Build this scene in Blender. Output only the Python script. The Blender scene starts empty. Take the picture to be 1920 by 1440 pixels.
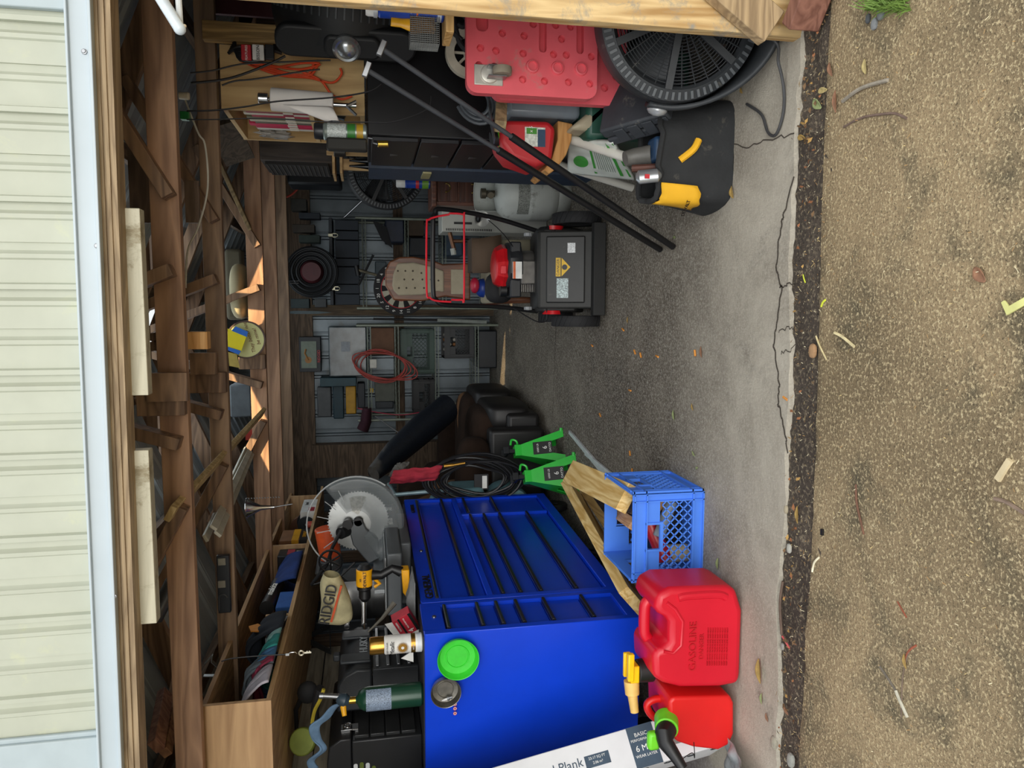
import bpy, bmesh, math, random
from mathutils import Vector, Matrix, noise
random.seed(7)
SC = bpy.context.scene
COL = SC.collection
V = Vector
# ---------------- camera (the photograph is a portrait frame lying on its side) ----------------
FPX, CH, PITCH, YAW, ROLL = 1400.0, 1.21, math.radians(10.9), math.radians(5.8), 0.018
FW = V((-math.sin(YAW)*math.cos(PITCH), math.cos(YAW)*math.cos(PITCH), -math.sin(PITCH)))
_r = V((math.cos(YAW), math.sin(YAW), 0)); _u = _r.cross(FW)
RT = math.cos(ROLL)*_r - math.sin(ROLL)*_u
UP = math.sin(ROLL)*_r + math.cos(ROLL)*_u
CP = V((0, 0, CH))
cam = bpy.data.cameras.new('camera'); camo = bpy.data.objects.new('camera', cam); COL.objects.link(camo)
cam.sensor_width = 36; cam.lens = FPX/1920*36; cam.clip_start = 0.05
mx = Matrix((-UP, RT, -FW)).transposed().to_4x4(); mx.translation = CP
camo.matrix_world = mx; SC.camera = camo
def at(x, y, X=None, Y=None, Z=None):
    """point of the place seen at a spot of the photo, at a known depth / side / height"""
    d = FW + RT*((720-y)/FPX) - UP*((x-960)/FPX)
    if X is not None: t = X/d.x
    elif Y is not None: t = Y/d.y
    else: t = (Z-CH)/d.z
    return CP + d*t
# ---------------- world, lamps, exposure ----------------
SC.view_settings.view_transform = 'Standard'; SC.view_settings.look = 'None'
SC.view_settings.gamma = 1; SC.view_settings.use_curve_mapping = False
SC.view_settings.exposure = 0.0
w = bpy.data.worlds.new('sky'); SC.world = w; w.use_nodes = True
nt = w.node_tree; bg = nt.nodes['Background']
tc = nt.nodes.new('ShaderNodeTexCoord'); sx = nt.nodes.new('ShaderNodeSeparateXYZ'); cr = nt.nodes.new('ShaderNodeValToRGB')
nt.links.new(tc.outputs['Generated'], sx.inputs[0]); nt.links.new(sx.outputs['Z'], cr.inputs[0]); nt.links.new(cr.outputs[0], bg.inputs[0])
cr.color_ramp.elements[0].color = (0.30, 0.31, 0.30, 1); cr.color_ramp.elements[1].color = (0.95, 0.98, 1.0, 1); cr.color_ramp.elements[1].position = .75
bg.inputs[1].default_value = 1.75
def lamp(name, kind, loc, aim, energy, color=(1, 1, 1), size=1.0, sy=None, **k):
    l = bpy.data.lights.new(name, kind); o = bpy.data.objects.new(name, l); COL.objects.link(o)
    l.energy = energy; l.color = color
    if kind == 'AREA':
        l.size = size
        if sy: l.shape = 'RECTANGLE'; l.size_y = sy
    if kind == 'SPOT':
        l.shadow_soft_size = size; l.spot_size = k.get('cone', .5); l.spot_blend = k.get('blend', .1)
    if kind == 'SUN': l.angle = size
    o.location = loc; o.rotation_euler = (V(aim)-V(loc)).to_track_quat('-Z', 'Y').to_euler()
    return o
lamp('yard_fill', 'AREA', (0.4, -6.0, 2.6), (-0.2, 5.0, 0.9), 520, (1, .985, .95), 7.0, 4.0)  # broad fill lamp added behind the camera to lift the shed interior
lamp('sun_through_roof_gap', 'SPOT', (0.35, -0.25, 5.8), (-0.30, 4.33, 1.81), 5200, (1, .74, .42), .02, cone=.34, blend=.1)
lamp('shed_ceiling_fill', 'AREA', (-0.2, 4.9, 2.35), (-0.2, 4.9, 0), 33, (.84, .94, 1), 2.4, 3.6)  # unseen fill panel added under the roof to brighten the back
# ---------------- materials ----------------
def lin(h):
    if isinstance(h, tuple): return (h[0], h[1], h[2], 1)
    h = h.lstrip('#'); c = [int(h[i:i+2], 16)/255 for i in (0, 2, 4)]
    return tuple((x/12.92 if x <= .04045 else ((x+.055)/1.055)**2.4) for x in c)+(1,)
MATS = {}
def newmat(name):
    m = bpy.data.materials.new(name); m.use_nodes = True
    return m, m.node_tree, m.node_tree.nodes['Principled BSDF']
def coords(nt, scale, kind='Object'):
    t = nt.nodes.new('ShaderNodeTexCoord'); mp = nt.nodes.new('ShaderNodeMapping')
    nt.links.new(t.outputs[kind], mp.inputs[0]); mp.inputs['Scale'].default_value = scale
    return mp.outputs[0]
def ntex(nt, vec, scale, detail=3, rough=.55, dist=0):
    n = nt.nodes.new('ShaderNodeTexNoise'); nt.links.new(vec, n.inputs['Vector'])
    n.inputs['Scale'].default_value = scale; n.inputs['Detail'].default_value = detail
    n.inputs['Roughness'].default_value = rough; n.inputs['Distortion'].default_value = dist
    return n.outputs[0]
def ramp(nt, fac, stops):
    r = nt.nodes.new('ShaderNodeValToRGB'); nt.links.new(fac, r.inputs[0])
    e = r.color_ramp.elements
    while len(e) < len(stops): e.new(.5)
    for k, (p, c) in enumerate(stops): e[k].position = p; e[k].color = lin(c) if not isinstance(c, float) else (c, c, c, 1)
    return r.outputs[0]
def mixc(nt, fac, a, b):
    m = nt.nodes.new('ShaderNodeMix'); m.data_type = 'RGBA'
    for s, v in ((0, fac), (6, a), (7, b)):
        if hasattr(v, 'links') or hasattr(v, 'is_linked'): nt.links.new(v, m.inputs[s])
        else: m.inputs[s].default_value = v if s == 0 else lin(v)
    return m.outputs[2]
def bump(nt, p, h, strength, dist=.004):
    b = nt.nodes.new('ShaderNodeBump'); b.inputs['Strength'].default_value = strength; b.inputs['Distance'].default_value = dist
    nt.links.new(h, b.inputs['Height']); nt.links.new(b.outputs[0], p.inputs['Normal'])
def M(hexc, rough=.5, metal=0., var=.12, scale=18, dirt=None, damt=.5, bmp=0., spec=.5, alpha=1., trans=0., emit=0.):
    key = (hexc, rough, metal, var, scale, dirt, damt, bmp, spec, alpha, trans, emit)
    if key in MATS: return MATS[key]
    m, nt, p = newmat('paint_%s' % hexc.strip('#'))
    c = lin(hexc); v = coords(nt, (1, 1, 1)); n = ntex(nt, v, scale, 4)
    a = tuple(max(0, x*(1-var)) for x in c[:3]); b = tuple(min(1, x*(1+var)) for x in c[:3])
    col = ramp(nt, n, [(.35, a), (.65, b)])
    if dirt:
        n2 = ntex(nt, v, scale*.6+3, 8, .7, .3)
        f = ramp(nt, n2, [(.68-damt*.35, 0.0), (.78-damt*.2, 1.0)])
        col = mixc(nt, f, col, dirt)
    nt.links.new(col, p.inputs['Base Color'])
    p.inputs['Roughness'].default_value = rough; p.inputs['Metallic'].default_value = metal
    p.inputs['Specular IOR Level'].default_value = spec
    if bmp: bump(nt, p, ntex(nt, v, scale*6, 4), bmp)
    if alpha < 1: p.inputs['Alpha'].default_value = alpha
    if trans: p.inputs['Transmission Weight'].default_value = trans
    if emit:
        nt.links.new(col, p.inputs['Emission Color']); p.inputs['Emission Strength'].default_value = emit
    MATS[key] = m; return m
def WOOD(c1, c2, axis='Z', scale=1., rough=.7, ring=5., dirt=None):
    key = ('wood', c1, c2, axis, scale, rough, ring, dirt)
    if key in MATS: return MATS[key]
    m, nt, p = newmat('wood_%s' % c1.strip('#'))
    s = [9*scale]*3; s['XYZ'.index(axis)] = .9*scale
    v = coords(nt, s)
    n1 = ntex(nt, v, 1.3, 3, .5, .6)
    wv = nt.nodes.new('ShaderNodeMath'); wv.operation = 'MULTIPLY'; nt.links.new(n1, wv.inputs[0]); wv.inputs[1].default_value = ring*3
    fr = nt.nodes.new('ShaderNodeMath'); fr.operation = 'PINGPONG'; nt.links.new(wv.outputs[0], fr.inputs[0]); fr.inputs[1].default_value = 1.
    n2 = ntex(nt, v, 9, 6, .65)
    ad = nt.nodes.new('ShaderNodeMath'); ad.operation = 'ADD'; nt.links.new(fr.outputs[0], ad.inputs[0]); nt.links.new(n2, ad.inputs[1])
    dv = nt.nodes.new('ShaderNodeMath'); dv.operation = 'MULTIPLY'; nt.links.new(ad.outputs[0], dv.inputs[0]); dv.inputs[1].default_value = .5
    col = ramp(nt, dv.outputs[0], [(.25, c1), (.8, c2)])
    if dirt:
        f = ramp(nt, ntex(nt, coords(nt, (4, 4, 4)), 2.2, 8, .75, .4), [(.52, 0.0), (.66, 1.0)])
        col = mixc(nt, f, col, dirt)
    nt.links.new(col, p.inputs['Base Color']); p.inputs['Roughness'].default_value = rough
    bump(nt, p, dv.outputs[0], .35, .003)
    MATS[key] = m; return m
def speckle(name, base, lights, darks, patch, sc1=60, rough=.9, bs=.6, bd=.006):
    m, nt, p = newmat(name); v = coords(nt, (1, 1, 1))
    n0 = ntex(nt, v, 1.6, 5, .6, .3); col = ramp(nt, n0, [(.35, base[0]), (.62, base[1])])
    n3 = ntex(nt, v, 3.3, 6, .7, .5); col = mixc(nt, ramp(nt, n3, [(.50, 0.0), (.66, .8)]), col, patch)
    n1 = ntex(nt, v, sc1, 4, .7); col = mixc(nt, ramp(nt, n1, [(.52, 0.0), (.62, .75)]), col, lights)
    n2 = ntex(nt, v, sc1*1.5, 4, .7); col = mixc(nt, ramp(nt, n2, [(.54, 0.0), (.64, .7)]), col, darks)
    nt.links.new(col, p.inputs['Base Color']); p.inputs['Roughness'].default_value = rough
    mul = nt.nodes.new('ShaderNodeMath'); mul.operation = 'ADD'; nt.links.new(n1, mul.inputs[0]); nt.links.new(n3, mul.inputs[1])
    bump(nt, p, mul.outputs[0], bs, bd); return m
# ---------------- mesh builder ----------------
WM = {}
def frame(o, u, v):
    """matrix whose local x,y,z are u, v, u x v"""
    u = V(u).normalized(); v = V(v); v = (v-u*v.dot(u)).normalized(); n = u.cross(v)
    m = Matrix((u, v, n)).transposed().to_4x4(); m.translation = V(o); return m
FRONT = lambda o: frame(o, (1, 0, 0), (0, 0, 1))      # faces the yard (-Y)
RIGHTF = lambda o: frame(o, (0, 1, 0), (0, 0, 1))     # faces +X
class MB:
    def __init__(s, M0=None): s.bm = bmesh.new(); s.M = M0 or Matrix(); s.k = 0; s.U = []
    def _v(s, p): return s.bm.verts.new(s.M @ V(p))
    def _f(s, vs):
        try: f = s.bm.faces.new(vs); f.material_index = s.k; return f
        except ValueError: return None
    def box(s, a, b, bev=0):
        x0, x1 = sorted((a[0], b[0])); y0, y1 = sorted((a[1], b[1])); z0, z1 = sorted((a[2], b[2]))
        v = [s._v((x, y, z)) for x in (x0, x1) for y in (y0, y1) for z in (z0, z1)]
        for q in ((0, 1, 3, 2), (4, 6, 7, 5), (0, 4, 5, 1), (2, 3, 7, 6), (0, 2, 6, 4), (1, 5, 7, 3)): s._f([v[i] for i in q])
        return s
    def bar(s, p0, p1, w, h, up=(0, 0, 1)):
        p0, p1 = V(p0), V(p1); d = (p1-p0).normalized(); up = V(up)
        if abs(d.dot(up)) > .98: up = V((0, 1, 0))
        a = d.cross(up).normalized(); b = a.cross(d)
        r = [s._v(p+a*i*w/2+b*j*h/2) for p in (p0, p1) for i, j in ((-1, -1), (1, -1), (1, 1), (-1, 1))]
        for q in ((0, 1, 2, 3), (7, 6, 5, 4), (0, 4, 5, 1), (1, 5, 6, 2), (2, 6, 7, 3), (3, 7, 4, 0)): s._f([r[i] for i in q])
        return s
    def tube(s, pts, r, n=8, closed=False, flat=1.):
        pts = [V(p) for p in pts]; N = len(pts); rings = []; prev = None
        for i, p in enumerate(pts):
            if closed: t = pts[(i+1) % N]-pts[i-1]
            else: t = pts[min(i+1, N-1)]-pts[max(i-1, 0)]
            t = t.normalized() if t.length > 1e-9 else V((0, 0, 1))
            if prev is None:
                a = t.cross(V((0, 0, 1)));  a = a if a.length > .1 else t.cross(V((0, 1, 0))); a.normalize()
            else:
                a = prev-t*prev.dot(t); a = a.normalized() if a.length > 1e-6 else prev
            prev = a; b = t.cross(a); rr = r[i] if isinstance(r, (list, tuple)) else r
            rings.append([s._v(p+a*math.cos(2*math.pi*k/n)*rr+b*math.sin(2*math.pi*k/n)*rr*flat) for k in range(n)])
        for i in range(N if closed else N-1):
            A, B = rings[i], rings[(i+1) % N]
            for k in range(n): s._f([A[k], A[(k+1) % n], B[(k+1) % n], B[k]])
        if not closed: s._f(rings[0][::-1]); s._f(rings[-1])
        return s
    def cyl(s, p0, p1, r0, r1=None, n=20): return s.tube([p0, p1], [r0, r0 if r1 is None else r1], n)
    def lathe(s, prof, o=(0, 0, 0), ax=(0, 0, 1), n=32, a0=0, a1=None):
        ax = V(ax).normalized(); q = V((1, 0, 0)) if abs(ax.x) < .9 else V((0, 1, 0))
        a = (q-ax*q.dot(ax)).normalized(); b = ax.cross(a); o = V(o); full = a1 is None
        m = n if full else n+1; rings = []
        for (r, h) in prof:
            if r < 1e-6 and full: rings.append([s._v(o+ax*h)]*m); continue
            rings.append([s._v(o+ax*h+(a*math.cos(t)+b*math.sin(t))*r) for t in [(a0+(2*math.pi if full else a1-a0)*k/n) for k in range(m)]])
        for A, B in zip(rings, rings[1:]):
            for k in range(n):
                k2 = (k+1) % m if full else k+1
                vs = []
                for x in (A[k], A[k2], B[k2], B[k]):
                    if x not in vs: vs.append(x)
                if len(vs) > 2: s._f(vs)
        return s
    def prism(s, poly, t0, t1, F=None):
        """polygon in the local xy plane of frame F, thickness from t0 to t1 along its normal"""
        F = F or Matrix(); n = len(poly)
        A = [s._v(F @ V((p[0], p[1], t0))) for p in poly]; B = [s._v(F @ V((p[0], p[1], t1))) for p in poly]
        s._f(A[::-1]); s._f(B)
        for i in range(n): s._f([A[i], A[(i+1) % n], B[(i+1) % n], B[i]])
        return s
    def grid(s, fn, nu, nv, closeu=False):
        g = [[s._v(fn(i/nu, j/nv)) for j in range(nv+1)] for i in range(nu+(0 if closeu else 1))]
        for i in range(nu):
            i2 = (i+1) % len(g)
            for j in range(nv): s._f([g[i][j], g[i2][j], g[i2][j+1], g[i][j+1]])
        return s
    def ball(s, c, r, n=16, e=1.):
        c = V(c); r = V((r, r, r)) if not hasattr(r, '__len__') else V(r)
        def f(u, v):
            th, ph = u*2*math.pi, (v-.5)*math.pi
            sg = lambda q: math.copysign(abs(q)**e, q)
            return c+V((sg(math.cos(th))*sg(math.cos(ph))*r.x, sg(math.sin(th))*sg(math.cos(ph))*r.y, sg(math.sin(ph))*r.z))
        return s.grid(f, n, max(6, n//2), True)
    def text(s, body, F, size=.03, depth=.0008, align='CENTER', sx=1., shear=0.):
        cu = bpy.data.curves.new('t', 'FONT'); cu.body = body; cu.size = size; cu.align_x = align; cu.align_y = 'CENTER'; cu.extrude = depth; cu.shear = shear
        cu.resolution_u = 3
        ob = bpy.data.objects.new('t', cu); me = bpy.data.meshes.new_from_object(ob)
        vs = [s._v(F @ V((v.co.x*sx, v.co.y, v.co.z+depth))) for v in me.vertices]
        for p in me.polygons: s._f([vs[i] for i in p.vertices])
        bpy.data.meshes.remove(me); bpy.data.objects.remove(ob); bpy.data.curves.remove(cu)
        return s
    def build(s, name, mats, parent=None, world=False, bev=0, smooth=35, sub=0, solid=0, label=None, cat=None, group=None, kind=None, seg=2):
        bm = s.bm; bmesh.ops.remove_doubles(bm, verts=bm.verts, dist=1e-6)
        if not solid: bmesh.ops.recalc_face_normals(bm, faces=bm.faces)
        me = bpy.data.meshes.new(name); loc = V((0, 0, 0))
        if parent is not None:
            if world: bmesh.ops.transform(bm, matrix=WM.get(parent.name, Matrix()).inverted(), verts=bm.verts)
        elif bm.verts:
            xs = [v.co for v in bm.verts]
            loc = V(((min(c.x for c in xs)+max(c.x for c in xs))/2, (min(c.y for c in xs)+max(c.y for c in xs))/2, min(c.z for c in xs)))
            bmesh.ops.translate(bm, vec=-loc, verts=bm.verts)
        bm.to_mesh(me); bm.free()
        for m in (mats if isinstance(mats, (list, tuple)) else [mats]): me.materials.append(m)
        o = bpy.data.objects.new(name, me); COL.objects.link(o); o.location = loc
        if parent is not None: o.parent = parent; WM[o.name] = WM.get(parent.name, Matrix())
        else: WM[o.name] = Matrix.Translation(loc)
        if smooth:
            me.polygons.foreach_set('use_smooth', [True]*len(me.polygons)); me.set_sharp_from_angle(angle=math.radians(smooth))
        if solid: md = o.modifiers.new('solid', 'SOLIDIFY'); md.thickness = solid; md.offset = 0
        if bev: md = o.modifiers.new('bevel', 'BEVEL'); md.width = bev; md.segments = seg; md.limit_method = 'ANGLE'; md.angle_limit = math.radians(40); md.use_clamp_overlap = True
        if sub: md = o.modifiers.new('sub', 'SUBSURF'); md.levels = sub; md.render_levels = sub
        if label: o['label'] = label
        if cat: o['category'] = cat
        if group: o['group'] = group
        if kind: o['kind'] = kind
        return o
def thing(name, label, cat, loc=(0, 0, 0), rot=(0, 0, 0), group=None, mat4=None):
    o = bpy.data.objects.new(name, None); COL.objects.link(o); o.empty_display_size = .05
    if mat4 is not None: o.matrix_world = mat4; WM[o.name] = mat4.copy()
    else:
        o.location = loc; o.rotation_euler = rot
        from mathutils import Euler
        WM[o.name] = Matrix.Translation(V(loc)) @ Euler(rot).to_matrix().to_4x4()
    o['label'] = label; o['category'] = cat
    if group: o['group'] = group
    return o
def dup(o, loc=None, rot=None, label=None, mat4=None, group=None):
    def cp(x, par):
        c = x.copy(); COL.objects.link(c); c.parent = par
        for h in [q for q in bpy.data.objects if q.parent == x]: cp(h, c)
        return c
    kids = [q for q in bpy.data.objects if q.parent == o]
    r = o.copy(); COL.objects.link(r)
    for h in kids: cp(h, r)
    if loc is not None: r.location = loc
    if rot is not None: r.rotation_euler = rot
    if mat4 is not None: r.matrix_world = mat4
    if label: r['label'] = label
    if group: r['group'] = group
    return r
def arc(c, r, a0, a1, n, u=(1, 0, 0), v=(0, 0, 1)):
    c, u, v = V(c), V(u), V(v)
    return [c+u*r*math.cos(math.radians(a0+(a1-a0)*i/n))+v*r*math.sin(math.radians(a0+(a1-a0)*i/n)) for i in range(n+1)]
def spl(pts, n=8, closed=False):
    P_ = [V(p) for p in pts]; out = []; N = len(P_)
    for i in range(N if closed else N-1):
        g = lambda k: P_[k % N] if closed else P_[min(max(k, 0), N-1)]
        a, b, c, d = g(i-1), g(i), g(i+1), g(i+2)
        for j in range(n):
            t = j/n; out.append(.5*((2*b)+(c-a)*t+(2*a-5*b+4*c-d)*t*t+(3*b-a-3*c+d)*t*t*t))
    if not closed: out.append(P_[-1])
    return out
def rrect(w, h, r, n=4, cx=0, cy=0):
    o = []
    for (x, y, a) in ((w/2-r, h/2-r, 0), (-w/2+r, h/2-r, 90), (-w/2+r, -h/2+r, 180), (w/2-r, -h/2+r, 270)):
        for k in range(n+1): t = math.radians(a+90*k/n); o.append((cx+x+r*math.cos(t), cy+y+r*math.sin(t)))
    return o
def pbox(mb, x0, y0, x1, y1, Y, dep):
    """box whose yard-facing face spans photo corners (x0,y0)-(x1,y1) at depth Y"""
    a, b = at(x0, y0, Y=Y), at(x1, y1, Y=Y); mb.box((a.x, Y, a.z), (b.x, Y+dep, b.z)); return mb
BLK = M('#141416', .45); BLKM = M('#1b1b1d', .75, bmp=.2); CHROME = M('#c8c8c8', .18, 1.0, .05); STEEL = M('#8e9093', .35, .9); WHT = M('#e6e6e2', .5); DGREY = M('#3a3d42', .55)
# ---------------- the setting ----------------
def structure(o): o['kind'] = 'structure'; return o
# concrete slab
m, nt, p = newmat('concrete'); v = coords(nt, (1, 1, 1))
n0 = ntex(nt, v, 1.7, 9, .7, .8); col = ramp(nt, n0, [(.30, '#3d342b'), (.46, '#5c5145'), (.56, '#6f6558'), (.72, '#8a8072')])
col = mixc(nt, ramp(nt, ntex(nt, v, 70, 5, .75), [(.53, 0.0), (.66, .7)]), col, '#c6c0b2')
col = mixc(nt, ramp(nt, ntex(nt, v, 95, 5, .75), [(.55, 0.0), (.68, .7)]), col, '#4d4842')
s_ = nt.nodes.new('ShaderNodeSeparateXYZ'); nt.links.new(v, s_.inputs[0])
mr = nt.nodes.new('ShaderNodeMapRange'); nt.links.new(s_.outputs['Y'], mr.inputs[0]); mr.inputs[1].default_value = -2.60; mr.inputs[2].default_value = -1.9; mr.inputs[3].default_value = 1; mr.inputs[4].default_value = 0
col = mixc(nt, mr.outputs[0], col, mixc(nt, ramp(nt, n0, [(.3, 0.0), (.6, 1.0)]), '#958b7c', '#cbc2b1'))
f2 = ramp(nt, ntex(nt, v, 2.7, 9, .75, .5), [(.56, 0.0), (.7, .55)]); col = mixc(nt, f2, col, '#5b534a')
col = mixc(nt, ramp(nt, ntex(nt, v, 150, 3, .8), [(.50, 0.0), (.60, .55)]), col, '#cfc8b8')
nt.links.new(col, p.inputs['Base Color']); p.inputs['Roughness'].default_value = .85
bump(nt, p, ntex(nt, v, 60, 10, .8), 1., .008); CONC = m
def slab_edge(x):
    return 1.985+.012*math.sin(x*5.1)+.02*noise.noise(V((x*4, 3, 0)))+.012*noise.noise(V((x*17, 9, 0)))-.02*max(0, -x)/1.5
mb = MB(); N = 150; top = []; bot = []; far = []
for i in range(N+1):
    x = -2.4+4.6*i/N; e = slab_edge(x); top.append(mb._v((x, e+.012, 0))); bot.append(mb._v((x, e-.008, -.07))); far.append(mb._v((x, 7.6, 0)))
for i in range(N):
    mb._f([top[i], top[i+1], far[i+1], far[i]]); mb._f([bot[i], bot[i+1], top[i+1], top[i]])
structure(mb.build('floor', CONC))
# cracks and control joints scored in the slab
mb = MB()
def strip(pts, wd, z=.0012):
    for a, b in zip(pts, pts[1:]):
        d = (b-a).normalized(); n_ = V((-d.y, d.x, 0))*wd/2
        mb._f([mb._v(a+n_+V((0, 0, z))), mb._v(b+n_+V((0, 0, z))), mb._v(b-n_+V((0, 0, z))), mb._v(a-n_+V((0, 0, z)))])
def crackline(pp, wd=.004):
    P_ = [at(x, y, Z=0) for x, y in pp]; out = []
    for a, b in zip(P_, P_[1:]):
        for k in range(6): t = k/6; q = a.lerp(b, t); out.append(q+V((random.uniform(-.006, .006), random.uniform(-.006, .006), 0)))
    strip(out+[P_[-1]], wd)
crackline([(1488, 330), (1470, 400), (1462, 440), (1455, 500), (1466, 540), (1458, 600), (1452, 650), (1462, 720), (1460, 760), (1470, 800), (1478, 850)], .007)
crackline([(1350, 262), (1400, 275), (1440, 262), (1490, 250)], .004)
crackline([(1462, 540), (1475, 535), (1490, 530), (1500, 520)], .004); crackline([(1460, 622), (1480, 614), (1492, 618)], .003); crackline([(1464, 662), (1485, 656), (1496, 640)], .003)
strip([at(1043, 600, Z=0), at(1036, 790, Z=0)], .006); strip([at(1178, 560, Z=0), at(1170, 880, Z=0)], .003)
structure(mb.build('trim_1', M('#453d34', .95), smooth=0))
# soil strip and rough tan aggregate yard
SOIL = speckle('soil', ('#3b3129', '#4e443a'), '#8f816a', '#1e1813', '#5b5045', 80, .95, 1, .012)
mb = MB(); mb.grid(lambda u, v: V((-2.6+5.4*u, 1.80+.4*v, -.012+.010*noise.noise(V((u*60, v*6, 0)))+.006*noise.noise(V((u*220, v*20, 3))))), 260, 14)
structure(mb.build('ground', SOIL))
GRAV = speckle('aggregate', ('#7b6a4f', '#a08b6a'), '#d8c59c', '#33291a', '#4a4636', 130, .95, 1., .008)
def yedge(x): return 1.885+.01*math.sin(x*3)+.012*noise.noise(V((x*6, 1, 5)))
mb = MB()
def yf(u, v):
    x = -2.6+5.4*u; e = yedge(x); y = e-(1-v)*2.6 if v < 1 else e
    if u < .001: x = -8
    if u > .999: x = 8
    if v < .001: y = -9
    return V((x, y, -.006+.003*noise.noise(V((x*30, y*30, 0)))-(.02 if v > .995 else 0)))
mb.grid(yf, 160, 90); structure(mb.build('ground', GRAV))
# gable wall over the doorway: ribbed siding
SIDE = M('#b0b4a4', .45, var=.035, scale=9, dirt='#b9bda2', damt=.25)
mb = MB(); x = -1.072; prof = []; k = 0
while x < .689:
    prof += [(x, 0), (x+.052, 0), (x+.056, .005), (x+.066, .006), (x+.07, 0), (x+.075, -.004), (x+.093, -.005)]; x += .0935; k += 1
    if k % 2: prof += [(x, .010), (x+.012, .011), (x+.016, .0)]; x += .018
prof = [q for q in prof if q[0] <= .69]+[(.69, 0)]
za = lambda x: 1.895+.0305*(0.69-x)*.9/1.0
A = [mb._v((q[0], 1.985-q[1], 1.86)) for q in prof]; B = [mb._v((q[0], 1.985-q[1], 2.75)) for q in prof]
for i in range(len(prof)-1): mb._f([A[i], A[i+1], B[i+1], B[i]])
structure(mb.build('wall_front', SIDE, smooth=25))
TRIMW = M('#a9b6bb', .4, var=.03)
mb = MB()
for (a, b, n_) in ((.688, 1.3, 5), (-1.7, -1.07, 5)):
    for i in range(n_):
        x0 = a+(b-a)*i/n_; x1 = a+(b-a)*(i+1)/n_; mb.box((x0, 1.985, 1.86), (x1-.012, 1.965, 2.75)); mb.box((x1-.014, 1.985, 1.86), (x1, 1.974, 2.75))
structure(mb.build('trim_2', TRIMW, bev=.003))
# flashing under the siding, slightly out of level like the photographed one
FL = M('#b0bcc3', .32, var=.04, scale=4)
mb = MB()
zl = lambda x: 1.873-.0105*x
def plank(mb, xa, xb, ya, yb, h0, h1, n=1):
    for (q0, q1) in [(xa+(xb-xa)*i/n, xa+(xb-xa)*(i+1)/n) for i in range(n)]:
        v = [mb._v((x, y, zl(x)+h)) for x in (q0, q1) for y in (ya, yb) for h in (h0, h1)]
        for q in ((0, 1, 3, 2), (4, 6, 7, 5), (0, 4, 5, 1), (2, 3, 7, 6), (0, 2, 6, 4), (1, 5, 7, 3)): mb._f([v[i] for i in q])
plank(mb, -1.75, 1.3, 1.958, 2.0, -.038, .012); plank(mb, -1.75, 1.3, 1.948, 1.962, .008, .014)
plank(mb, -1.75, 1.3, 1.95, 1.96, -.042, -.034)
fl = structure(mb.build('trim_3', FL, bev=.0015))
for (px, py) in ((158, 97), (182, 461), (214, 1118)):
    c = at(px, py, Y=1.957); s2 = MB(); s2.lathe([(0, -.006), (.0038, -.006), (.0042, -.003), (.0062, -.0025), (.0066, .001)], c, (0, 1, 0), 12)
    s2.build('screw', STEEL, fl, world=True)
PLY = WOOD('#8a765c', '#b29c7c', 'X', 1.2)
mb = MB()
for k, (h0, h1, y) in enumerate(((-.046, -.038, 1.985), (-.051, -.046, 1.99), (-.060, -.051, 1.984), (-.064, -.060, 1.99), (-.074, -.064, 1.987))): plank(mb, -1.75, 1.3, y, 2.05, h0, h1)
structure(mb.build('trim_4', PLY))
# corrugated shell
TIN = M('#767f85', .42, .75, .12, 5, dirt='#6b6a66', damt=.25)
TINR = M('#6f7a83', .45, .6, .12, 5)
def corr(mb, o, u, v, L, Hh, pitch=.19):
    """ribbed sheet: ribs run along v, profile repeats along u"""
    o, u, v = V(o), V(u), V(v); n_ = u.cross(v).normalized(); x = 0; pr = []
    while x < L:
        pr += [(x, 0), (x+pitch*.42, 0), (x+pitch*.47, .012), (x+pitch*.56, .012), (x+pitch*.61, 0), (x+pitch*.74, 0), (x+pitch*.76, .004), (x+pitch*.8, .004), (x+pitch*.82, 0)]; x += pitch
    pr = [q for q in pr if q[0] < L]+[(L, 0)]
    A = [mb._v(o+u*q[0]+n_*q[1]) for q in pr]; B = [mb._v(o+u*q[0]+v*Hh+n_*q[1]) for q in pr]
    for i in range(len(pr)-1): mb._f([A[i], A[i+1], B[i+1], B[i]])
XL, XR, YB, ZE, XM, ZR = -2.08, 1.66, 7.45, 1.80, -.2, 2.62
mb = MB(); corr(mb, (XL, YB, 0), (1, 0, 0), (0, 0, 1), XR-XL, 2.7); structure(mb.build('wall_back', TIN, smooth=20))
mb = MB(); corr(mb, (XL, 2.0, 0), (0, 1, 0), (0, 0, 1), YB-2.0, 2.0); structure(mb.build('wall_left', TINR, smooth=20))
mb = MB(); corr(mb, (XR, YB, 0), (0, -1, 0), (0, 0, 1), YB-2.0, 2.0); structure(mb.build('wall_right', TINR, smooth=20))
mb = MB(); sl = V((XM-XL+.1, 0, ZR-ZE+.05)); L1 = sl.length; sl.normalize(); sr = V((XM-XR-.1, 0, ZR-ZE+.05)); L2 = sr.length; sr.normalize()
# front ridge slot added to shape the sun spot; rear gap shows daylight
gy0, gy1 = 3.42, 3.72
for (y0, y1, cl, cr_) in ((2.0, 3.44, 0, 0), (3.44, 3.575, .85, .62), (3.575, 5.2, 0, 0), (5.2, 5.62, .06, .40), (5.62, YB, 0, 0)):
    corr(mb, (XL-.1, y0, ZE), (0, 1, 0), sl, y1-y0, L1-cl); corr(mb, (XR+.1, y1, ZE), (0, -1, 0), sr, y1-y0, L2-cr_)
structure(mb.build('ceiling', M('#a3adb3', .5, .2, .1, 5), smooth=20))
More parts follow.
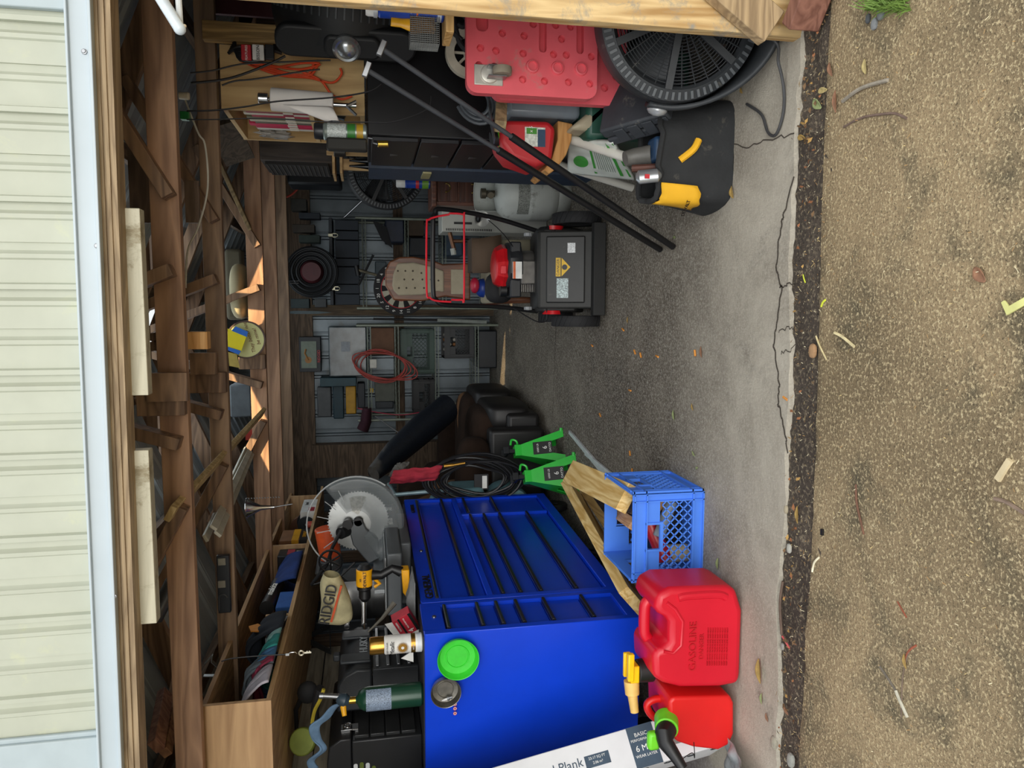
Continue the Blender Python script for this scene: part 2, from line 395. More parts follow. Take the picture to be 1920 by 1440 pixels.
# studs and horizontal girts along the walls
DW = WOOD('#4f4032', '#7a6450', 'Z', 1.0); DWX = WOOD('#4f4032', '#7a6450', 'X', 1.0); DWY = WOOD('#4f4032', '#7a6450', 'Y', 1.0)
mb = MB()
for y in [2.1, 2.9, 3.7, 4.5, 5.3, 6.1, 6.9, 7.35]: mb.box((XL+.015, y, 0), (XL+.1, y+.04, 1.8)); mb.box((XR-.015, y, 0), (XR-.1, y+.04, 1.8))
structure(mb.build('trim_5', DW))
mb = MB()
for z in (.55, 1.1, 1.72):
    mb.box((XL+.015, 2.1, z), (XL+.055, YB, z+.09)); mb.box((XR-.015, 2.1, z), (XR-.055, YB, z+.09))
structure(mb.build('trim_6', DWY))
mb = MB(); z0 = at(750, 800, Y=7.4).z; mb.box((XL, 7.38, z0-.05), (XR, 7.43, z0+.04)); mb.box((XL, 7.36, 1.72), (XR, 7.44, 1.95))
mb.box((-1.62, 7.3, 0), (-1.3, 7.44, 1.75))
structure(mb.build('trim_7', DWX))
# roof purlins
mb = MB()
for t in (.25, .55, .85):
    for (xa, d, L) in ((XL-.1, sl, L1), (XR+.1, sr, L2)):
        c = V((xa, 0, ZE))+d*L*t+V((0, 0, -.035)); mb.bar((c.x, 2.05, c.z), (c.x, YB, c.z), .07, .035)
structure(mb.build('trim_8', DWY))
mb = MB(); 
for (xa_, xb2_) in ((.94, 1.78), (-2.2, -1.80)):
    n_ = int((xb2_-xa_)/.14)
    for i in range(n_): x0_ = xa_+(xb2_-xa_)*i/n_; x1_ = xa_+(xb2_-xa_)*(i+1)/n_; mb.box((x0_, 1.985, -.02), (x1_-.012, 1.97, 1.86)); mb.box((x1_-.014, 1.985, -.02), (x1_, 1.978, 1.86))
structure(mb.build('wall_front', SIDE, bev=.003))
# right door post with painted blaze, and the studs of the right wall near the door
POST = WOOD('#a8834f', '#dcbf8b', 'Z', .8, .65, 4, '#8d8a80')
mb = MB(); mb.box((.762, 1.99, -.03), (.93, 2.03, 1.82)); o = structure(mb.build('trim_9', POST, bev=.002))
mb = MB(); mb.box((.815, 2.032, -.03), (.853, 2.12, 1.82)); structure(mb.build('trim_10', WOOD('#7d5a37', '#a8804f', 'Z'), bev=.002))
mb = MB(); a, b = at(400, 38, Y=3.04), at(520, 82, Y=3.04); mb.box((b.x, 3.04, 1.21), (a.x, 3.08, 1.79)); structure(mb.build('trim_11', WOOD('#7a6038', '#b08f58', 'Z'), bev=.002))
# weathered brace and reddish sill at the foot of the post
t = thing('sill_board', 'reddish timber angling out on the ground from the foot of the right door post', 'timber', (.76, 1.95, 0))
mb = MB(); mb.bar(at(1500, 52, Z=.045)+V((-.0, 0, .0)), at(1500, 52, Z=.045)+V((.75, -.62, 0)), .05, .09); mb.build('timber', WOOD('#6b4436', '#8d6150', 'X'), t, world=True, bev=.004)
t = thing('brace_board', 'weathered grey brace board leaning against the foot of the right door post', 'board', (.8, 1.95, 0))
a, b = at(1475, 72, Y=1.97), at(1250, -130, Y=1.97)
mb = MB(); mb.bar((a.x+.02, 1.965, a.z+.05), (b.x, 1.965, b.z+.03), .04, .10, (0, 0, 1)); mb.build('board', WOOD('#8a7355', '#b49a74', 'X'), t, world=True, bev=.003)
# ---------------- roof trusses ----------------
TR = [WOOD('#76604e', '#a0856b', 'X', .7, ring=4), WOOD('#8a6a54', '#b48f72', 'X', .7, ring=4)]
TRD = WOOD('#665040', '#9a7c62', 'X', .8)
def truss(Y, zb, zt, lab, mat, webs=True, slope=-.0105):
    t = thing('roof_truss', lab, 'roof truss', (-.2, Y, zb), group=None)
    mb = MB(); h = zt-zb
    v = [mb._v((x, y, zb+dz+slope*0*x)) for x in (XL, XR) for y in (Y, Y+.04) for dz in (0, h)]
    for q in ((0, 1, 3, 2), (4, 6, 7, 5), (0, 4, 5, 1), (2, 3, 7, 6), (0, 2, 6, 4), (1, 5, 7, 3)): mb._f([v[i] for i in q])
    mb.build('bottom_chord', mat, t, world=True, bev=.002)
    for (xe, d, L) in ((XL, sl, L1), (XR, sr, L2)):
        mb = MB(); a = V((xe, Y+.02, ZE-.02)); mb.bar(a, V((XM, Y+.02, ZR-.09)), .04, .09); mb.build('top_chord', TRD, t, world=True, bev=.002)
    if webs:
        for (x0, x1, zz) in ((.34, .86, .32), (-.62, -1.18, .32), (.12, -.14, .66), (-.42, -.22, .66)):
            mb = MB(); mb.bar((x0, Y-.022, zb+.02), (x1, Y-.022, zb+zz), .038, .075, (0, 1, 0)); mb.build('web', TRD, t, world=True, bev=.002)
        mb = MB(); mb.box((-.33, Y-.04, zb+.0), (-.25, Y-.002, zb+.14)); mb.build('king_post', TRD, t, world=True, bev=.002)
    return t
truss(2.5, 1.773, 1.858, 'nearest roof truss, right behind the door header', TR[1])
truss(3.15, 1.765, 1.840, 'second roof truss from the door, dark stained with white cord hanging across', TR[0])
truss(4.35, 1.768, 1.855, 'third roof truss from the door, with warm sunlight on its beam', TR[1])
truss(5.0, 1.768, 1.855, 'fourth roof truss from the door, with knots along the beam', TR[1], False)
truss(5.7, 1.768, 1.855, 'fifth and farthest roof truss, in shade before the back wall', TR[0], False)
# boards nailed across the trusses (photo shows them from below)
def lumber(name, label, a, b, w, h, mat, up=(0, 0, 1), bev=.002, cat='board', group=None, par=None):
    mb = MB(); mb.bar(a, b, w, h, up); return mb.build(name, mat, bev=bev, label=label, cat=cat, group=group)
WPAINT = WOOD('#b6b29d', '#d0ccb6', 'X', .8, .6, 3, '#8b8064')
for (xa, ya, xb, yb, lab) in ((248, 392, 256, 740, 'longer cream painted board hanging under the door header, right one'), (265, 842, 272, 1165, 'shorter cream painted board under the door header, left one with mouldy speckled end')):
    a, b = at(xa, ya, Y=2.06), at(xb, yb, Y=2.06); a.z = b.z = (a.z+b.z)/2; 
    lumber('painted_board', lab, a, b, .04, .056, WPAINT, cat='board')
# loose boards up on the trusses
a, b = at(493, 772, Y=4.2), at(372, 905, Y=2.75)
lumber('pine_board', 'pale sunlit pine board slanting up across the trusses', a, a+(b-a)*1.25, .02, .05, WOOD('#a98f5f', '#d0b886', 'X'), (0, 1, 0))
a, b = at(430, 385, Y=4.3), at(345, 250, Y=3.3)
lumber('pine_board', 'weathered board end hanging between second and third truss, right side', at(468, 428, Y=4.3), at(405, 290, Y=4.1), .02, .06, WOOD('#6b5a3e', '#97825c', 'X'), (0, 1, 0))
lumber('wood_block', 'sunlit short wood block standing between first and second truss', at(355, 638, Y=2.75), at(392, 638, Y=2.75), .06, .06, WOOD('#d09a5c', '#edbd80', 'X'), (0, 1, 0), cat='wood block')  # orange wood tone lightened to carry the sunlight on the block
DG = WOOD('#574a40', '#7a6657', 'X')
for (x0, y0, x1, y1, Y, lab) in ((238, 275, 286, 418, 2.7, 'dark plywood panel on the first truss, right of the cream board'), (345, 338, 375, 418, 2.95, 'dark plywood panel between first and second truss')):
    mb = MB(); pbox(mb, x0, y0, x1, y1, Y, .015); mb.build('plywood_panel', DG, label=lab, cat='panel')
mb = MB(); pbox(mb, 272, 700, 352, 752, 2.45, .03); mb.build('wood_block', TRD, label='dark vertical block over the first truss near its middle', cat='wood block')
mb = MB(); pbox(mb, 355, 662, 406, 702, 3.08, .03); mb.build('wood_block', TRD, label='dark cracked block on the second truss near the middle', cat='wood block')
# bundle of pale strips under the left trusses
for i, (xa, ya, xb, yb, Y0, Y1) in enumerate(((462, 842, 385, 1010, 4.2, 2.9), (468, 846, 400, 990, 4.2, 2.9), (472, 850, 408, 1002, 4.2, 2.9))):
    lumber('wood_strip', ['upper of three pale strips tied in a bundle over the left shelf', 'middle of three pale strips tied in a bundle over the left shelf', 'lowest of three pale strips tied in a bundle over the left shelf'][i], at(xa, ya, Y=Y0), at(xb, yb, Y=Y1), .012, .03, M('#b9b6a8', .6), (0, 1, 0), cat='wood strip', group='pale strips over the left trusses')
mb = MB(); a = at(345, 1010, Y=3.4); mb.tube([at(325, 1090, Y=2.75), at(290, 1160, Y=2.75)], .028, 14); mb.build('metal_pipe', STEEL, label='grey metal pipe lying on the first truss behind the mouldy board', cat='pipe')
lumber('rough_board', 'splintered reddish board end on the first truss, far left', at(310, 1300, Y=2.7), at(292, 1400, Y=2.45), .03, .05, WOOD('#6b4636', '#8e6852', 'X'), (0, 1, 0))
lumber('rough_board', 'second splintered board beside the reddish one, far left', at(335, 1260, Y=2.9), at(310, 1412, Y=2.5), .03, .035, WOOD('#75523c', '#a07a58', 'X'), (0, 1, 0))
# ================= left side =================
BLUE = M('#0c42d4', .28, 0, .04, 6); BLUED = M('#0d3fc4', .3, 0, .04, 6); HND = M('#1a1a1c', .3)
# rolling tool chest with an end cabinet bolted on
f0 = V((-1.246, 2.78, 0)); f1 = V((-1.158, 4.52, 0)); CU = (f1-f0).normalized(); CM = frame(f0, CU, (0, 0, 1))   # x along front, y up, z outwards (+X)
Lc = (f1-f0).length; DEP = .62; SE = .275
chest = thing('tool_chest', 'big glossy blue rolling tool chest with black drawer pulls and an end cabinet', 'tool chest', mat4=CM @ Matrix.Translation((Lc/2, 0, -DEP/2)))
def cz(x, y): return at(x, y, X=-1.2).z
def cs(x, y): q = at(x, y, X=-1.2); return (V((q.x, q.y, 0))-f0).dot(CU)
def chest_unit(s0, s1, z0, z1, name):
    mb = MB(CM); d = .028
    mb.box((s0, z0, -DEP), (s1, z1, -d))
    mb.box((s0, z0, -d), (s0+.03, z1, 0)); mb.box((s1-.03, z0, -d), (s1, z1, 0)); mb.box((s0+.03, z0, -d), (s1-.03, z0+.055, 0)); mb.box((s0+.03, z1-.085, -d), (s1-.03, z1, 0))
    return mb.build(name, BLUE, chest, world=True, bev=.003)
b1 = chest_unit(0, SE, .13, 1.014, 'end_cabinet'); b2 = chest_unit(SE+.004, Lc, .13, 1.006, 'body')
def drawer(s0, s1, zt, zb, nm='drawer', par=None):
    mb = MB(CM); mb.box((s0+.002, zb+.002, -.05), (s1-.002, zt-.002, -.016)); d = mb.build(nm, BLUED, chest, world=True, bev=.002)
    mb = MB(CM); mb.prism([(-.016, 0), (.004, 0), (.008, -.006), (.004, -.014), (-.016, -.02)], s0+.004, s1-.004, Matrix(((0, 0, 1, 0), (0, 1, 0, zt-.002), (1, 0, 0, 0), (0, 0, 0, 1))))
    mb.build('drawer_pull', HND, d, world=True, bev=.001)
zs = [.955, .835, .755, .67, .55, .41, .19]
hz = [((818+839)/2, 1146), ((888+908)/2, 1141), ((924+948)/2, 1139), ((960+989)/2, 1136), ((1013+1046)/2, 1133), ((1084+1123)/2, 1127), ((1162+1204)/2, 1123)]
zz = [cz(*q) for q in hz]; zz[0] = min(zz[0], .925)
for a, b in zip(zz, zz[1:]): drawer(.032, SE-.032, a, b)
s0, s1 = SE+.036, Lc-.032; sm = cs(900, 970)
za, zb_, zc = cz(795, 1024), cz(850, 1020), cz(882, 1020)
drawer(s0, s1, za, zb_); drawer(s0, s1, zb_, zc+.012)
mb = MB(CM); mb.box((s0, zc-.014, -.03), (s1, zc+.012, 0)); mb.box((sm-.012, .19, -.03), (sm+.012, zc, 0)); mb.build('divider_rail', BLUE, chest, world=True, bev=.002)
zl_ = [cz(879, 974), cz(904, 972), cz(933, 970), cz(985, 969), .19]
for a, b in zip(zl_, zl_[1:]): drawer(s0, sm-.014, a, b)
zr_ = [cz(861, 939), cz(912, 937), .19]
for a, b in zip(zr_, zr_[1:]): drawer(sm+.014, s1, a, b)
for s, z_ in ((.44, .05), (1.55, .03)): mb = MB(CM); mb.text('GENERAL', frame((s, .966, .001), (1, 0, 0), (0, 1, 0)), z_, .002, sx=1.2); mb.build('badge', HND, chest, world=True)
for s in (.14, .87): mb = MB(CM); mb.lathe([(0, .006), (.008, .005), (.009, 0)], (s, .965, 0), (0, 0, 1), 14); mb.build('lock', STEEL, chest, world=True)
for s in (.08, Lc*.5, Lc-.09):
    for d in (-.06, -DEP+.07):
        mb = MB(CM); mb.lathe([(0, -.02), (.05, -.02), (.058, -.012), (.058, .012), (.05, .02), (0, .02)], (s, .058, d), (0, 0, 1), 20); mb.box((s-.03, .07, d-.03), (s+.03, .13, d-.024)); mb.box((s-.03, .07, d+.03), (s+.03, .13, d+.024))
        mb.build('caster', BLK, chest, world=True)
mb = MB(CM); mb.box((.02, 1.006, -DEP+.02), (Lc-.02, 1.017, -.02)); mb.build('top_mat', M('#26262a', .7), chest, world=True)
mb = MB(); q = at(853, 1333, Y=2.775)
for i, y in enumerate((1320, 1328, 1337)):
    c = at(853, y, Y=2.778); mb.lathe([(0, -.002), (.0075, -.002)], c, (0, 1, 0), 20); mb.k = 1; mb.lathe([(.006, -.003), (.0075, -.003), (.0075, -.002)], c, (0, 1, 0), 20); mb.box((c.x-.003, 2.774, c.z-.003), (c.x+.003, 2.776, c.z+.003)); mb.k = 0
mb.build('warning_sticker', [WHT, M('#c22b2b', .5)], chest, world=True)
# things stuck to its side by magnets
def tray(name, lab, px, py, r, mat, cat='magnetic tray'):
    c = at(px, py, Y=2.772); mb = MB(); mb.lathe([(0, .004), (r*.5, .004), (r*.52, .0), (r*.56, .0), (r*.58, .004), (r*.84, .002), (r*.93, -.012), (r*.97, -.026), (r, -.027), (r*1.0, -.02), (r*.9, .005), (0, .006)], c, (0, 1, 0), 48)
    return mb.build(name, mat, label=lab, cat=cat)
tray('magnetic_tray', 'bright green round magnetic tray stuck on the blue chest side', 858, 1232, .081, M('#3fd23a', .45, 0, .06, 30, '#1f5a22', .12))
tray('magnetic_tray', 'dull steel round magnetic tray below the green one', 835, 1294, .059, M('#8d8a82', .35, .85, .2, 25, '#4c463c', .3))
t = thing('spark_plug', 'spark plug lying in the steel magnetic tray', 'spark plug', at(838, 1305, Y=2.765))
a = at(848, 1307, Y=2.762); d = V((-.005, 0, .019))*1.0
mb = MB(); mb.lathe([(0, 0), (.006, 0), (.006, .012), (.009, .013), (.009, .02), (.0055, .021)], a, d, 10); mb.build('shell', STEEL, t, world=True)
mb = MB(); mb.lathe([(.0045, .02), (.004, .036), (.002, .037), (.002, .042), (0, .042)], a, d, 10); mb.build('insulator', WHT, t, world=True)
# spray can
zt = 1.018
def aerosol(lab, base, r, h, hcap, body, cap, ax=(0, 0, 1), bands=(), cat='spray can', txts=()):
    t = thing('spray_can', lab, cat, base); b = V(base); ax = V(ax)
    mb = MB(); mb.lathe([(0, 0), (r*.9, 0), (r*1.02, .004), (r, .008), (r, h-hcap-.012), (r*1.02, h-hcap-.01), (r*.8, h-hcap), (0, h-hcap)], b, ax, 36); mb.build('body', body, t, world=True)
    mb = MB(); mb.lathe([(r*.93, h-hcap-.004), (r*.93, h-.006), (r*.86, h), (0, h)], b, ax, 36); mb.build('cap', cap, t, world=True)
    for (h0, h1, m_) in bands:
        mb = MB(); mb.lathe([(r+.0006, h0), (r+.0006, h1)], b, ax, 36); mb.build('label_band', m_, t, world=True)
    for (s, hh, sz, m_, kw) in txts:
        mb = MB(); F_ = FRONT((b.x, b.y-r-.0022, b.z+hh)); mb.text(s, F_, sz, .0005, **kw); mb.build('lettering', m_, t, world=True)
    return t
GOLD = M('#b98a3e', .25, .9, .06)
p0 = at(797, 1203, Y=2.86); r = .0365
t = aerosol('gold spray paint can with white label and sunburst, standing on the blue chest corner', (p0.x, 2.86, zt), r, .205, .052, M('#e8e8e4', .35), GOLD, bands=((.006, .02, M('#d9dde0', .4)), (.028, .045, GOLD)), txts=(('RUST-OLEUM', .137, .0085, BLK, {}), ('Metallic', .118, .024, BLK, dict(shear=.35, sx=.72)), ('GOLD', .036, .008, WHT, {})))
mb = MB(); F_ = FRONT((p0.x, 2.86-r-.0024, zt+.078)); pl = []
for k in range(48): a = math.pi*k/24; rr = .024 if k % 2 else .014; pl.append((rr*math.cos(a), rr*math.sin(a)))
mb.prism(pl, 0, .001, F_); mb.k = 1; mb.prism([(.006*math.cos(k*math.pi/8), .006*math.sin(k*math.pi/8)) for k in range(16)], .001, .0016, F_); mb.build('sunburst', [GOLD, WHT], t, world=True)
# torch
p0 = at(797, 1300, Y=2.86); T_GR = M('#17402f', .3, .1, .05)
t = thing('propane_torch', 'green gas cylinder with blow torch head and yellow knob on the chest', 'blow torch', (p0.x, 2.86, zt)); B_ = V((p0.x, 2.86, zt)); r = .046
mb = MB(); mb.lathe([(0, .006), (r*.8, 0), (r, .008), (r, .21), (r*.92, .232), (r*.7, .248), (r*.35, .256), (.012, .26), (.012, .275), (0, .275)], B_, (0, 0, 1), 36); mb.build('cylinder', T_GR, t, world=True)
mb = MB(); mb.lathe([(r+.0007, .125), (r+.0007, .222)], B_, (0, 0, 1), 36, -math.pi*.95, -math.pi*.1); mb.build('label', M('#7e8ea3', .5, 0, .6, 330), t, world=True)
mb = MB(); mb.lathe([(.0135, .262), (.0135, .292), (0, .292)], B_, (0, 0, 1), 20); mb.build('brass_collar', M('#b8913c', .25, .9), t, world=True)
mb = MB(); mb.tube([B_+V((0, 0, .288)), B_+V((.004, 0, .305)), B_+V((.012, 0, .325)), B_+V((.015, 0, .335))], [.017, .027, .022, .012], 16); mb.build('head', M('#2d3c47', .4), t, world=True)
mb = MB(); mb.cyl(B_+V((.02, 0, .325)), B_+V((.03, 0, .385)), .010); mb.cyl(B_+V((.03, 0, .385)), B_+V((.031, 0, .40)), .012); mb.build('burner_tube', STEEL, t, world=True)
mb = MB(); mb.cyl(B_+V((-.015, -.01, .31)), B_+V((-.045, -.03, .305)), .012, .009, 12); mb.build('knob', M('#e0a21c', .4), t, world=True)
# steel tool box with four little drawers
X0 = -1.72
yn, = [2.92]; yf_ = at(700, 1262, X=X0).y
BXM = M('#232426', .42, .2, .1, 10); 
t = thing('steel_toolbox', 'black steel toolbox with four slim drawers and silver latches behind the torch', 'toolbox', (X0-.15, (yn+yf_)/2, zt))
ztop = 1.40; mb = MB(); mb.box((X0-.26, yn, zt), (X0-.012, yf_, 1.30)); mb.build('body', BXM, t, world=True, bev=.006)
mb = MB(); mb.prism([(-.26, 1.302), (0, 1.302), (0, 1.345), (-.03, 1.39), (-.1, ztop), (-.26, ztop)], 0, 0.0001+yf_-yn, Matrix(((1, 0, 0, X0), (0, 0, 1, yn), (0, 1, 0, 0), (0, 0, 0, 1)))); mb.build('lid', BXM, t, world=True, bev=.006)
for k in range(4):
    za_ = 1.29-.063*k; mb = MB(); mb.box((X0-.02, yn+.02, za_-.058), (X0, yf_-.02, za_)); d = mb.build('drawer', M('#2c2d2e', .4, .3), t, world=True, bev=.003)
    mb = MB(); ym = (yn+yf_)/2; mb.ball((X0+.008, ym, za_-.03), (.008, .016, .008), 10); mb.build('drawer_knob', STEEL, d, world=True)
for y in (yn+.08, yf_-.1):
    mb = MB(); mb.box((X0, y-.022, 1.275), (X0+.006, y+.022, 1.345)); mb.tube(arc((X0+.012, y, 1.318), .016, 0, 360, 14, (0, 1, 0)), .004, 6); mb.build('latch', CHROME, t, world=True, bev=.002)
mb = MB(); q = at(700, 1440, Y=yn-.003)
for k in range(5):
    mb.k = k % 2; mb.prism([(.06*math.cos(a/8*math.pi), .075*math.sin(a/8*math.pi)+.0) for a in range(16)] if 0 else rrect(.11-.012*k, .016, .007), 0, .0012, FRONT((q.x-.03+.012*math.sin(k), yn-.0005, q.z+.07-.024*k)))
mb.build('striped_sticker', [M('#cfd3d4', .5), M('#5d6a2b', .5)], t, world=True)
# blue strap, tape and belt draped over it
CL = lambda h, **k: M(h, .9, 0, .22, 14, bmp=.3, **k)
def ribbon(pts, wd, across, th=.006):
    P_ = spl(pts, 8); ac = V(across).normalized(); mb = MB(); n_ = len(P_)-1
    mb.grid(lambda u, v: P_[round(u*n_)]+ac*(v-.5)*wd+V((0, 0, .006*math.sin(u*9+v*5))), n_, 5); return mb
mb = ribbon([at(660, 1318, Y=2.88), at(632, 1322, Y=2.87), at(612, 1345, Y=2.87), at(590, 1362, Y=2.88), at(592, 1385, Y=2.9), at(605, 1405, Y=2.9), at(585, 1425, Y=2.9), at(590, 1440, Y=2.9)], .035, (.2, -.35, 1)); mb.build('blue_strap', CL('#5f7c99'), solid=.006, label='faded blue webbing strap draped over the black steel toolbox', cat='strap')
mb = MB(); c = at(568, 1390, Y=3.02); mb.lathe([(0, -.018), (.05, -.018), (.055, -.01), (.055, .01), (.05, .018), (0, .018)], c, (.5, -1, .3), 24); tm = mb.build('measuring_tape', M('#7d8a3c', .5), bev=.002, label='lime green reel measuring tape on top of the black toolbox', cat='measuring tape')
mb = MB(); P_ = [at(*q, Y=3.1) for q in ((600, 1290), (595, 1310), (590, 1335), (592, 1355))]; mb.tube(spl(P_, 6), .03, 10, flat=.6); mb.build('tool_belt', CL('#1d1d20'), label='black tool belt heap with yellow edging on the toolbox lid', cat='tool belt')
mb = MB(); P_ = [at(*q, Y=3.06) for q in ((607, 1292), (600, 1312), (590, 1332), (585, 1356))]; mb.tube(spl(P_, 6), .008, 6); mb.build('yellow_webbing', M('#b9a632', .8), label='olive yellow webbing edge across the black tool belt', cat='strap')
t = thing('hand_brush', 'black round headed brush with handle hanging below the wooden cubby shelf', 'brush', at(573, 1300, Y=3.2))
mb = MB(); c = at(577, 1298, Y=3.2); mb.ball(c, (.05, .03, .045), 16); mb.build('head', BLKM, t, world=True)
mb = MB(); mb.tube([c+V((-.03, 0, .03)), at(555, 1330, Y=3.2), at(556, 1375, Y=3.2)], [.012, .010, .008], 8); mb.build('handle', BLK, t, world=True)
# plastic toolbox with organiser drawers
XA = -1.52; ya, yb = at(720, 1253, X=XA).y, at(720, 1172, X=XA).y
GB = M('#1e2124', .5, bmp=.15); t = thing('plastic_toolbox', 'black plastic toolbox with domed lid over a rack of slim metal drawers', 'toolbox', (XA-.14, (ya+yb)/2, zt))
mb = MB(); mb.prism([(-.18, 1.215), (0, 1.215), (.004, 1.28), (-.02, 1.33), (-.06, 1.36), (-.18, 1.365)], 0, yb-ya, Matrix(((1, 0, 0, XA), (0, 0, 1, ya), (0, 1, 0, 0), (0, 0, 0, 1)))); mb.build('lid', GB, t, world=True, bev=.01)
mb = MB()
for y in (ya+.06, yb-.14): mb.box((XA, y, 1.22), (XA+.014, y+.08, 1.35))
mb.box((XA-.05, ya+.2, 1.355), (XA-.02, yb-.2, 1.385)); mb.build('latch', M('#2c3034', .5), t, world=True, bev=.006)
mb = MB(); mb.text('HUSKY', RIGHTF((XA+.012, (ya+yb)/2, 1.25)), .05, .001); mb.build('lettering', M('#9aa0a4', .4), t, world=True)
mb = MB(); mb.box((XA-.18, ya, zt), (XA-.02, yb, 1.213)); mb.box((XA-.02, ya, zt), (XA, ya+.02, 1.213)); mb.box((XA-.02, yb-.02, zt), (XA, yb, 1.213)); mb.build('body', GB, t, world=True, bev=.004)
for k in range(4):
    z = 1.05+.045*k; mb = MB(); mb.box((XA-.03, ya+.03, z), (XA+.002, yb-.03, z+.014)); mb.build('metal_rail', STEEL, t, world=True, bev=.002)
# stack of dark boards standing behind, triangle square on the planked wall
PLK = WOOD('#948c7a', '#c0b8a4', 'Y', .7)
mb = MB()
for k in range(5): mb.box((-1.97, 2.35, 1.02+.115*k), (-1.955, 4.3, 1.13+.115*k))
structure(mb.build('trim_12', PLK, bev=.002))
t = MB(); F_ = RIGHTF((-1.94, 3.0, 1.36)); q = [at(x, y, X=-1.9) for x, y in ((570, 1198), (618, 1173), (620, 1222))]
mb = MB()
for a, b in ((q[0], q[1]), (q[1], q[2]), (q[2], q[0])): mb.bar(a, b, .006, .03, (1, 0, 0))
mb.build('speed_square', M('#4a4c4e', .5, .5), label='dark triangular carpenter square hanging on the plank wall below the cubby', cat='square')
# ---------------- miter saw ----------------
SG = M('#5b5f62', .45, .3, .06, 10); ORG = M('#d4562a', .45)
t = thing('miter_saw', 'grey and orange sliding miter saw with clear blade guard and canvas dust bag', 'miter saw', (-1.35, 3.85, zt))
mb = MB(); mb.prism([(3.42, 1.07), (4.32, 1.07), (4.32, 1.14), (3.42, 1.14)], -.30, 0, frame((-1.13, 0, 0), (0, 1, 0), (0, 0, 1))); mb.box((-1.45, 3.6, zt), (-1.14, 4.15, 1.07)); mb.build('base', SG, t, world=True, bev=.008)
mb = MB(); mb.prism([(3.42, 1.142), (4.32, 1.142), (4.32, 1.150), (3.42, 1.150)], -.28, -.02, frame((-1.13, 0, 0), (0, 1, 0), (0, 0, 1))); mb.box((-1.33, 3.45, 1.15), (-1.31, 4.28, 1.2)); mb.build('fence', M('#9fa3a5', .35, .8), t, world=True, bev=.002)
mb = MB(); mb.text('XR', RIGHTF((-1.127, 4.2, 1.105)), .05, .001); mb.text('RIDGID', RIGHTF((-1.127, 3.95, 1.105)), .035, .001); mb.build('lettering', WHT, t, world=True)
bc = at(672, 976, Y=3.88); Ax = V((0, 1, 0))
mb = MB(); pr = []
mb.lathe([(.02, -.0015), (.152, -.0012), (.152, .0012), (.02, .0015)], bc, Ax, 72)
for k in range(60): a = 2*math.pi*k/60; e1 = V((math.cos(a), 0, math.sin(a))); e2 = V((-math.sin(a), 0, math.cos(a))); A_ = bc+e1*.150; mb.prism([(0, -.004), (.007, -.003), (.0075, .003), (0, .001)], -.0014, .0014, frame(A_, e1, e2))
mb.build('blade', M('#a9abaa', .3, .9, .1, 4), t, world=True)
mb = MB(); mb.lathe([(0, -.03), (.022, -.03), (.024, -.026), (.024, -.002)], bc, Ax, 24); mb.build('arbor_bolt', BLK, t, world=True)
mb = MB(); mb.prism([(.03*math.cos(0), 0)]+[(.13*math.cos(a), .13*math.sin(a)) for a in [math.radians(-20+8*k) for k in range(6)]]+[(.05, .03)], 0, .0008, frame(bc+V((0, -.003, 0)), (1, 0, 0), (0, 0, 1))); mb.build('blade_label', M('#cfcfc8', .5, 0, .3, 90), t, world=True)
GLS = M('#8f9698', .15, 0, .05, 4, alpha=.28)
mb = MB(); mb.lathe([(.075, -.038), (.235, -.032), (.245, -.02), (.245, .02)], bc+V((-.01, 0, .012)), Ax, 40, math.radians(-38), math.radians(150)); g = mb.build('blade_guard', GLS, t, world=True, solid=.003)
mb = MB(); mb.tube(arc(bc+V((-.01, -.02, .012)), .247, -38, 150, 30, (1, 0, 0), (0, 0, 1)), .004, 6)
for a in (25, 50, 75, 100, 125): e = V((math.cos(math.radians(a)), 0, math.sin(math.radians(a)))); c_ = bc+V((-.01, -.038, .012)); mb.tube([c_+e*.13, c_+e*.2], .0022, 5)
mb.build('guard_rim', M('#b8bcbd', .4), g, world=True)
mb = MB(); F_ = frame(bc+V((0, -.03, 0)), (1, 0, 0), (0, 0, 1)); mb.prism([(-.03, .05), (.01, .035), (.015, -.015), (-.04, -.04), (-.10, -.10), (-.20, -.105), (-.225, -.05), (-.12, .03)], -.04, .0, F_); mb.build('arm', SG, t, world=True, bev=.006)
mb = MB(); mb.cyl(bc+V((-.045, -.062, .09)), bc+V((-.045, -.02, .06)), .03); mb.cyl(bc+V((-.005, -.055, .055)), bc+V((-.005, -.02, .05)), .026); mb.tube([bc+V((-.03, -.06, .085)), bc+V((-.11, -.07, .13)), bc+V((-.2, -.08, .16)), bc+V((-.3, -.08, .24))], .009, 8); mb.tube([bc+V((-.3, -.08, .24)), bc+V((-.27, -.08, .1)), bc+V((-.2, -.07, .02))], .006, 8); mb.build('linkage', BLK, t, world=True)
mc = at(612, 1010, Y=3.98); mb = MB(); mb.cyl(mc+V((.06, 0, 0)), mc+V((-.11, 0, -.02)), .062, .055, 24); mb.build('motor', ORG, t, world=True, bev=.008)
mb = MB(); mb.cyl(mc+V((-.11, 0, -.02)), mc+V((-.16, 0, -.03)), .058, .045, 24); mb.tube([mc+V((-.1, 0, .03)), mc+V((-.18, 0, .05)), mc+V((-.2, 0, -.05)), mc+V((-.12, 0, -.07))], .018, 10); mb.build('motor_cap', M('#4a4d50', .5), t, world=True, bev=.004)
hc = at(697, 1052, Y=3.7); mb = MB()
mb.tube(arc(at(620, 1052, Y=3.7), .055, 0, 360, 20), .006, 6)
for a in (0, 60, 120): e = V((math.cos(math.radians(a)), 0, math.sin(math.radians(a))))*.05; c = at(620, 1052, Y=3.7); mb.tube([c-e, c+e], .005, 6)
mb.build('adjuster_wheel', BLK, t, world=True)
mb = MB()
for z in (1.25, 1.33): mb.cyl((-1.5, 3.5, z), (-1.5, 4.2, z), .013)
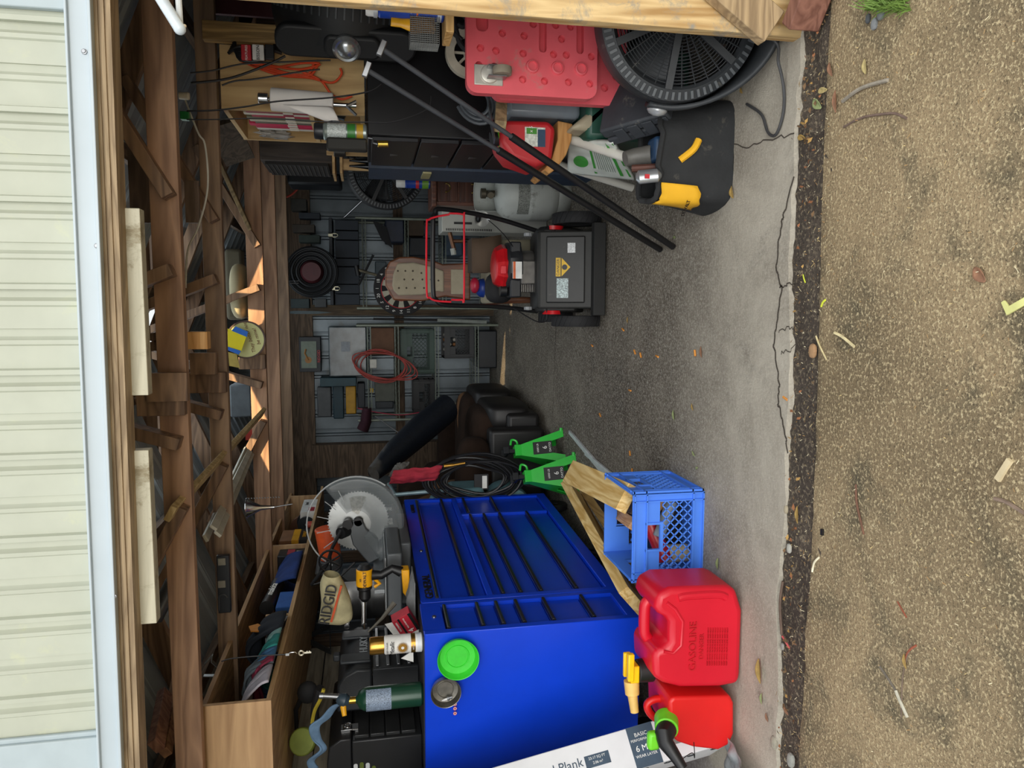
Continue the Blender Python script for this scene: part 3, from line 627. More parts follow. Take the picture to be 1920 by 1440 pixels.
mb.box((-1.56, 3.72, 1.15), (-1.36, 3.92, 1.36)); mb.build('slide_rails', CHROME, t, world=True)
# dust bag
q = {k: at(*v, Y=3.3) for k, v in dict(n0=(607, 1075), n1=(637, 1078), a=(600, 1095), b=(655, 1115), c=(661, 1158), d=(640, 1172), e=(597, 1168), f=(602, 1130)).items()}
mb = MB(); top = [q['n0'], q['a'], q['f'], q['e']]; bot = [q['n1'], q['b'], q['c'], q['d']]
top, bot = spl([V(p_) for p_ in top], 6), spl([V(p_) for p_ in bot], 6); n_ = len(top)-1
def bagf(u, v):
    i = round(u*n_); a = 2*math.pi*v; c = (top[i]+bot[i])/2; h = (top[i]-bot[i])/2; th = .045*math.sin(math.pi*min(1, .25+u*.75))**.6+.008
    return c+h*math.cos(a)+V((0, 1, 0))*(-th)*math.sin(a)*(1+.12*math.sin(u*14+v*9))
mb.grid(bagf, n_, 20); mb._f([mb._v(bagf(1, j/20)) for j in range(20)]); dbag = mb.build('dust_bag', CL('#b5ac86'), t, world=True, smooth=80)
mb = MB(); lo = at(637, 1166, Y=3.238); hi = at(616, 1091, Y=3.238); u_ = (at(622, 1095, Y=3.2)-at(608, 1163, Y=3.2)); cc = (at(622, 1100, Y=3.235)+at(610, 1166, Y=3.235))/2
mb.text('RIDGID', frame(cc+V((0, 0, .0)), u_, (0, 0, 1)), .068, .004, sx=.8); mb.k = 1; s0_, s1_ = at(640, 1098, Y=3.236), at(621, 1166, Y=3.236); mb.bar(s0_, s1_, .008, .009, (0, 0, 1)); mb.build('lettering', [BLK, M('#c4502c', .8)], dbag, world=True)
# drill
YL = M('#eda80f', .4); t = thing('cordless_drill', 'yellow and black cordless drill with long hex bit, lying on the chest top', 'drill', (at(765, 1090, Y=3.32).x, 3.32, zt))
dp = lambda x, y, dy=0: at(x, y, Y=3.32)+V((0, dy, 0))
a, b = dp(683, 1066), dp(683, 1098); mb = MB(); mb.cyl(a, b, .036, .036, 24); mb.build('motor_housing', YL, t, world=True, bev=.005)
mb = MB(); mb.text('DEWALT', frame(dp(684, 1083, -.039), (1, 0, 0), (0, 0, 1)), .02, .001); mb.text('XR', frame(dp(676, 1083, -.038), (1, 0, 0), (0, 0, 1)), .012, .001); mb.build('lettering', BLK, t, world=True)
c = dp(684, 1125); mb = MB(); mb.tube([b, dp(684, 1103), dp(684, 1106), dp(684, 1120), dp(684, 1127)], [.034, .034, .026, .027, .014], 20); mb.build('chuck', BLK, t, world=True)
mb = MB(); mb.tube([a, dp(683, 1058)], [.034, .02], 20); mb.tube([dp(697, 1078), dp(715, 1078), dp(735, 1066), dp(752, 1072)], [.024, .02, .019, .024], 14); mb.build('grip', BLK, t, world=True)
mb = MB(); mb.tube([dp(703, 1086), dp(712, 1094), dp(702, 1100)], .009, 8); mb.build('trigger', YL, t, world=True)
mb = MB(); P0, P1 = dp(762, 1066), dp(768, 1112); mb.prism([(0, 0), (.105, 0), (.13, .012), (.105, .03), (.0, .036)], -.035, .035, frame(dp(767, 1064), (-1, 0, 0), (0, 0, 1))); mb.build('battery', YL, t, world=True, bev=.005)
mb = MB(); mb.cyl(dp(684, 1127), dp(684, 1180), .004, .004, 6); mb.cyl(dp(684, 1170), dp(684, 1174), .007, .007, 8); mb.build('drill_bit', CHROME, t, world=True)
# small red box
t = thing('small_carton', 'small torn red and black carton marked 4, on the chest behind the spray can', 'carton', at(757, 1157, Y=3.02))
FB = frame(at(777, 1163, Y=3.0), (.85, -.25, .45), (-.4, 0, .9)); mb = MB(); mb.box((-.05, 0, -.05), (.05, .075, 0)); mb.M = Matrix(); o_ = [(-.05, 0)];
mb = MB(FB); mb.box((-.05, 0, -.05), (.045, .08, 0)); mb.build('box', M('#b32636', .5), t, world=True, bev=.001)
mb = MB(FB); mb.box((-.05, .0, .0005), (.045, .012, .001)); mb.box((-.05, .05, .0005), (.045, .058, .001)); mb.build('black_band', BLK, t, world=True)
mb = MB(FB); mb.text('4', frame((-.034, .03, .001), (1, 0, 0), (0, 1, 0)), .035, .0005); mb.text('MULTIPURPOSE', frame((.01, .035, .001), (1, 0, 0), (0, 1, 0)), .008, .0004); mb.text('FASTENERS', frame((.01, .068, .001), (1, 0, 0), (0, 1, 0)), .01, .0004)
mb.prism([(-.05, .08), (.04, .082), (.05, .11), (-.03, .105)], -.01, -.008); mb.prism([(-.05, 0), (-.05, .08), (-.08, .09), (-.085, .02)], -.02, -.018); mb.build('flap', WHT, t, world=True)
# odds and ends on the chest: rags, rod, clamp
mb = MB(); c = at(770, 1120, Y=3.2); mb.grid(lambda u, v: V((c.x-.1+.2*u, 3.1+.22*v, zt+.012+.05*(noise.noise(V((u*3, v*3, 2)))+.5)*math.sin(math.pi*u)*math.sin(math.pi*v))), 24, 20); mb.build('crumpled_rag', CL('#7d7f80'), solid=.004, label='crumpled grey rag under the yellow drill', cat='rag', smooth=80)
mb = MB(); mb.tube([at(740, 1130, Y=3.1), at(716, 1160, Y=3.08), at(690, 1185, Y=3.06)], [.012, .007, .003], 8); mb.build('wire_bundle', M('#6b675e', .5, .5), label='thin grey wire bundle tapering to a point beside the red carton', cat='wire')
mb = MB(FRONT(at(775, 1232, Y=2.95))); mb.prism([(-.02, 0), (.03, 0), (.0, .05)], 0, .003); mb.build('paper_scrap', WHT, label='white paper scrap poking up between gold can and torch', cat='paper')
# ---------------- cubby shelf with its contents ----------------
CW = WOOD('#a5835a', '#c9a678', 'Y', .8); CWX = WOOD('#a98661', '#c8a47a', 'X', .7, ring=4); CWD = WOOD('#8f6f4e', '#b48f66', 'Y', .8)
xf, xb_, yn_, yf2, zb0, zt0 = -1.35, -1.95, 2.6, 5.8, 1.56, 1.80
t = thing('cubby_shelf', 'long wooden cubby shelf fixed high on the left wall, full of tools and cloths', 'shelf', (-1.65, 4.2, zb0))
mb = MB(); mb.box((xb_, yn_, zb0), (xf, yf2, zb0+.018)); mb.build('bottom_board', CW, t, world=True, bev=.001)
mb = MB(); mb.box((xb_, yn_, zt0-.018), (xf-.02, yf2, zt0)); mb.build('top_board', CWD, t, world=True, bev=.001)
mb = MB(); mb.box((xb_, yn_-.018, zb0), (xf, yn_, zt0)); mb.build('end_panel', CWX, t, world=True, bev=.001)
mb = MB(); mb.box((xb_, yn_, zb0), (xb_+.01, yf2, zt0)); mb.build('back_panel', CWD, t, world=True)
for y, h in ((at(540, 1148, X=xf).y, .10), (at(560, 1018, X=xf).y, .205), (at(575, 927, X=xf).y, .205)):
    mb = MB(); mb.box((xb_+.01, y, zb0+.018), (xf-.01, y+.018, zb0+.018+h)); mb.build('divider', CWX, t, world=True, bev=.001)
zsf = zb0+.019
def cloth(name, lab, y0, y1, h, hexc, xo=0., seed=0, cat='cloth'):
    mb = MB()
    ya_, yb_ = at(530, y0, X=xf).y, at(530, y1, X=xf).y
    def f(u, v):
        y = ya_+(yb_-ya_)*u; a = v*math.pi; rr = h*(.75+.35*noise.noise(V((u*4+seed, v*3, seed))))
        return V((xf-.06-xo-.10*math.cos(a)-.02, y+.02*noise.noise(V((v*4, u*4, seed))), zsf+.002+abs(rr*math.sin(a))))
    mb.grid(f, 20, 20); return mb.build(name, CL(hexc), solid=.008, smooth=80, label=lab, cat=cat)
cloth('folded_cloth', 'light grey patterned folded cloth at the near end of the cubby shelf', 1285, 1254, .11, '#a7a4ae', 0, 1)
cloth('folded_cloth', 'slate grey folded cloth next to the patterned one in the cubby', 1250, 1232, .15, '#5c6870', 0, 2)
cloth('folded_cloth', 'crimson folded cloth among the grey and blue ones in the cubby', 1252, 1243, .10, '#7d2740', -.012, 3)
cloth('folded_cloth', 'steel blue folded cloth in the middle of the cubby pile', 1240, 1222, .12, '#3f6c96', -.005, 4)
cloth('folded_cloth', 'teal green glove shaped cloth at the front of the cubby pile', 1222, 1202, .10, '#2c8a86', -.012, 5, 'glove')
cloth('folded_cloth', 'pale mint lacy cloth next to the black bag in the cubby', 1206, 1190, .085, '#7fa9a6', -.01, 6)
cloth('black_bag', 'black fabric bag with an orange tag in the cubby shelf', 1190, 1155, .17, '#141a24', .0, 7, 'bag')
mb = MB(); c = at(470, 1185, X=xf-.02); mb.prism([(0, 0), (.05, .015), (.07, -.02), (.03, -.05), (-.01, -.04)], 0, .006, RIGHTF(c)); mb.build('leather_scrap', M('#c07b2c', .7), label='orange leather scrap on the black bag in the cubby', cat='leather scrap')
t = thing('cordless_tool', 'black cylindrical power tool with white script lettering in the cubby', 'power tool', at(520, 1120, X=-1.4))
a, b = at(521, 1096, X=-1.39), at(500, 1140, X=-1.39); mb = MB(); mb.tube([a, a.lerp(b, .3), b], [.034, .03, .034], 20); mb.build('body', BLK, t, world=True)
mb = MB(); mb.text('makita', frame((a+b)/2+V((.036, -.01, 0)), (.1, .97, -.12), (0, .12, 1)), .045, .001, shear=.2); mb.build('lettering', WHT, t, world=True)
mb = MB(); mb.tube([a+(a-b).normalized()*.001, a+(a-b).normalized()*.006], [.034, .03], 20); mb.build('lens', M('#8d9294', .2), t, world=True)
cloth('tool_bag', 'navy blue nylon tool bag standing in the middle cubby', 1092, 1042, .16, '#1a3672', 0, 8, 'bag')
mb = MB(); y0, y1 = at(560, 1128, X=xf).y, at(560, 1100, X=xf).y; mb.box((xf-.05, y0, zsf), (xf-.02, y1, zsf+.07)); mb.build('blue_box', M('#23559c', .7), label='small blue box at the front edge of the cubby beside the power tool', cat='box', bev=.004)
mb = MB(); y0, y1 = at(540, 1190, X=xf).y, at(540, 1150, X=xf).y; mb.bar((xf-.02, y0, zsf+.05), (xf-.02, y1, zsf+.02), .02, .04, (0, .1, 1)); mb.build('metal_bar', M('#97a0a6', .35, .7), label='flat silver metal bar leaning at the cubby front', cat='metal bar')
t = thing('paper_box', 'brown and yellow box of sanding discs in the cubby before the divider', 'box', (xf-.12, at(560, 1003, X=xf).y, zsf))
y0, y1 = at(540, 1014, X=xf-.03).y, at(540, 994, X=xf-.03).y; mb = MB(); mb.box((xf-.3, y0, zsf), (xf-.03, y1, zsf+.17)); mb.build('carton', M('#7d5534', .7), t, world=True, bev=.002)
mb = MB(); mb.box((xf-.3, y0-.001, zsf+.0), (xf-.028, y1+.001, zsf+.055)); mb.build('black_panel', BLK, t, world=True)
mb = MB(); mb.box((xf-.3, y0-.0015, zsf+.06), (xf-.0275, y1+.001, zsf+.1)); mb.build('yellow_panel', M('#d69b16', .5), t, world=True)
mb = MB(); mb.text('DEWALT', RIGHTF((xf-.0265, (y0+y1)/2, zsf+.03)), .03, .0005); mb.build('lettering', M('#e0a416', .5), t, world=True)
for k, (y, hx, h) in enumerate(((985, '#20262b', .09), (978, '#1a2026', .10), (971, '#20262b', .09), (964, '#2a2f33', .085))):
    mb = MB(); yy = at(560, y, X=xf-.09).y; mb.lathe([(.012, -.012), (h*.62, -.01), (h*.62, .01), (.012, .012)], (xf-.09, yy, zsf+h*.62), (0, 1, .05*(k-1)), 28); mb.build('grinding_disc', M(hx, .8), label='black abrasive disc in the upright row inside the far cubby', cat='grinding disc', group='abrasive discs in the cubby shelf')
mb = MB(); yy = at(540, 992, X=xf-.12).y+.08; mb.lathe([(.016, -.02), (.085, -.02), (.085, .02), (.016, .02)], (xf-.14, yy, zsf+.086), (0, 1, 0), 28); mb.build('flap_disc', M('#6b4a38', .9, bmp=.5), label='brown flap wheel standing before the black discs in the cubby', cat='flap wheel')
mb = MB(); yy = at(553, 985, X=xf-.03).y; mb.cyl((xf-.03, yy, zsf), (xf-.03, yy, zsf+.03), .022); mb.build('plastic_puck', M('#b04a3c', .5), label='small dull red plastic puck at the foot of the discs', cat='puck', bev=.003)
t = thing('white_carton', 'white and red small carton with black print at the far cubby', 'carton', (xf-.1, at(565, 945, X=xf).y, zsf))
y0, y1 = at(565, 955, X=xf).y, at(565, 932, X=xf).y; mb = MB(); mb.box((xf-.16, y0, zsf), (xf-.02, y1, zsf+.1)); mb.build('carton', WHT, t, world=True, bev=.002)
mb = MB(); mb.box((xf-.02, y0+.02, zsf+.01), (xf-.0185, y0+.12, zsf+.05)); mb.build('red_label', M('#a02634', .5), t, world=True)
mb = MB(); mb.text('bond', RIGHTF((xf-.0185, (y0+y1)/2+.05, zsf+.07)), .035, .0005); mb.build('lettering', BLK, t, world=True)
t = thing('stickered_case', 'black case with red and white stickers behind the blue bag', 'case', (xf-.15, at(540, 1035, X=xf).y, zsf))
y0, y1 = at(540, 1042, X=xf-.03).y, at(540, 1029, X=xf-.03).y; mb = MB(); mb.box((xf-.2, y0, zsf), (xf-.03, y1, zsf+.15)); mb.build('case', BLK, t, world=True, bev=.006)
mb = MB(); mb.box((xf-.03, y0+.02, zsf+.06), (xf-.0285, y1-.02, zsf+.1)); mb.k = 1; mb.box((xf-.03, y0+.02, zsf+.02), (xf-.0285, y1-.05, zsf+.05)); mb.build('sticker', [M('#a82c3c', .5), WHT], t, world=True)
# key on a lanyard
t = thing('key_lanyard', 'black cord hanging from the truss with a small silver key on a clip', 'key lanyard', at(548, 1228, X=-1.3))
P_ = [at(*q, Y=2.62) for q in ((415, 1240), (440, 1234), (500, 1229), (540, 1227))]; mb = MB(); mb.tube(spl(P_, 5), .0022, 6); mb.build('cord', BLK, t, world=True)
mb = MB(); a = P_[-1]; mb.tube([a, a+V((.006, 0, -.01)), a+V((.006, 0, -.025)), a+V((0, 0, -.03))], .0018, 6); mb.box((a.x-.004, a.y-.002, a.z-.004), (a.x+.004, a.y+.002, a.z+.008)); mb.build('clip', CHROME, t, world=True)
mb = MB(); k_ = a+V((.001, 0, -.045)); mb.tube(arc(k_, .008, 0, 360, 14), .003, 6, True); mb.box((k_.x-.003, k_.y-.001, k_.z-.034), (k_.x+.003, k_.y+.001, k_.z-.008)); mb.box((k_.x+.003, k_.y-.001, k_.z-.03), (k_.x+.006, k_.y+.001, k_.z-.026)); mb.box((k_.x+.003, k_.y-.001, k_.z-.022), (k_.x+.006, k_.y+.001, k_.z-.018)); mb.build('key', M('#d9d2bd', .3, .7), t, world=True)
# level, bracket, dipper cup on the second truss
t = thing('spirit_level', 'black spirit level hanging upright on the second truss', 'spirit level', at(440, 1090, Y=3.1))
a, b = at(417, 1042, Y=3.08), at(417, 1150, Y=3.08); mb = MB(); mb.box((a.x, 3.08, a.z-.024), (b.x, 3.105, a.z+.024)); mb.build('frame', M('#22262b', .4), t, world=True, bev=.003)
mb = MB()
for y in (1053, 1095): c = at(417, y, Y=3.078); mb.box((c.x-.014, 3.074, c.z-.012), (c.x+.014, 3.08, c.z+.016))
mb.build('vial', M('#8d8a7d', .3), t, world=True)
mb = MB(); c = at(418, 1122, Y=3.078); mb.tube(arc(c, .016, -90, 90, 8, (1, 0, 0))+[c+V((-.05, 0, .016))], .004, 6); mb.build('handle_slot', DGREY, t, world=True)
mb = MB(); B0 = at(410, 1268, Y=3.08); pts = [at(382, 1267, Y=3.08), at(430, 1267, Y=3.08), at(431, 1250, Y=3.08), at(424, 1249, Y=3.08), at(408, 1250, Y=3.08), at(397, 1240, Y=3.08), at(398, 1228, Y=3.08), at(384, 1245, Y=3.08)]
for a, b in zip(pts, pts[1:]): mb.bar(a, b, .004, .02, (0, 1, 0))
mb.bar(at(408, 1250, Y=3.08), at(408, 1267, Y=3.08), .004, .02, (0, 1, 0)); mb.build('shelf_bracket', M('#b5b8b8', .3, .8), label='silver curved metal shelf bracket hanging left of the level', cat='bracket')
t = thing('metal_funnel', 'silver cup on a thin stem with bead chain, hanging under the second truss', 'metal cup', at(480, 960, Y=3.5))
c = at(463, 953, Y=3.5); mb = MB(); mb.lathe([(.045, 0), (.04, -.006), (.012, -.06), (.006, -.12), (0, -.12)], c, (0, 0, 1), 24); mb.tube(arc(c, .045, 0, 360, 24, (1, 0, 0), (0, 1, 0)), .004, 6, True); mb.build('cup', CHROME, t, world=True)
mb = MB(); mb.cyl(c+V((0, 0, -.12)), c+V((.01, 0, -.2)), .003); mb.build('stem', STEEL, t, world=True)
mb = MB()
for k in range(12): mb.ball(c+V((.045, 0, -.01-.012*k)), .0035, 6)
mb.build('bead_chain', STEEL, t, world=True)
# ---------------- petrol cans ----------------
RED = M('#cc1029', .38, 0, .05, 5, '#8c1820', .1); RED2 = M('#d61a1a', .38, 0, .05, 5, '#5c1a14', .12)
Yc = 2.20
G = lambda x, y, Yp=Yc: (at(x, y, Y=Yp).x, at(x, y, Y=Yp).z)
out = [(1397, 1262), (1385, 1283), (1345, 1290), (1262, 1291), (1225, 1282), (1205, 1270), (1203, 1222), (1212, 1212), (1232, 1207), (1238, 1195), (1238, 1155), (1230, 1145), (1216, 1138), (1208, 1124), (1213, 1098), (1240, 1084), (1360, 1080), (1380, 1086), (1397, 1130)]
t = thing('petrol_can', 'large red plastic petrol can with yellow spout, standing before the tool chest', 'petrol can', (-1.06, 2.3, 0))
out = [(1397-(1397-x)*.89, 1290-(1290-y)*.905) for x, y in out]
pl = [G(*q) for q in out]; pl = [(x, max(z, .002)) for x, z in pl]
mb = MB(); mb.prism(pl, -.2, 0, frame((0, Yc, 0), (1, 0, 0), (0, 0, 1))); mb.build('body', RED, t, world=True, bev=.026, seg=4, smooth=60)
mb = MB(); P_ = [V((G(x, y)[0], Yc+.10, G(x, y)[1])) for x, y in [(1397-(1397-a_)*.89, 1290-(1290-b_)*.905) for a_, b_ in ((1224, 1222), (1214, 1212), (1208, 1198), (1209, 1150), (1214, 1136), (1226, 1126))]]; mb.tube(spl(P_, 5), .019, 12); mb.build('handle', RED, t, world=True)
mb = MB(); P_ = [V((G(x, y)[0], Yc+.004, G(x, y)[1])) for x, y in ((1272, 1122), (1288, 1118), (1345, 1115), (1362, 1120))]; mb.tube(spl(P_, 5), .014, 10)
mb.tube([V((G(x, y)[0], Yc+.001, G(x, y)[1])) for x, y in ((1245, 1222), (1262, 1225), (1277, 1210), (1280, 1165), (1266, 1142), (1250, 1130))], .006, 8); mb.build('side_grip', RED, t, world=True)
mb = MB(); c = at(1299, 1212, Y=Yc-.001); mb.text('GASOLINE', FRONT((c.x, Yc-.0005, c.z)), .036, .0015); c = at(1315, 1212, Y=Yc); mb.text('DANGER', FRONT((c.x, Yc-.0005, c.z)), .022, .001)
for k in range(9): c = at(1327+4.5*k, 1212, Y=Yc); mb.text('KEEP AWAY FROM FLAME AND HEAT', FRONT((c.x, Yc-.0005, c.z)), .0078, .0006)
c = at(1358, 1255, Y=Yc); mb.build('embossed_lettering', M('#b30d1a', .45), t, world=True)
c = at(1212, 1256, Y=Yc+.1); mb = MB(); mb.cyl(V((c.x, c.y, c.z-.02)), V((c.x, c.y, c.z+.035)), .04, .038, 24); mb.build('cap', BLK, t, world=True, bev=.004)
mb = MB(); c = V((c.x, c.y, c.z+.035)); sp = t; mb.box((c.x-.03, c.y-.03, c.z), (c.x+.03, c.y+.02, c.z+.03)); mb.box((c.x-.02, c.y-.035, c.z+.02), (c.x+.075, c.y-.015, c.z+.042)); mb.box((c.x-.02, c.y+.0, c.z+.02), (c.x+.065, c.y+.015, c.z+.045)); mb.build('spout', M('#f0c010', .35), t, world=True, bev=.004)
mb = MB(); mb.tube([c+V((-.03, -.005, .02)), c+V((-.075, -.01, .018)), c+V((-.08, -.01, .017)), c+V((-.135, -.02, .012))], [.026, .024, .017, .014], 16); mb.build('nozzle', M('#e3b968', .45), t, world=True)
out = [(1380, 1300), (1380, 1362), (1370, 1385), (1345, 1396), (1290, 1390), (1250, 1378), (1236, 1350), (1234, 1296), (1245, 1287), (1372, 1285)]
t = thing('petrol_can', 'smaller red petrol can with black spout and lime green collar beside the large one', 'petrol can', (-1.38, 2.3, 0))
out = [(1380-(1380-x)*.84, 1283+(y-1283)*.93) for x, y in out]
pl = [G(*q) for q in out]; pl = [(x, max(z, .002)) for x, z in pl]; mx_ = max(x for x, z in pl); sh = -1.275-mx_ if mx_ > -1.275 else 0
mb = MB(); mb.prism([(x+sh, z) for x, z in pl], -.2, 0, frame((0, Yc+.01, 0), (1, 0, 0), (0, 0, 1))); mb.build('body', RED2, t, world=True, bev=.025, seg=4, smooth=60)
mb = MB(); P_ = [at(x, y, Y=Yc+.1)+V((sh, 0, 0)) for x, y in ((1262, 1292), (1232, 1288), (1214, 1298), (1220, 1316), (1238, 1328), (1262, 1326))]; mb.tube(spl(P_, 5), .013, 12); mb.build('handle', RED2, t, world=True)
c = at(1252, 1340, Y=Yc-.01)+V((sh, 0, 0)); ax = V((-.15, -.75, .55)).normalized(); mb = MB(); mb.cyl(c-ax*.01+V((0, .04, -.01)), c+ax*.012, .040, .038, 24); mb.build('collar', M('#6fd02a', .4), t, world=True, bev=.003)
mb = MB(); mb.tube([c+ax*.01, c+ax*.04, c+ax*.06+V((-.015, 0, -.01)), c+ax*.07+V((-.04, -.02, -.035)), c+ax*.08+V((-.07, -.035, -.06))], [.033, .032, .026, .02, .016], 18); mb.build('spout', BLK, t, world=True)
mb = MB(); mb.box((c.x-.06, c.y-.03, c.z+.035), (c.x+.0, c.y+.0, c.z+.075)); mb.build('spout_lever', M('#6fd02a', .4), t, world=True, bev=.01)
mb = MB(); mb.tube(spl([c+ax*.08+V((-.05, -.03, -.045)), c+V((-.06, -.06, -.06)), c+V((-.085, -.05, -.075)), c+V((-.05, -.02, -.085))], 5), .0015, 5); mb.build('tether', BLK, t, world=True)
# ---------------- vinyl flooring box ----------------
f_b = at(1366, 1393, Z=0.002); f_t = at(1215, 1437, Y=f_b.y+.05); ax = (f_t-f_b).normalized(); cd = V((.75, .66, 0)); cd = (cd-ax*cd.dot(ax)).normalized(); VF = Matrix((ax, cd, ax.cross(cd))).transposed().to_4x4(); VF.translation = f_b
if (VF.to_3x3() @ V((0, 0, 1))).y > 0: sgn = -1
else: sgn = 1
CARD = M('#dcdcde', .6, 0, .04, 8); SLATE = M('#33475a', .5); INK = M('#2c2f33', .6)
t = thing('flooring_carton', 'long white flooring carton leaning beside the tool chest behind the petrol cans', 'carton', f_b)
Wm, Ws, Lb = .135, .19, 1.22; z0_ = -.19 if sgn > 0 else .0
mb = MB(VF); mb.box((0, 0, 0), (Lb, Wm, -sgn*Ws)); mb.build('carton', CARD, t, world=True, bev=.003)
FM = lambda s, c_: frame(VF @ V((s, c_, sgn*.0008)), -ax, cd)   # text runs down the carton on its main face
mb = MB(VF); mb.box((.235, 0, 0), (.33, Wm, sgn*.0006)); mb.build('printed_panel', SLATE, t, world=True)
mb = MB(VF); mb.box((.41, .045, 0), (.50, .085, sgn*.0006)); mb.build('printed_panel', SLATE, t, world=True)
mb = MB(); mb.text('BASIC', FM(.283, .105), .018, .0004); mb.text('PERFORMANCE', FM(.283, .088), .012, .0004); mb.text('6 MIL', FM(.283, .06), .028, .0004); mb.text('WEAR LAYER', FM(.283, .036), .013, .0004); mb.text('23.17 SQ FT', FM(.455, .074), .012, .0004); mb.text('2.06 m²', FM(.455, .058), .012, .0004); mb.build('lettering', WHT, t, world=True)
mb = MB(); mb.text('Vinyl Plank', FM(.60, .07), .042, .0004); mb.text('x 4.4 mm', FM(.58, .035), .014, .0004); mb.build('title_lettering', SLATE, t, world=True)
mb = MB(VF); mb.prism(rrect(.13, .085, .015, 3, .13, .085), 0, sgn*.0007) ; mb.build('swatch_print', M('#7c7874', .6, 0, .2, 12), t, world=True)
mb = MB()
for k in range(4):
    c = VF @ V((.05+.085*k, -.0006, -sgn*.035)); n_ = (VF.to_3x3() @ V((0, -1, 0))); e1 = (VF.to_3x3() @ V((1, 0, 0))); e2 = n_.cross(e1)
    mb.tube(arc(c, .014, 0, 360, 18, e1, e2), .0012, 4, True); mb.tube([c-e1*.008, c+e2*.006, c+e1*.008], .0012, 4)
mb.build('icon_print', INK, t, world=True)
mb = MB(); mb.grid(lambda u, v: V((-1.66+.22*u, 2.02+.22*v, .02+.05*abs(noise.noise(V((u*3, v*3, 4))))+.05*u*(1-v))), 24, 20); mb.build('plastic_wrap', M('#9aa0a2', .25, 0, .3, 20, alpha=.75), solid=.002, smooth=80, label='crumpled clear grey plastic sheet at the far left on the slab edge', cat='plastic sheet')
# ---------------- milk crate ----------------
def crate(name, lab, M0, w, d, h, hexc, group=None, lat=8):
    mt = M(hexc, .45, 0, .05, 6); t = thing(name, lab, 'crate', mat4=M0, group=group)
    def panel(F_, W, nm, slot=True):
        mb = MB(F_); b = .022; T = .006
        mb.box((-W/2, 0, -T), (W/2, .045, 0)); mb.box((-W/2, h-.05, -T), (W/2, h, 0)); mb.box((-W/2, .045, -T), (-W/2+.03, h-.05, 0)); mb.box((W/2-.03, .045, -T), (W/2, h-.05, 0))
        for z in (.0, .04, h-.055, h-.008): mb.box((-W/2, z, 0), (W/2, z+.005, .008))
        for x in (-W/2, -W/2+.027, W/2-.006, W/2-.031): mb.box((x, 0, 0), (x+.004, h, .008))
        y0, y1, x0, x1 = .045, h-.05, -W/2+.03, W/2-.03
        if slot:
            sw, sb = .10, h-.105; mb.box((x0, sb, -T), (-sw/2, y1, 0)); mb.box((sw/2, sb, -T), (x1, y1, 0)); mb.box((-sw/2-.006, sb-.012, -T), (sw/2+.006, sb, .006)); mb.box((-sw/2-.004, sb, -T), (-sw/2+.004, y1, .006)); mb.box((sw/2-.004, sb, -T), (sw/2+.004, y1, .006)); y1 = sb-.01
        n = lat; st = (x1-x0)/n
        for k in range(-n, n*2):
            for sg in (1, -1):
                xa = x0+k*st; pa = [(xa, y0), (xa+(y1-y0)*sg, y1)]
                (xa0, ya0), (xb0, yb0) = pa
                def clip(xa0, ya0, xb0, yb0):
                    t0, t1 = 0., 1.; dx, dy = xb0-xa0, yb0-ya0
                    for (pp, qq) in ((-dx, xa0-x0), (dx, x1-xa0)):
                        if pp == 0: continue
                        r_ = qq/pp
                        if pp < 0: t0 = max(t0, r_)
                        else: t1 = min(t1, r_)
                    return (t0, t1) if t1-t0 > .02 else None
                q_ = clip(xa0, ya0, xb0, yb0)
                if q_: mb.bar((xa0+(xb0-xa0)*q_[0], ya0+(yb0-ya0)*q_[0], -T/2), (xa0+(xb0-xa0)*q_[1], ya0+(yb0-ya0)*q_[1], -T/2), .004, .006, (0, 0, 1))
        return mb.build(nm, mt, t)
    I = Matrix()
    panel(frame((0, -d/2, 0), (1, 0, 0), (0, 0, 1)), w, 'side_panel'); panel(frame((w/2, 0, 0), (0, 1, 0), (0, 0, 1)), d, 'side_panel')
    panel(frame((0, d/2, 0), (-1, 0, 0), (0, 0, 1)), w, 'side_panel'); panel(frame((-w/2, 0, 0), (0, -1, 0), (0, 0, 1)), d, 'side_panel')
    mb = MB(); mb.box((-w/2+.006, -d/2+.006, .004), (w/2-.006, d/2-.006, .01)); mb.build('bottom', mt, t)
    return t
crate('milk_crate', 'bright blue milk crate holding cans and rolls, beside the petrol cans', Matrix.Translation((-.828, 2.685, .0)), .325, .33, .275, '#4c84e8')
def filler(name, lab, cat, a, b, r, mat, n=14): mb = MB(); mb.cyl(a, b, r, r, n); return mb.build(name, mat, label=lab, cat=cat, bev=.004)
filler('red_canister', 'red cylinder seen through the handle hole of the blue crate', 'canister', (-.95, 2.60, .11), (-.78, 2.66, .17), .03, M('#b01c28', .35))
filler('plastic_pipe', 'grey ribbed pipe inside the blue crate', 'pipe', (-.85, 2.58, .15), (-.72, 2.60, .09), .022, M('#8a959c', .4))
filler('wooden_roll', 'wooden roller near the right inside the blue crate', 'roller', (-.80, 2.60, .225), (-.70, 2.64, .07), .02, M('#b98a55', .6))
filler('glass_jar', 'pale jar at the lower left inside the blue crate', 'jar', (-.93, 2.62, .015), (-.93, 2.62, .10), .035, M('#c9b892', .3))
mb = MB(); mb.box((-.97, 2.68, .012), (-.70, 2.82, .1)); mb.build('dark_box', BLK, label='dark box in the bottom of the blue crate', cat='box', bev=.003)
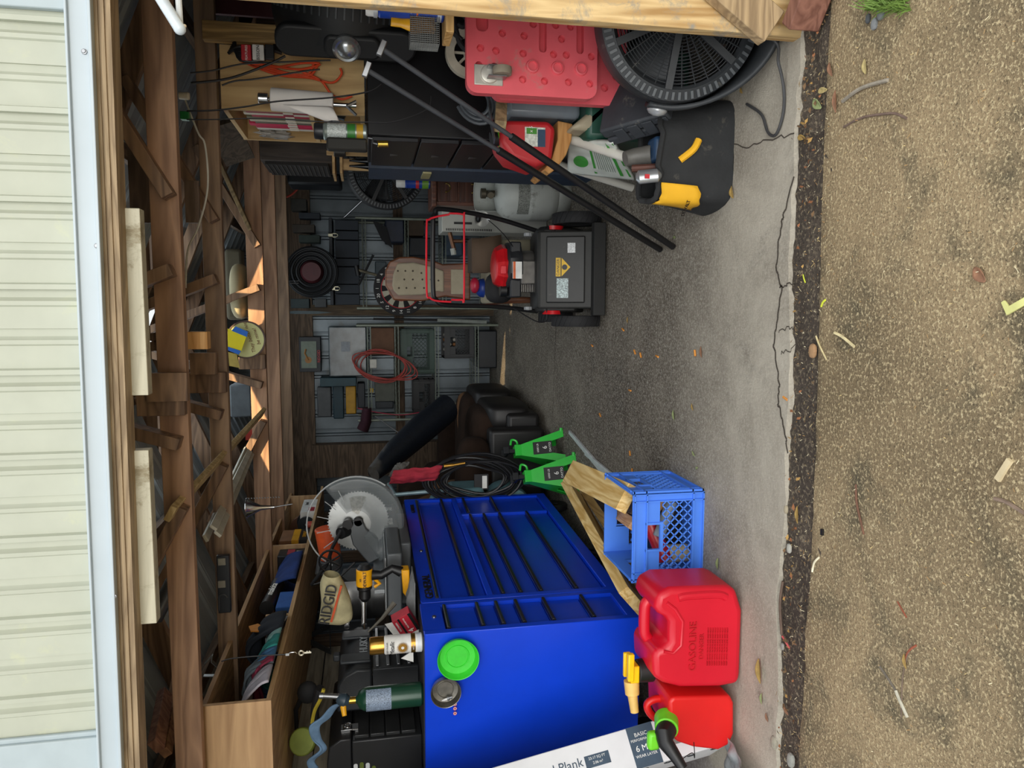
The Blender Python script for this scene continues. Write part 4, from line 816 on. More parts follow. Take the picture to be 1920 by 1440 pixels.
# ---------------- timber offcuts ----------------
def offcut(lab, a, b, w, h, mat, up=(0, 0, 1), ax='Y'):
    mb = MB(); mb.bar(a, b, w, h, up); return mb.build('timber_offcut', mat, bev=.002, label=lab, cat='timber')
PINE = lambda a: WOOD('#cba158', '#f2d596', a, .9); 
fr = V((1.0, .0, .55))
offcut('long pale pine offcut with a knot, nearest the tool chest', at(1188, 1128, Y=2.66), at(1072, 918, Y=3.7), .045, .14, PINE('Y'), (.9, 0, .75))
offcut('weathered pine offcut lying behind the knotty one', at(1176, 1040, Y=2.98), at(1084, 905, Y=4.0), .04, .12, WOOD('#ac8a54', '#d8b678', 'Y', .9), (.9, 0, .6))
offcut('pine offcut with grey sawn end, right of the stack above the crate', at(1176, 935, Y=2.62), at(1072, 886, Y=3.3), .11, .045, PINE('Y'), (.5, 0, .9))
offcut('dark stained short block poking over the blue crate', at(1196, 955, Y=2.7), at(1150, 938, Y=3.2), .06, .035, WOOD('#4a3a2e', '#6b5540', 'Y', .9), (.6, 0, .9))
offcut('short orange toned end grain block above the crate', at(1190, 985, Y=2.64), at(1155, 960, Y=2.95), .045, .035, WOOD('#c08a5c', '#e0b184', 'Y', 1.5), (.6, 0, .9))
offcut('dirty brown plank end behind the petrol can', at(1200, 1095, Y=2.72), at(1170, 1020, Y=3.1), .035, .08, WOOD('#6b5540', '#8f7558', 'Y', .9), (.9, 0, .5))
# aluminium rails on the slab
for k, (a, b) in enumerate((((1068, 810), (1140, 898)), ((1073, 815), (1150, 905)), ((1098, 850), (1158, 900)))):
    lumber('aluminium_rail', ['longest silver rail lying on the slab beyond the blue crate', 'second silver rail touching the longest one', 'shorter silver rail nearest the blue crate'][k], at(*a, Z=.008+.001*k)+V((0, 0, 0)), at(*b, Z=.008+.001*k), .022, .014, M('#d5d8da', .45, .2), cat='rail', group='aluminium rails on the slab')
# ---------------- jack stands ----------------
JG = M('#2fbf3f', .35, 0, .05); 
def jack(lab, loc, rz):
    t = thing('jack_stand', lab, 'jack stand', loc, (0, 0, rz)); h = .27; wb, wt = .105, .032
    mb = MB()
    cb = [(-wb, -wb), (wb, -wb), (wb, wb), (-wb, wb)]; ct = [(-wt, -wt), (wt, -wt), (wt, wt), (-wt, wt)]
    for i in range(4):
        j = (i+1) % 4; lo = [V((*cb[i], 0)), V((*cb[j], 0))]; hi = [V((*ct[i], h)), V((*ct[j], h))]
        m0, m1 = lo[0].lerp(lo[1], .22), lo[0].lerp(lo[1], .78); c0 = lo[0].lerp(hi[0], .38).lerp(lo[1].lerp(hi[1], .38), .3); c1 = lo[0].lerp(hi[0], .38).lerp(lo[1].lerp(hi[1], .38), .7)
        vs = [mb._v(p_) for p_ in (lo[0], m0, c0, c1, m1, lo[1], hi[1], hi[0])]
        mb._f([vs[0], vs[1], vs[2], vs[7]]); mb._f([vs[2], vs[3], vs[6], vs[7]]); mb._f([vs[3], vs[4], vs[5], vs[6]])
    mb.build('frame', JG, t, solid=.006, smooth=0)
    mb = MB()
    for (x, y) in cb: m2 = MB(); m2.tube([(x*.9, y*.9, .012), (x*1.12, y*1.0, .010)], .01, 8); m2.build('foot', JG, t)
    mb.box((-wt-.004, -wt-.004, h-.02), (wt+.004, wt+.004, h+.035)); mb.build('collar', JG, t, bev=.003)
    mb = MB(); mb.box((-.012, -.02, h), (.012, .02, h+.085)); mb.box((-.022, -.045, h+.075), (.022, .045, h+.09)); mb.box((-.022, -.045, h+.09), (.022, -.035, h+.11)); mb.box((-.022, .035, h+.09), (.022, .045, h+.11)); mb.build('ratchet_post', M('#25272a', .5, .4), t, bev=.002)
    mb = MB(); mb.tube(spl([(wt, 0, h+.01), (wt+.035, 0, h+.015), (wt+.045, 0, h+.045), (wt+.01, 0, h+.055)], 5), .007, 8); mb.build('lever', JG, t)
    FT = frame((0, -(wb+wt)/2-.005, h*.5), (1, 0, 0), (0, (wb-wt)/h, 1)); mb = MB(FT); mb.box((-.04, -.06, .0), (.04, .06, .001)); mb.build('label_plate', BLK, t)
    mb = MB(FT); mb.text('6', frame((.0, -.015, .0015), (1, 0, 0), (0, 1, 0)), .04, .0005); mb.text('6000 LB', frame((0, .03, .0015), (1, 0, 0), (0, 1, 0)), .017, .0005); mb.text('DAYTO', frame((0, -.047, .0015), (1, 0, 0), (0, 1, 0)), .018, .0005); mb.build('lettering', WHT, t)
    return t
jack('green jack stand nearer the door, close to the timber', (-1.0, 4.30, 0), .45)
jack('green jack stand farther back, against the dark sofa', (-.90, 4.60, 0), .45)
# ---------------- teal compressor with hoses, cart handle, rag ----------------
TEAL = M('#5f8087', .4); t = thing('air_compressor', 'teal air compressor tank on black wheels behind the blue tool chest', 'air compressor', (-1.27, 4.69, 0))
mb = MB(); mb.lathe([(0, -.145), (.09, -.14), (.14, -.12), (.15, -.09), (.15, .09), (.14, .12), (.09, .14), (0, .145)], (-1.27, 4.69, .34), (0, 1, 0), 32); mb.build('tank', TEAL, t, world=True)
mb = MB(); mb.box((-1.4, 4.56, .5), (-1.12, 4.82, .72)); mb.cyl((-1.25, 4.7, .72), (-1.25, 4.7, .84), .07); mb.build('pump_housing', TEAL, t, world=True, bev=.03)
for y in (4.69,): mb = MB(); mb.lathe([(0, -.02), (.06, -.02), (.075, -.03), (.11, -.026), (.12, 0), (.11, .026), (.075, .03), (.06, .02), (0, .02)], (-1.11, y, .122), (1, 0, .0), 28); mb.build('wheel', BLKM, t, world=True)
mb = MB(); a = at(741, 928, Y=4.62); b = at(800, 922, Y=4.62); mb.tube([a+V((0, .3, .03)), a, b, b+V((0, 0, -.3))], .013, 12); mb.build('handle', M('#8fa9b0', .35, .3), t, world=True)
mb = MB(); q = at(905, 905, Y=4.58); mb.box((q.x-.05, 4.6, q.z-.04), (q.x+.05, 4.615, q.z+.05)); mb.k = 1; mb.box((q.x-.04, 4.595, q.z-.03), (q.x+.04, 4.6, q.z+.0)); mb.build('label', [BLK, WHT], t, world=True)
mb = MB(); 
HC = at(890, 897, Y=4.56)
for k in range(9):
    rr = .17+.018*k; P_ = []
    for j in range(28):
        a = 2*math.pi*j/28; P_.append(HC+V((.30*.42*math.cos(a)*(rr/.25)+.012*math.sin(3*a+k), -.03+.02*math.sin(k*2.1+a), rr*1.0*math.sin(a)*1.05)))
    mb.tube(P_, .0085, 7, True)
mb.build('rubber_hose', BLK, label='coiled black rubber air hose hanging on the compressor handle', cat='hose')
mb = MB(); mb.cyl(at(832, 874, Y=4.5), at(850, 872, Y=4.5), .012); mb.cyl(at(850, 872, Y=4.5), at(872, 868, Y=4.5), .008); mb.build('hose_coupler', M('#b88a3a', .3, .8), label='brass hose coupler poking out above the coiled hose', cat='coupler')
def drape(name, lab, quad, Y, hexc, th=.006, bulge=.03, seed=1, cat='rag', n=24):
    a, b, c, d = [at(x, y, Y=Y) for x, y in quad]
    mb = MB(); mb.grid(lambda u, v: a.lerp(b, u).lerp(d.lerp(c, u), v)+V((0, -1, 0))*(bulge*(math.sin(math.pi*u)*math.sin(math.pi*v)+.35*noise.noise(V((u*5, v*5, seed)))))+V((.012*noise.noise(V((u*4, v*6, seed+3))), 0, .012*noise.noise(V((u*6, v*4, seed+7))))), n, n)
    return mb.build(name, CL(hexc), solid=th, smooth=80, label=lab, cat=cat)
drape('red_rag', 'crimson shop rag draped over the compressor handle', ((729, 908), (738, 882), (830, 873), (818, 900)), 4.5, '#a82c3c')
drape('grey_glove', 'grey work glove and strap stuck behind the crimson rag', ((728, 892), (745, 868), (768, 866), (748, 900)), 4.56, '#5c5a56', cat='glove', seed=5)
# ---------------- sofa ----------------
SB = M('#2c2019', .95, 0, .2, 10, bmp=.3, spec=.2); SL = M('#161414', .5, 0, .15, 8)
t = thing('sofa', 'dark brown and black recliner sofa along the left behind the tool chest', 'sofa', (-1.2, 5.75, 0))
mb = MB(); mb.box((-1.75, 4.86, .04), (-.80, 5.02, .42)); mb.build('side_panel', SL, t, world=True, bev=.03, seg=3)
mb = MB(); mb.box((-1.75, 5.02, .04), (-.72, 6.55, .27)); mb.build('base', SL, t, world=True, bev=.03, seg=3)
def cushion(nm, a, b, mat, e=.35):
    a, b = V(a), V(b); mb = MB(); mb.ball((a+b)/2, (b-a)/2, 32, e); return mb.build(nm, mat, t, world=True, smooth=80)
cushion('arm_rest', (-1.65, 4.84, .38), (-.86, 5.1, .64), SB, .6); cushion('arm_rest', (-1.6, 6.35, .3), (-.9, 6.6, .62), SB, .6)
cushion('seat_cushion', (-1.5, 5.08, .2), (-.70, 5.72, .5), SB, .45); cushion('seat_cushion', (-1.5, 5.72, .2), (-.68, 6.36, .5), SB, .45)
cushion('footrest', (-.86, 5.08, .08), (-.66, 5.72, .4), SL, .4); cushion('footrest', (-.84, 5.72, .08), (-.62, 6.36, .4), SL, .4)
for y in (5.02, 5.72): cushion('back_cushion', (-1.75, y, .4), (-1.28, y+.68, .78), SB, .45); cushion('head_cushion', (-1.8, y, .68), (-1.35, y+.68, .98), SB, .5)
mb = MB(); mb.tube([at(838, 766, Y=5.5), at(790, 805, Y=5.3), at(740, 850, Y=5.1), at(700, 888, Y=4.95)], [.12, .12, .10, .06], 20, flat=.8); mb.build('rolled_mesh', M('#11161f', .5, 0, .3, 60), label='rolled black mesh screen leaning over the sofa back', cat='mesh roll')
mb = MB(); q = at(850, 765, Y=6.3); mb.box((q.x-.07, 6.25, q.z-.03), (q.x+.05, 6.28, q.z+.14)); mb.build('pillow', M('#8a8474', .8), label='small stained beige pad resting on the sofa back', cat='pad', bev=.02)
# ================= right side =================
FB_ = M('#2b2e31', .55, 0, .12, 20, '#6f6c64', .18, bmp=.1); FBD = M('#17191b', .55, 0, .1, 20)
def fan(lab, M0, R=.28, mat=FB_, cord=False, detail=True, spin=0, base=True):
    t = thing('floor_fan', lab, 'fan', mat4=M0)
    mb = MB(); mb.lathe([(R*.80, .0), (R*.84, .012), (R*.97, .0), (R*1.0, -.03), (R*.99, -.1), (R*.92, -.17), (R*.86, -.17), (R*.84, -.1), (R*.80, 0)], n=64); mb.build('housing', mat, t)
    mb = MB()
    for k in range(72):
        a = 2*math.pi*k/72; e = V((math.cos(a), math.sin(a), 0)); mb.bar(e*R*.865+V((0, 0, .010)), e*R*.955+V((0, 0, .006)), .008, .006)
    mb.build('rim_slots', M('#54585b', .5), t)
    mb = MB()
    for k in range(15): mb.tube(arc((0, 0, .004), R*(.24+.038*k), 0, 360, 48, (1, 0, 0), (0, 1, 0))[:-1], .0016, 5, True)
    for k in range(6):
        a = math.radians(spin+60*k); e = V((math.cos(a), math.sin(a), 0)); mb.bar(e*R*.2+V((0, 0, .006)), e*R*.84+V((0, 0, .010)), .022, .014)
        for j in range(1, 5):
            a2 = a+math.radians(12*j); e = V((math.cos(a2), math.sin(a2), 0)); mb.tube([e*R*(.24 if j in (2, 3) else .34)+V((0, 0, .004)), e*R*.82+V((0, 0, .005))], .002, 5)
    mb.build('grille', mat, t)
    mb = MB(); mb.lathe([(0, .022), (R*.17, .02), (R*.2, .012), (R*.2, -.02), (0, -.02)], n=32); mb.build('hub', mat, t, bev=.002)
    mb = MB()
    for k in range(3):
        a = 2*math.pi*k/3
        def bf(u, v):
            rr = R*(.12+.66*u); aa = a+v*(1.1-.2*u)+u*.3; return V((rr*math.cos(aa), rr*math.sin(aa), -.11+.07*v))
        mb.grid(bf, 8, 6)
    mb.build('blades', M('#3a3d40', .4), t, solid=.003)
    mb = MB(); mb.tube([(0, 0, -.17), (0, 0, -.06)], R*.28, 20); mb.build('motor', FBD, t, bev=.008)
    mb = MB()
    for s in (1, -1): mb.tube([(s*R*.2, 0, -.15), (s*R*.9, 0, -.16)], .012, 6)
    for k in range(12): mb.tube(arc((0, 0, -.172), R*(.3+.05*k), 0, 360, 36, (1, 0, 0), (0, 1, 0))[:-1], .0015, 4, True)
    mb.build('rear_grille', FBD, t)
    if base:
        mb = MB(); n_ = 40
        def sf(u, v):
            a = math.radians(-188+196*u); w_ = .5-.5*math.cos(2*math.pi*u); rr = R*(1.03+.04*w_); c = V((rr*math.cos(a), rr*math.sin(a), 0)); z0_, z1_ = -.035+.15*w_, -.10-.10*w_
            return [V((c.x, c.y, z0_)), V((c.x*1.02, c.y*1.02, (z0_+z1_)/2)), V((c.x, c.y, z1_))][min(2, int(v*2+.01))]
        mb.grid(sf, n_, 2); mb.build('stand', mat, t, solid=.014, smooth=60)
        for s in (1, -1):
            mb = MB(); mb.lathe([(R*.12, 0), (R*.13, .014), (R*.1, .024), (R*.04, .03), (0, .027)], (s*R*1.03, 0, -.075), (s, 0, 0), 28); mb.build('pivot_knob', M('#b9bcbe', .3, .4), t)
    return t
# front fan behind the door post; spins on a low stand, facing the yard
def fmat(c, nrm, upv):
    n_ = V(nrm).normalized(); u_ = V(upv).cross(n_).normalized(); v_ = n_.cross(u_); m = Matrix((u_, v_, n_)).transposed().to_4x4(); m.translation = V(c); return m
fc = at(1302, 34, Y=2.22)
FAN1 = fan('large black floor fan standing on the slab behind the right door post', fmat((fc.x+.0, 2.2, .266), (-.25, -1, .12), (0.1, 0, 1)), .252, spin=0)
mb = MB(); pts = [at(1310, 62, Y=2.1), at(1440, 70, Y=2.06), at(1460, 120, Y=2.05), at(1470, 170, Z=.006), at(1468, 215, Z=.006), at(1455, 252, Z=.006), at(1440, 248, Z=.006), at(1428, 215, Z=.006), at(1400, 195, Z=.006)]
pts[0].z = .33; mb.tube(spl(pts, 6), .0045, 8); mb.build('power_cord', M('#3b3b3c', .5), FAN1, world=True)
# fan lying high on the shelf, seen edge on
pc = at(650, 88, Y=2.85)
FAN2 = fan('black fan perched sideways high on the right with a silver pivot knob', fmat((pc.x+.25, 3.0, pc.z), (.62, -.30, -.05), (0, 0, 1)), .27, FBD, spin=30, base=False)
mb = MB(); F_ = fmat(pc+V((0, 0, 0)), (-.75, -.66, 0), (0, 0, 1))
t = thing('fan_bracket', 'grey oval mounting arm with shiny round knob on the upper fan', 'bracket', pc)
mb = MB(F_); mb.prism(rrect(.12, .50, .055, 8, 0, 0), -.05, -.012); mb.prism(rrect(.085, .2, .03, 6, 0, -.02), -.01, .01); mb.build('arm', FBD, t, world=True, bev=.012)
mb = MB(F_); mb.lathe([(.05, .0), (.05, .012), (.042, .02), (.034, .018), (.026, .026), (0, .034)], (0, 0, .005), n=36); mb.build('knob', M('#a8acaf', .22, .8), t, world=True)
U_ = WM[FAN2.name]; mb = MB(U_)
for k in range(60):
    a = 2*math.pi*k/60; e = V((math.cos(a), math.sin(a), 0)); mb.bar(e*.272+V((0, 0, -.012)), e*.272+V((0, 0, -.07)), .006, .008, e)
mb.build('side_ribs', M('#3c4043', .45), FAN2, world=True)
# rear fan
fc3 = at(725, 318, Y=5.0); fan('dim black fan standing in the back right beside the desk', fmat((fc3.x, 5.0, fc3.z), (-.1, -1, -.1), (0, 0, 1)), .255, M('#1d2023', .5), spin=180-90+5, base=False)
# tall black steel cabinet with drawers facing left
KB = M('#0d0d10', .35, .2, .15, 5); XC = .655
t = thing('steel_cabinet', 'tall glossy black rolling cabinet on the right with drawers facing left', 'cabinet', (1.0, 3.3, 0))
yA, yB = 3.0, 3.55
mb = MB(); mb.box((XC+.012, yA, .10), (1.25, yB, 1.195)); mb.build('body', KB, t, world=True, bev=.004)
for k, (z0, z1) in enumerate(((1.0, 1.18), (.84, .99), (.68, .83), (.52, .67), (.3, .51), (.12, .29))):
    mb = MB(); mb.box((XC-.004, yA+.02, z0), (XC+.012, yB-.02, z1)); d = mb.build('drawer', M('#1a1b1f', .35, .3), t, world=True, bev=.002)
    mb = MB(); mb.prism([(-.02, .012), (.02, .012), (0, -.02)], 0, .002, frame((XC-.004, (yA+yB)/2, (z0+z1)/2), (0, -1, 0), (0, 0, 1))); mb.build('drawer_emblem', STEEL, d, world=True)
mb = MB(); mb.box((XC-.012, yB, .1), (XC+.05, yB+.3, 1.19)); mb.k = 1; mb.box((XC-.02, yB+.05, .9), (XC-.01, yB+.2, .94)); mb.build('side_rail', [M('#2c3a4d', .5), M('#9a9367', .5)], t, world=True)
for y in (yA+.07, yB-.07):
    mb = MB(); mb.lathe([(0, -.02), (.05, -.02), (.05, .02), (0, .02)], (XC+.1, y, .052), (1, 0, 0), 16); mb.build('caster', BLKM, t, world=True)
t_cab = t
# bookcase standing on the cabinet
LW = WOOD('#a98a5c', '#c9aa78', 'Z', .6, ring=3); LWY = WOOD('#a98a5c', '#c9aa78', 'Y', .6, ring=3)
xs = .762; t = thing('bookcase', 'light plywood bookcase open to the left, standing on the black cabinet', 'bookcase', (.9, 3.4, 1.25)); zb, ztp = 1.244, 1.742
yb2 = 3.62
mb = MB(); mb.box((xs, 3.1, zb-.04), (1.0, 3.118, ztp)); mb.build('side_panel', LW, t, world=True, bev=.001)
mb = MB(); mb.box((xs, yb2, zb-.04), (1.0, yb2+.018, ztp)); mb.build('side_panel', LW, t, world=True, bev=.001)
for z in (ztp-.02, zb+.16, zb-.04): mb = MB(); mb.box((xs, 3.118, z), (.98, yb2, z+.018)); mb.build('shelf_board', LWY, t, world=True, bev=.001)
mb = MB(); mb.box((.98, 3.118, zb-.04), (1.0, yb2, ztp)); mb.build('back_panel', LWY, t, world=True)
cols = ['#8c1f3c', '#c9c4b4', '#a3253f', '#6b6a52', '#b8b09a', '#5d5a4c', '#c0204c', '#b01c44', '#c7c2b6']
y = 3.14
for k, c in enumerate(cols):
    th = .028 if k % 3 else .04; h = .24+.015*math.sin(k*2.3); mb = MB(); mb.box((xs+.01, y, zb+.18), (xs+.22, y+th, zb+.18+h)); mb.k = 1; mb.box((xs+.008, y+.004, zb+.24), (xs+.01, y+th-.004, zb+.24+h*.16)); y += th+.004
    mb.build('magazine', [M(c, .5), M('#d8d0c0' if c != '#c9c4b4' else '#8c1f3c', .5)], label=['crimson', 'cream', 'dark red', 'olive', 'buff', 'khaki brown', 'bright magenta red', 'wine red', 'off white'][k]+' magazine spine in the upper compartment of the plywood bookcase', cat='magazine', group='magazines in the plywood bookcase', bev=.001)
mb = MB(); mb.grid(lambda u, v: V((xs-.0+.05*v, 3.55+.06*u-.02*v, zb+.42+.06*noise.noise(V((u*5, v*5, 2)))-.12*u)), 12, 10); mb.build('plastic_bag', M('#b8b6b2', .3, alpha=.8), solid=.001, label='crumpled clear plastic bag hooked on the bookcase upper corner', cat='plastic bag')
for k in range(3): mb = MB(); mb.bar((xs+.03, 3.3+.05*k, zb+.06+.02*k), (xs+.15, 3.36+.06*k, zb+.02+.05*k), .012, .03); mb.build('small_tool', M(['#3a4650', '#8f949a', '#2a3e55'][k], .5), label=['dark', 'silver', 'blue'][k]+' small tool in the lower compartment of the bookcase', cat='tool')
# paper towel roll on a standing holder before the bookcase
t = thing('paper_towel_roll', 'white paper towel roll with loose corner on a chrome finial holder', 'paper towel', at(655, 195, Y=3.02))
a, b = at(508, 186, Y=3.02), at(625, 196, Y=3.02); mb = MB(); mb.tube([a, b], .042, 28); mb.build('roll', M('#dfdcd8', .9, 0, .03), t, world=True, bev=.004)
mb = MB(); mb.tube([a, at(500, 185, Y=3.02)], .006, 10); mb.tube([at(484, 184, Y=3.02), at(503, 185, Y=3.02)], .02, 20); mb.build('finial', CHROME, t, world=True, bev=.003)
mb = MB(); mb.cyl(b, at(668, 198, Y=3.02), .008); mb.build('post', CHROME, t, world=True)
q = [at(*p_, Y=2.965) for p_ in ((512, 192), (580, 174), (612, 225), (545, 210))]; mb = MB(); q2 = [at(*p_, Y=2.96) for p_ in ((530, 196), (612, 228), (636, 227), (622, 200))]
mb.grid(lambda u, v: q2[0].lerp(q2[1], u).lerp(q2[3].lerp(q2[2], u), v)+V((0, -.015*math.sin(3*u*v), 0)), 10, 10); mb.build('loose_sheet', M('#e2dfdb', .9, 0, .03), t, world=True, solid=.001, smooth=80)
# black speaker-ish cabinet beyond, trellis hutch and mirrors
SPK = WOOD('#2c2623', '#433a34', 'Z', .6)
t = thing('loudspeaker', 'dark wood veneer loudspeaker box with cloth grille behind the bookcase', 'loudspeaker', at(620, 300, Y=4.1))
a, b = at(487, 268, Y=3.95), at(615, 305, Y=3.95); mb = MB(); mb.box((b.x, 3.95, b.z-.02), (a.x+.1, 4.3, a.z)); mb.build('cabinet', SPK, t, world=True, bev=.004)
mb = MB(); mb.box((b.x-.014, 3.97, b.z), (b.x, 4.28, a.z-.02)); mb.k = 1
for k in range(14): mb.bar((b.x-.015, 3.98, b.z+.01+.022*k), (b.x-.015, 4.27, b.z+.01+.022*k), .003, .006)
mb.build('grille', [M('#201e1d', .9), M('#3b3733', .8)], t, world=True)
HT = WOOD('#a08258', '#bf9f70', 'Z', .7, ring=3)
t = thing('hutch', 'pale wood hutch with two little shelves and a tall round cut-out side', 'hutch', at(775, 300, Y=4.0))
a, b = at(612, 282, Y=3.8), at(775, 296, Y=3.8); mb = MB(); mb.box((b.x, 3.8, b.z), (a.x+.0, 3.82, a.z)); mb.build('end_panel', HT, t, world=True, bev=.001)
a2, b2 = at(658, 298, Y=3.86), at(770, 315, Y=3.86); mb = MB(); mb.box((b2.x-.02, 3.86, b2.z), (a2.x, 3.88, a2.z+.05)); mb.build('side_panel', HT, t, world=True, bev=.001)
for z_ in (628, 642):
    p_ = at(z_, 300, Y=3.85); mb = MB(); mb.box((p_.x-.07, 3.82, p_.z), (p_.x+.06, 4.05, p_.z+.012)); mb.build('small_shelf', HT, t, world=True)
for k, (x0, y_) in enumerate(((705, 303), (705, 313))):
    p_ = at(x0, y_, Y=3.855); mb = MB(); mb.tube([(p_.x, 3.855, p_.z+.13), (p_.x, 3.853, p_.z), (p_.x, 3.855, p_.z-.13)], [.004, .018, .004], 16); mb.build('mirror', M('#1e2124', .12, .6), t, world=True)
mb = MB(); p_ = at(636, 283, Y=3.72); mb.lathe([(0, 0), (.028, 0), (.028, .055), (0, .055)], p_+V((0, 0, -.03)), (0, 0, 1), 20); mb.build('mug', M('#2a2724', .3), label='small dark mug on the top ledge of the pale hutch', cat='mug', bev=.003)
# spray can and dark organiser on top of cabinet edge
c = at(678, 238, Y=2.95); aerosol('silver and green striped spray can on the black cabinet before the bookcase', (c.x, 3.05, 1.197), .033, .2, .03, M('#8f9a96', .3, .4), M('#1b1d22', .4), bands=((.015, .04, M('#c8a032', .4)), (.045, .075, M('#3f8a3c', .4)), (.08, .15, M('#c3cbc9', .4, 0, .3, 200))))
mb = MB(); a, b = at(612, 262, Y=3.0), at(675, 283, Y=3.0); mb.box((b.x, 2.99, 1.197), (a.x+.01, 3.04, a.z)); mb.build('camo_box', M('#24231f', .7, 0, .1, 10, '#8a7440', .35), bev=.008, label='dark box with brown blotches at the edge of the black cabinet', cat='box')
t = thing('brass_padlock', 'brass padlock hanging from a hook on the black cabinet', 'padlock', at(725, 270, Y=2.97))
mb = MB(); a, b = at(708, 270, Y=2.975), at(728, 270, Y=2.975); mb.cyl(a, b, .013, .013, 14); mb.build('body', M('#c3a04a', .25, .9), t, world=True, bev=.002)
mb = MB(); mb.tube([at(708, 270, Y=2.975), at(700, 268, Y=2.975), at(699, 260, Y=2.975), at(690, 258, Y=2.975)], .004, 6); mb.build('shackle', STEEL, t, world=True)
t = thing('spring_clamp', 'open metal clamp with wire handles lying beside the paper towel base', 'clamp', at(665, 200, Y=3.0))
mb = MB(); mb.tube([at(650, 199, Y=2.97), at(668, 190, Y=2.97)], .006, 6); mb.build('jaw', STEEL, t, world=True); mb = MB(); mb.tube([at(650, 199, Y=2.97), at(668, 216, Y=2.97)], .006, 6); mb.build('jaw', STEEL, t, world=True)
# belts in card sleeve, orange cord, black wires
t = thing('packaged_cable', 'black cables bundled in a red and white card sleeve hanging by the stud', 'cable pack', at(475, 95, Y=3.05))
mb = MB()
for k in range(7): mb.tube(spl([at(428+2*k, 100-4*k, Y=3.05), at(450, 88+4*k, Y=3.03), at(500, 92+3*k, Y=3.03), at(528-2*k, 100-3*k, Y=3.05)], 5), .006, 6)
mb.build('cable', BLK, t, world=True)
A_, B2 = at(452, 98, Y=3.0), at(520, 98, Y=3.0)
for nm, (xa, xb), m_ in (('red_sleeve', (452, 472), M('#b3202c', .5)), ('white_sleeve', (473, 496), M('#d6d4d0', .5)), ('black_sleeve', (497, 515), BLK)):
    mb = MB(); a, b = at(xa, 84, Y=3.01), at(xb, 114, Y=3.01); mb.box((b.x, 3.0, b.z), (a.x, 3.015, a.z)); mb.build(nm, m_, t, world=True, bev=.003)
mb = MB(); c = at(484, 99, Y=2.999); mb.text('BISSON', FRONT((c.x, 2.9985, c.z)), .016, .0005); mb.build('lettering', BLK, t, world=True)
mb = MB(); c = at(462, 99, Y=2.999); mb.text('FEATURES', FRONT((c.x, 2.9985, c.z)), .012, .0005); mb.build('lettering', WHT, t, world=True)
OR_ = M('#d1481f', .45); mb = MB()
for pp in (((455, 118), (500, 122), (560, 130), (600, 120), (570, 118), (520, 126), (480, 128)), ((450, 114), (520, 140), (580, 146), (622, 155), (640, 140), (638, 128)), ((470, 122), (540, 140), (580, 142), (596, 122)), ((560, 132), (600, 150), (620, 175), (640, 186), (660, 180)), ((480, 116), (530, 135), (575, 140), (588, 120))):
    mb.tube(spl([at(x, y, Y=3.075) for x, y in pp], 7), .0045, 7)
mb.build('orange_cord', OR_, label='bright orange extension cord looped against the bookcase side', cat='cord')
for k, pp in enumerate((((357, 137), (400, 132), (455, 120), (540, 116), (620, 113)), ((358, 156), (430, 147), (500, 122), (535, 105)), ((416, 160), (440, 152), (480, 148), (560, 135), (600, 130)), ((350, 208), (400, 207), (460, 200), (520, 190), (620, 183), (690, 172), (715, 158)), ((350, 224), (400, 224), (500, 222), (600, 228), (690, 229), (740, 228), (800, 205), (808, 180)))):
    mb = MB(); mb.tube(spl([at(x, y, Y=2.93-.02*k) for x, y in pp], 6), [.003, .0045, .003, .003, .0022][k], 6)
    mb.build('black_wire', BLK, label=['thin black wire sagging in front of the cable pack, rightmost of the five', 'thicker black wire running from the truss to the upper fan', 'short black wire across the bookcase side', 'black wire sagging in front of the paper towel roll', 'long black wire down past the striped can to the black cabinet'][k], cat='wire')
mb = MB(); mb.tube(spl([at(*q_, Y=2.9) for q_ in ((345, 180), (352, 200), (372, 250), (384, 270), (390, 330), (386, 375), (370, 430), (352, 470), (348, 540))], 6), .0035, 6); mb.build('hanging_cable', M('#b8b4a6', .5), label='thin white cord drooping across the second truss', cat='cord')
mb = MB(); c = at(347, 180, Y=2.88); mb.lathe([(.0, 0), (.012, 0), (.014, -.03), (.01, -.035), (0, -.035)], c+V((0, 0, .02)), (0, 0, 1), 16); mb.build('cord_connector', M('#cbc6b4', .4), label='cream plastic plug end at the top of the white cord', cat='plug')
mb = MB(); c = at(346, 217, Y=2.88); mb.box((c.x-.014, 2.87, c.z-.016), (c.x+.014, 2.9, c.z+.014)); mb.build('green_connector', M('#1f7a3c', .35), label='green plug where the black wires meet under the roof', cat='plug', bev=.003)
# white painted rod at the top right of the doorway
t = thing('white_rod', 'white painted metal rods poking in at the upper right of the doorway', 'rod', at(335, 40, Y=1.85))
mb = MB(); a, b = at(285, -30, Y=1.85), at(337, 54, Y=1.85); mb.tube([a, b], .013, 16); mb.ball(b, .0135, 14); mb.build('tube', M('#c3ccd2', .3), t, world=True)
mb = MB(); mb.tube([at(333, -30, Y=1.87), at(338, 48, Y=1.87)], .007, 10); mb.build('rod', M('#d6dadb', .3), t, world=True)
mb = MB(); mb.ball(at(346, 49, Y=1.85), .0045, 10); mb.build('tip', M('#b6a68c', .4), t, world=True)
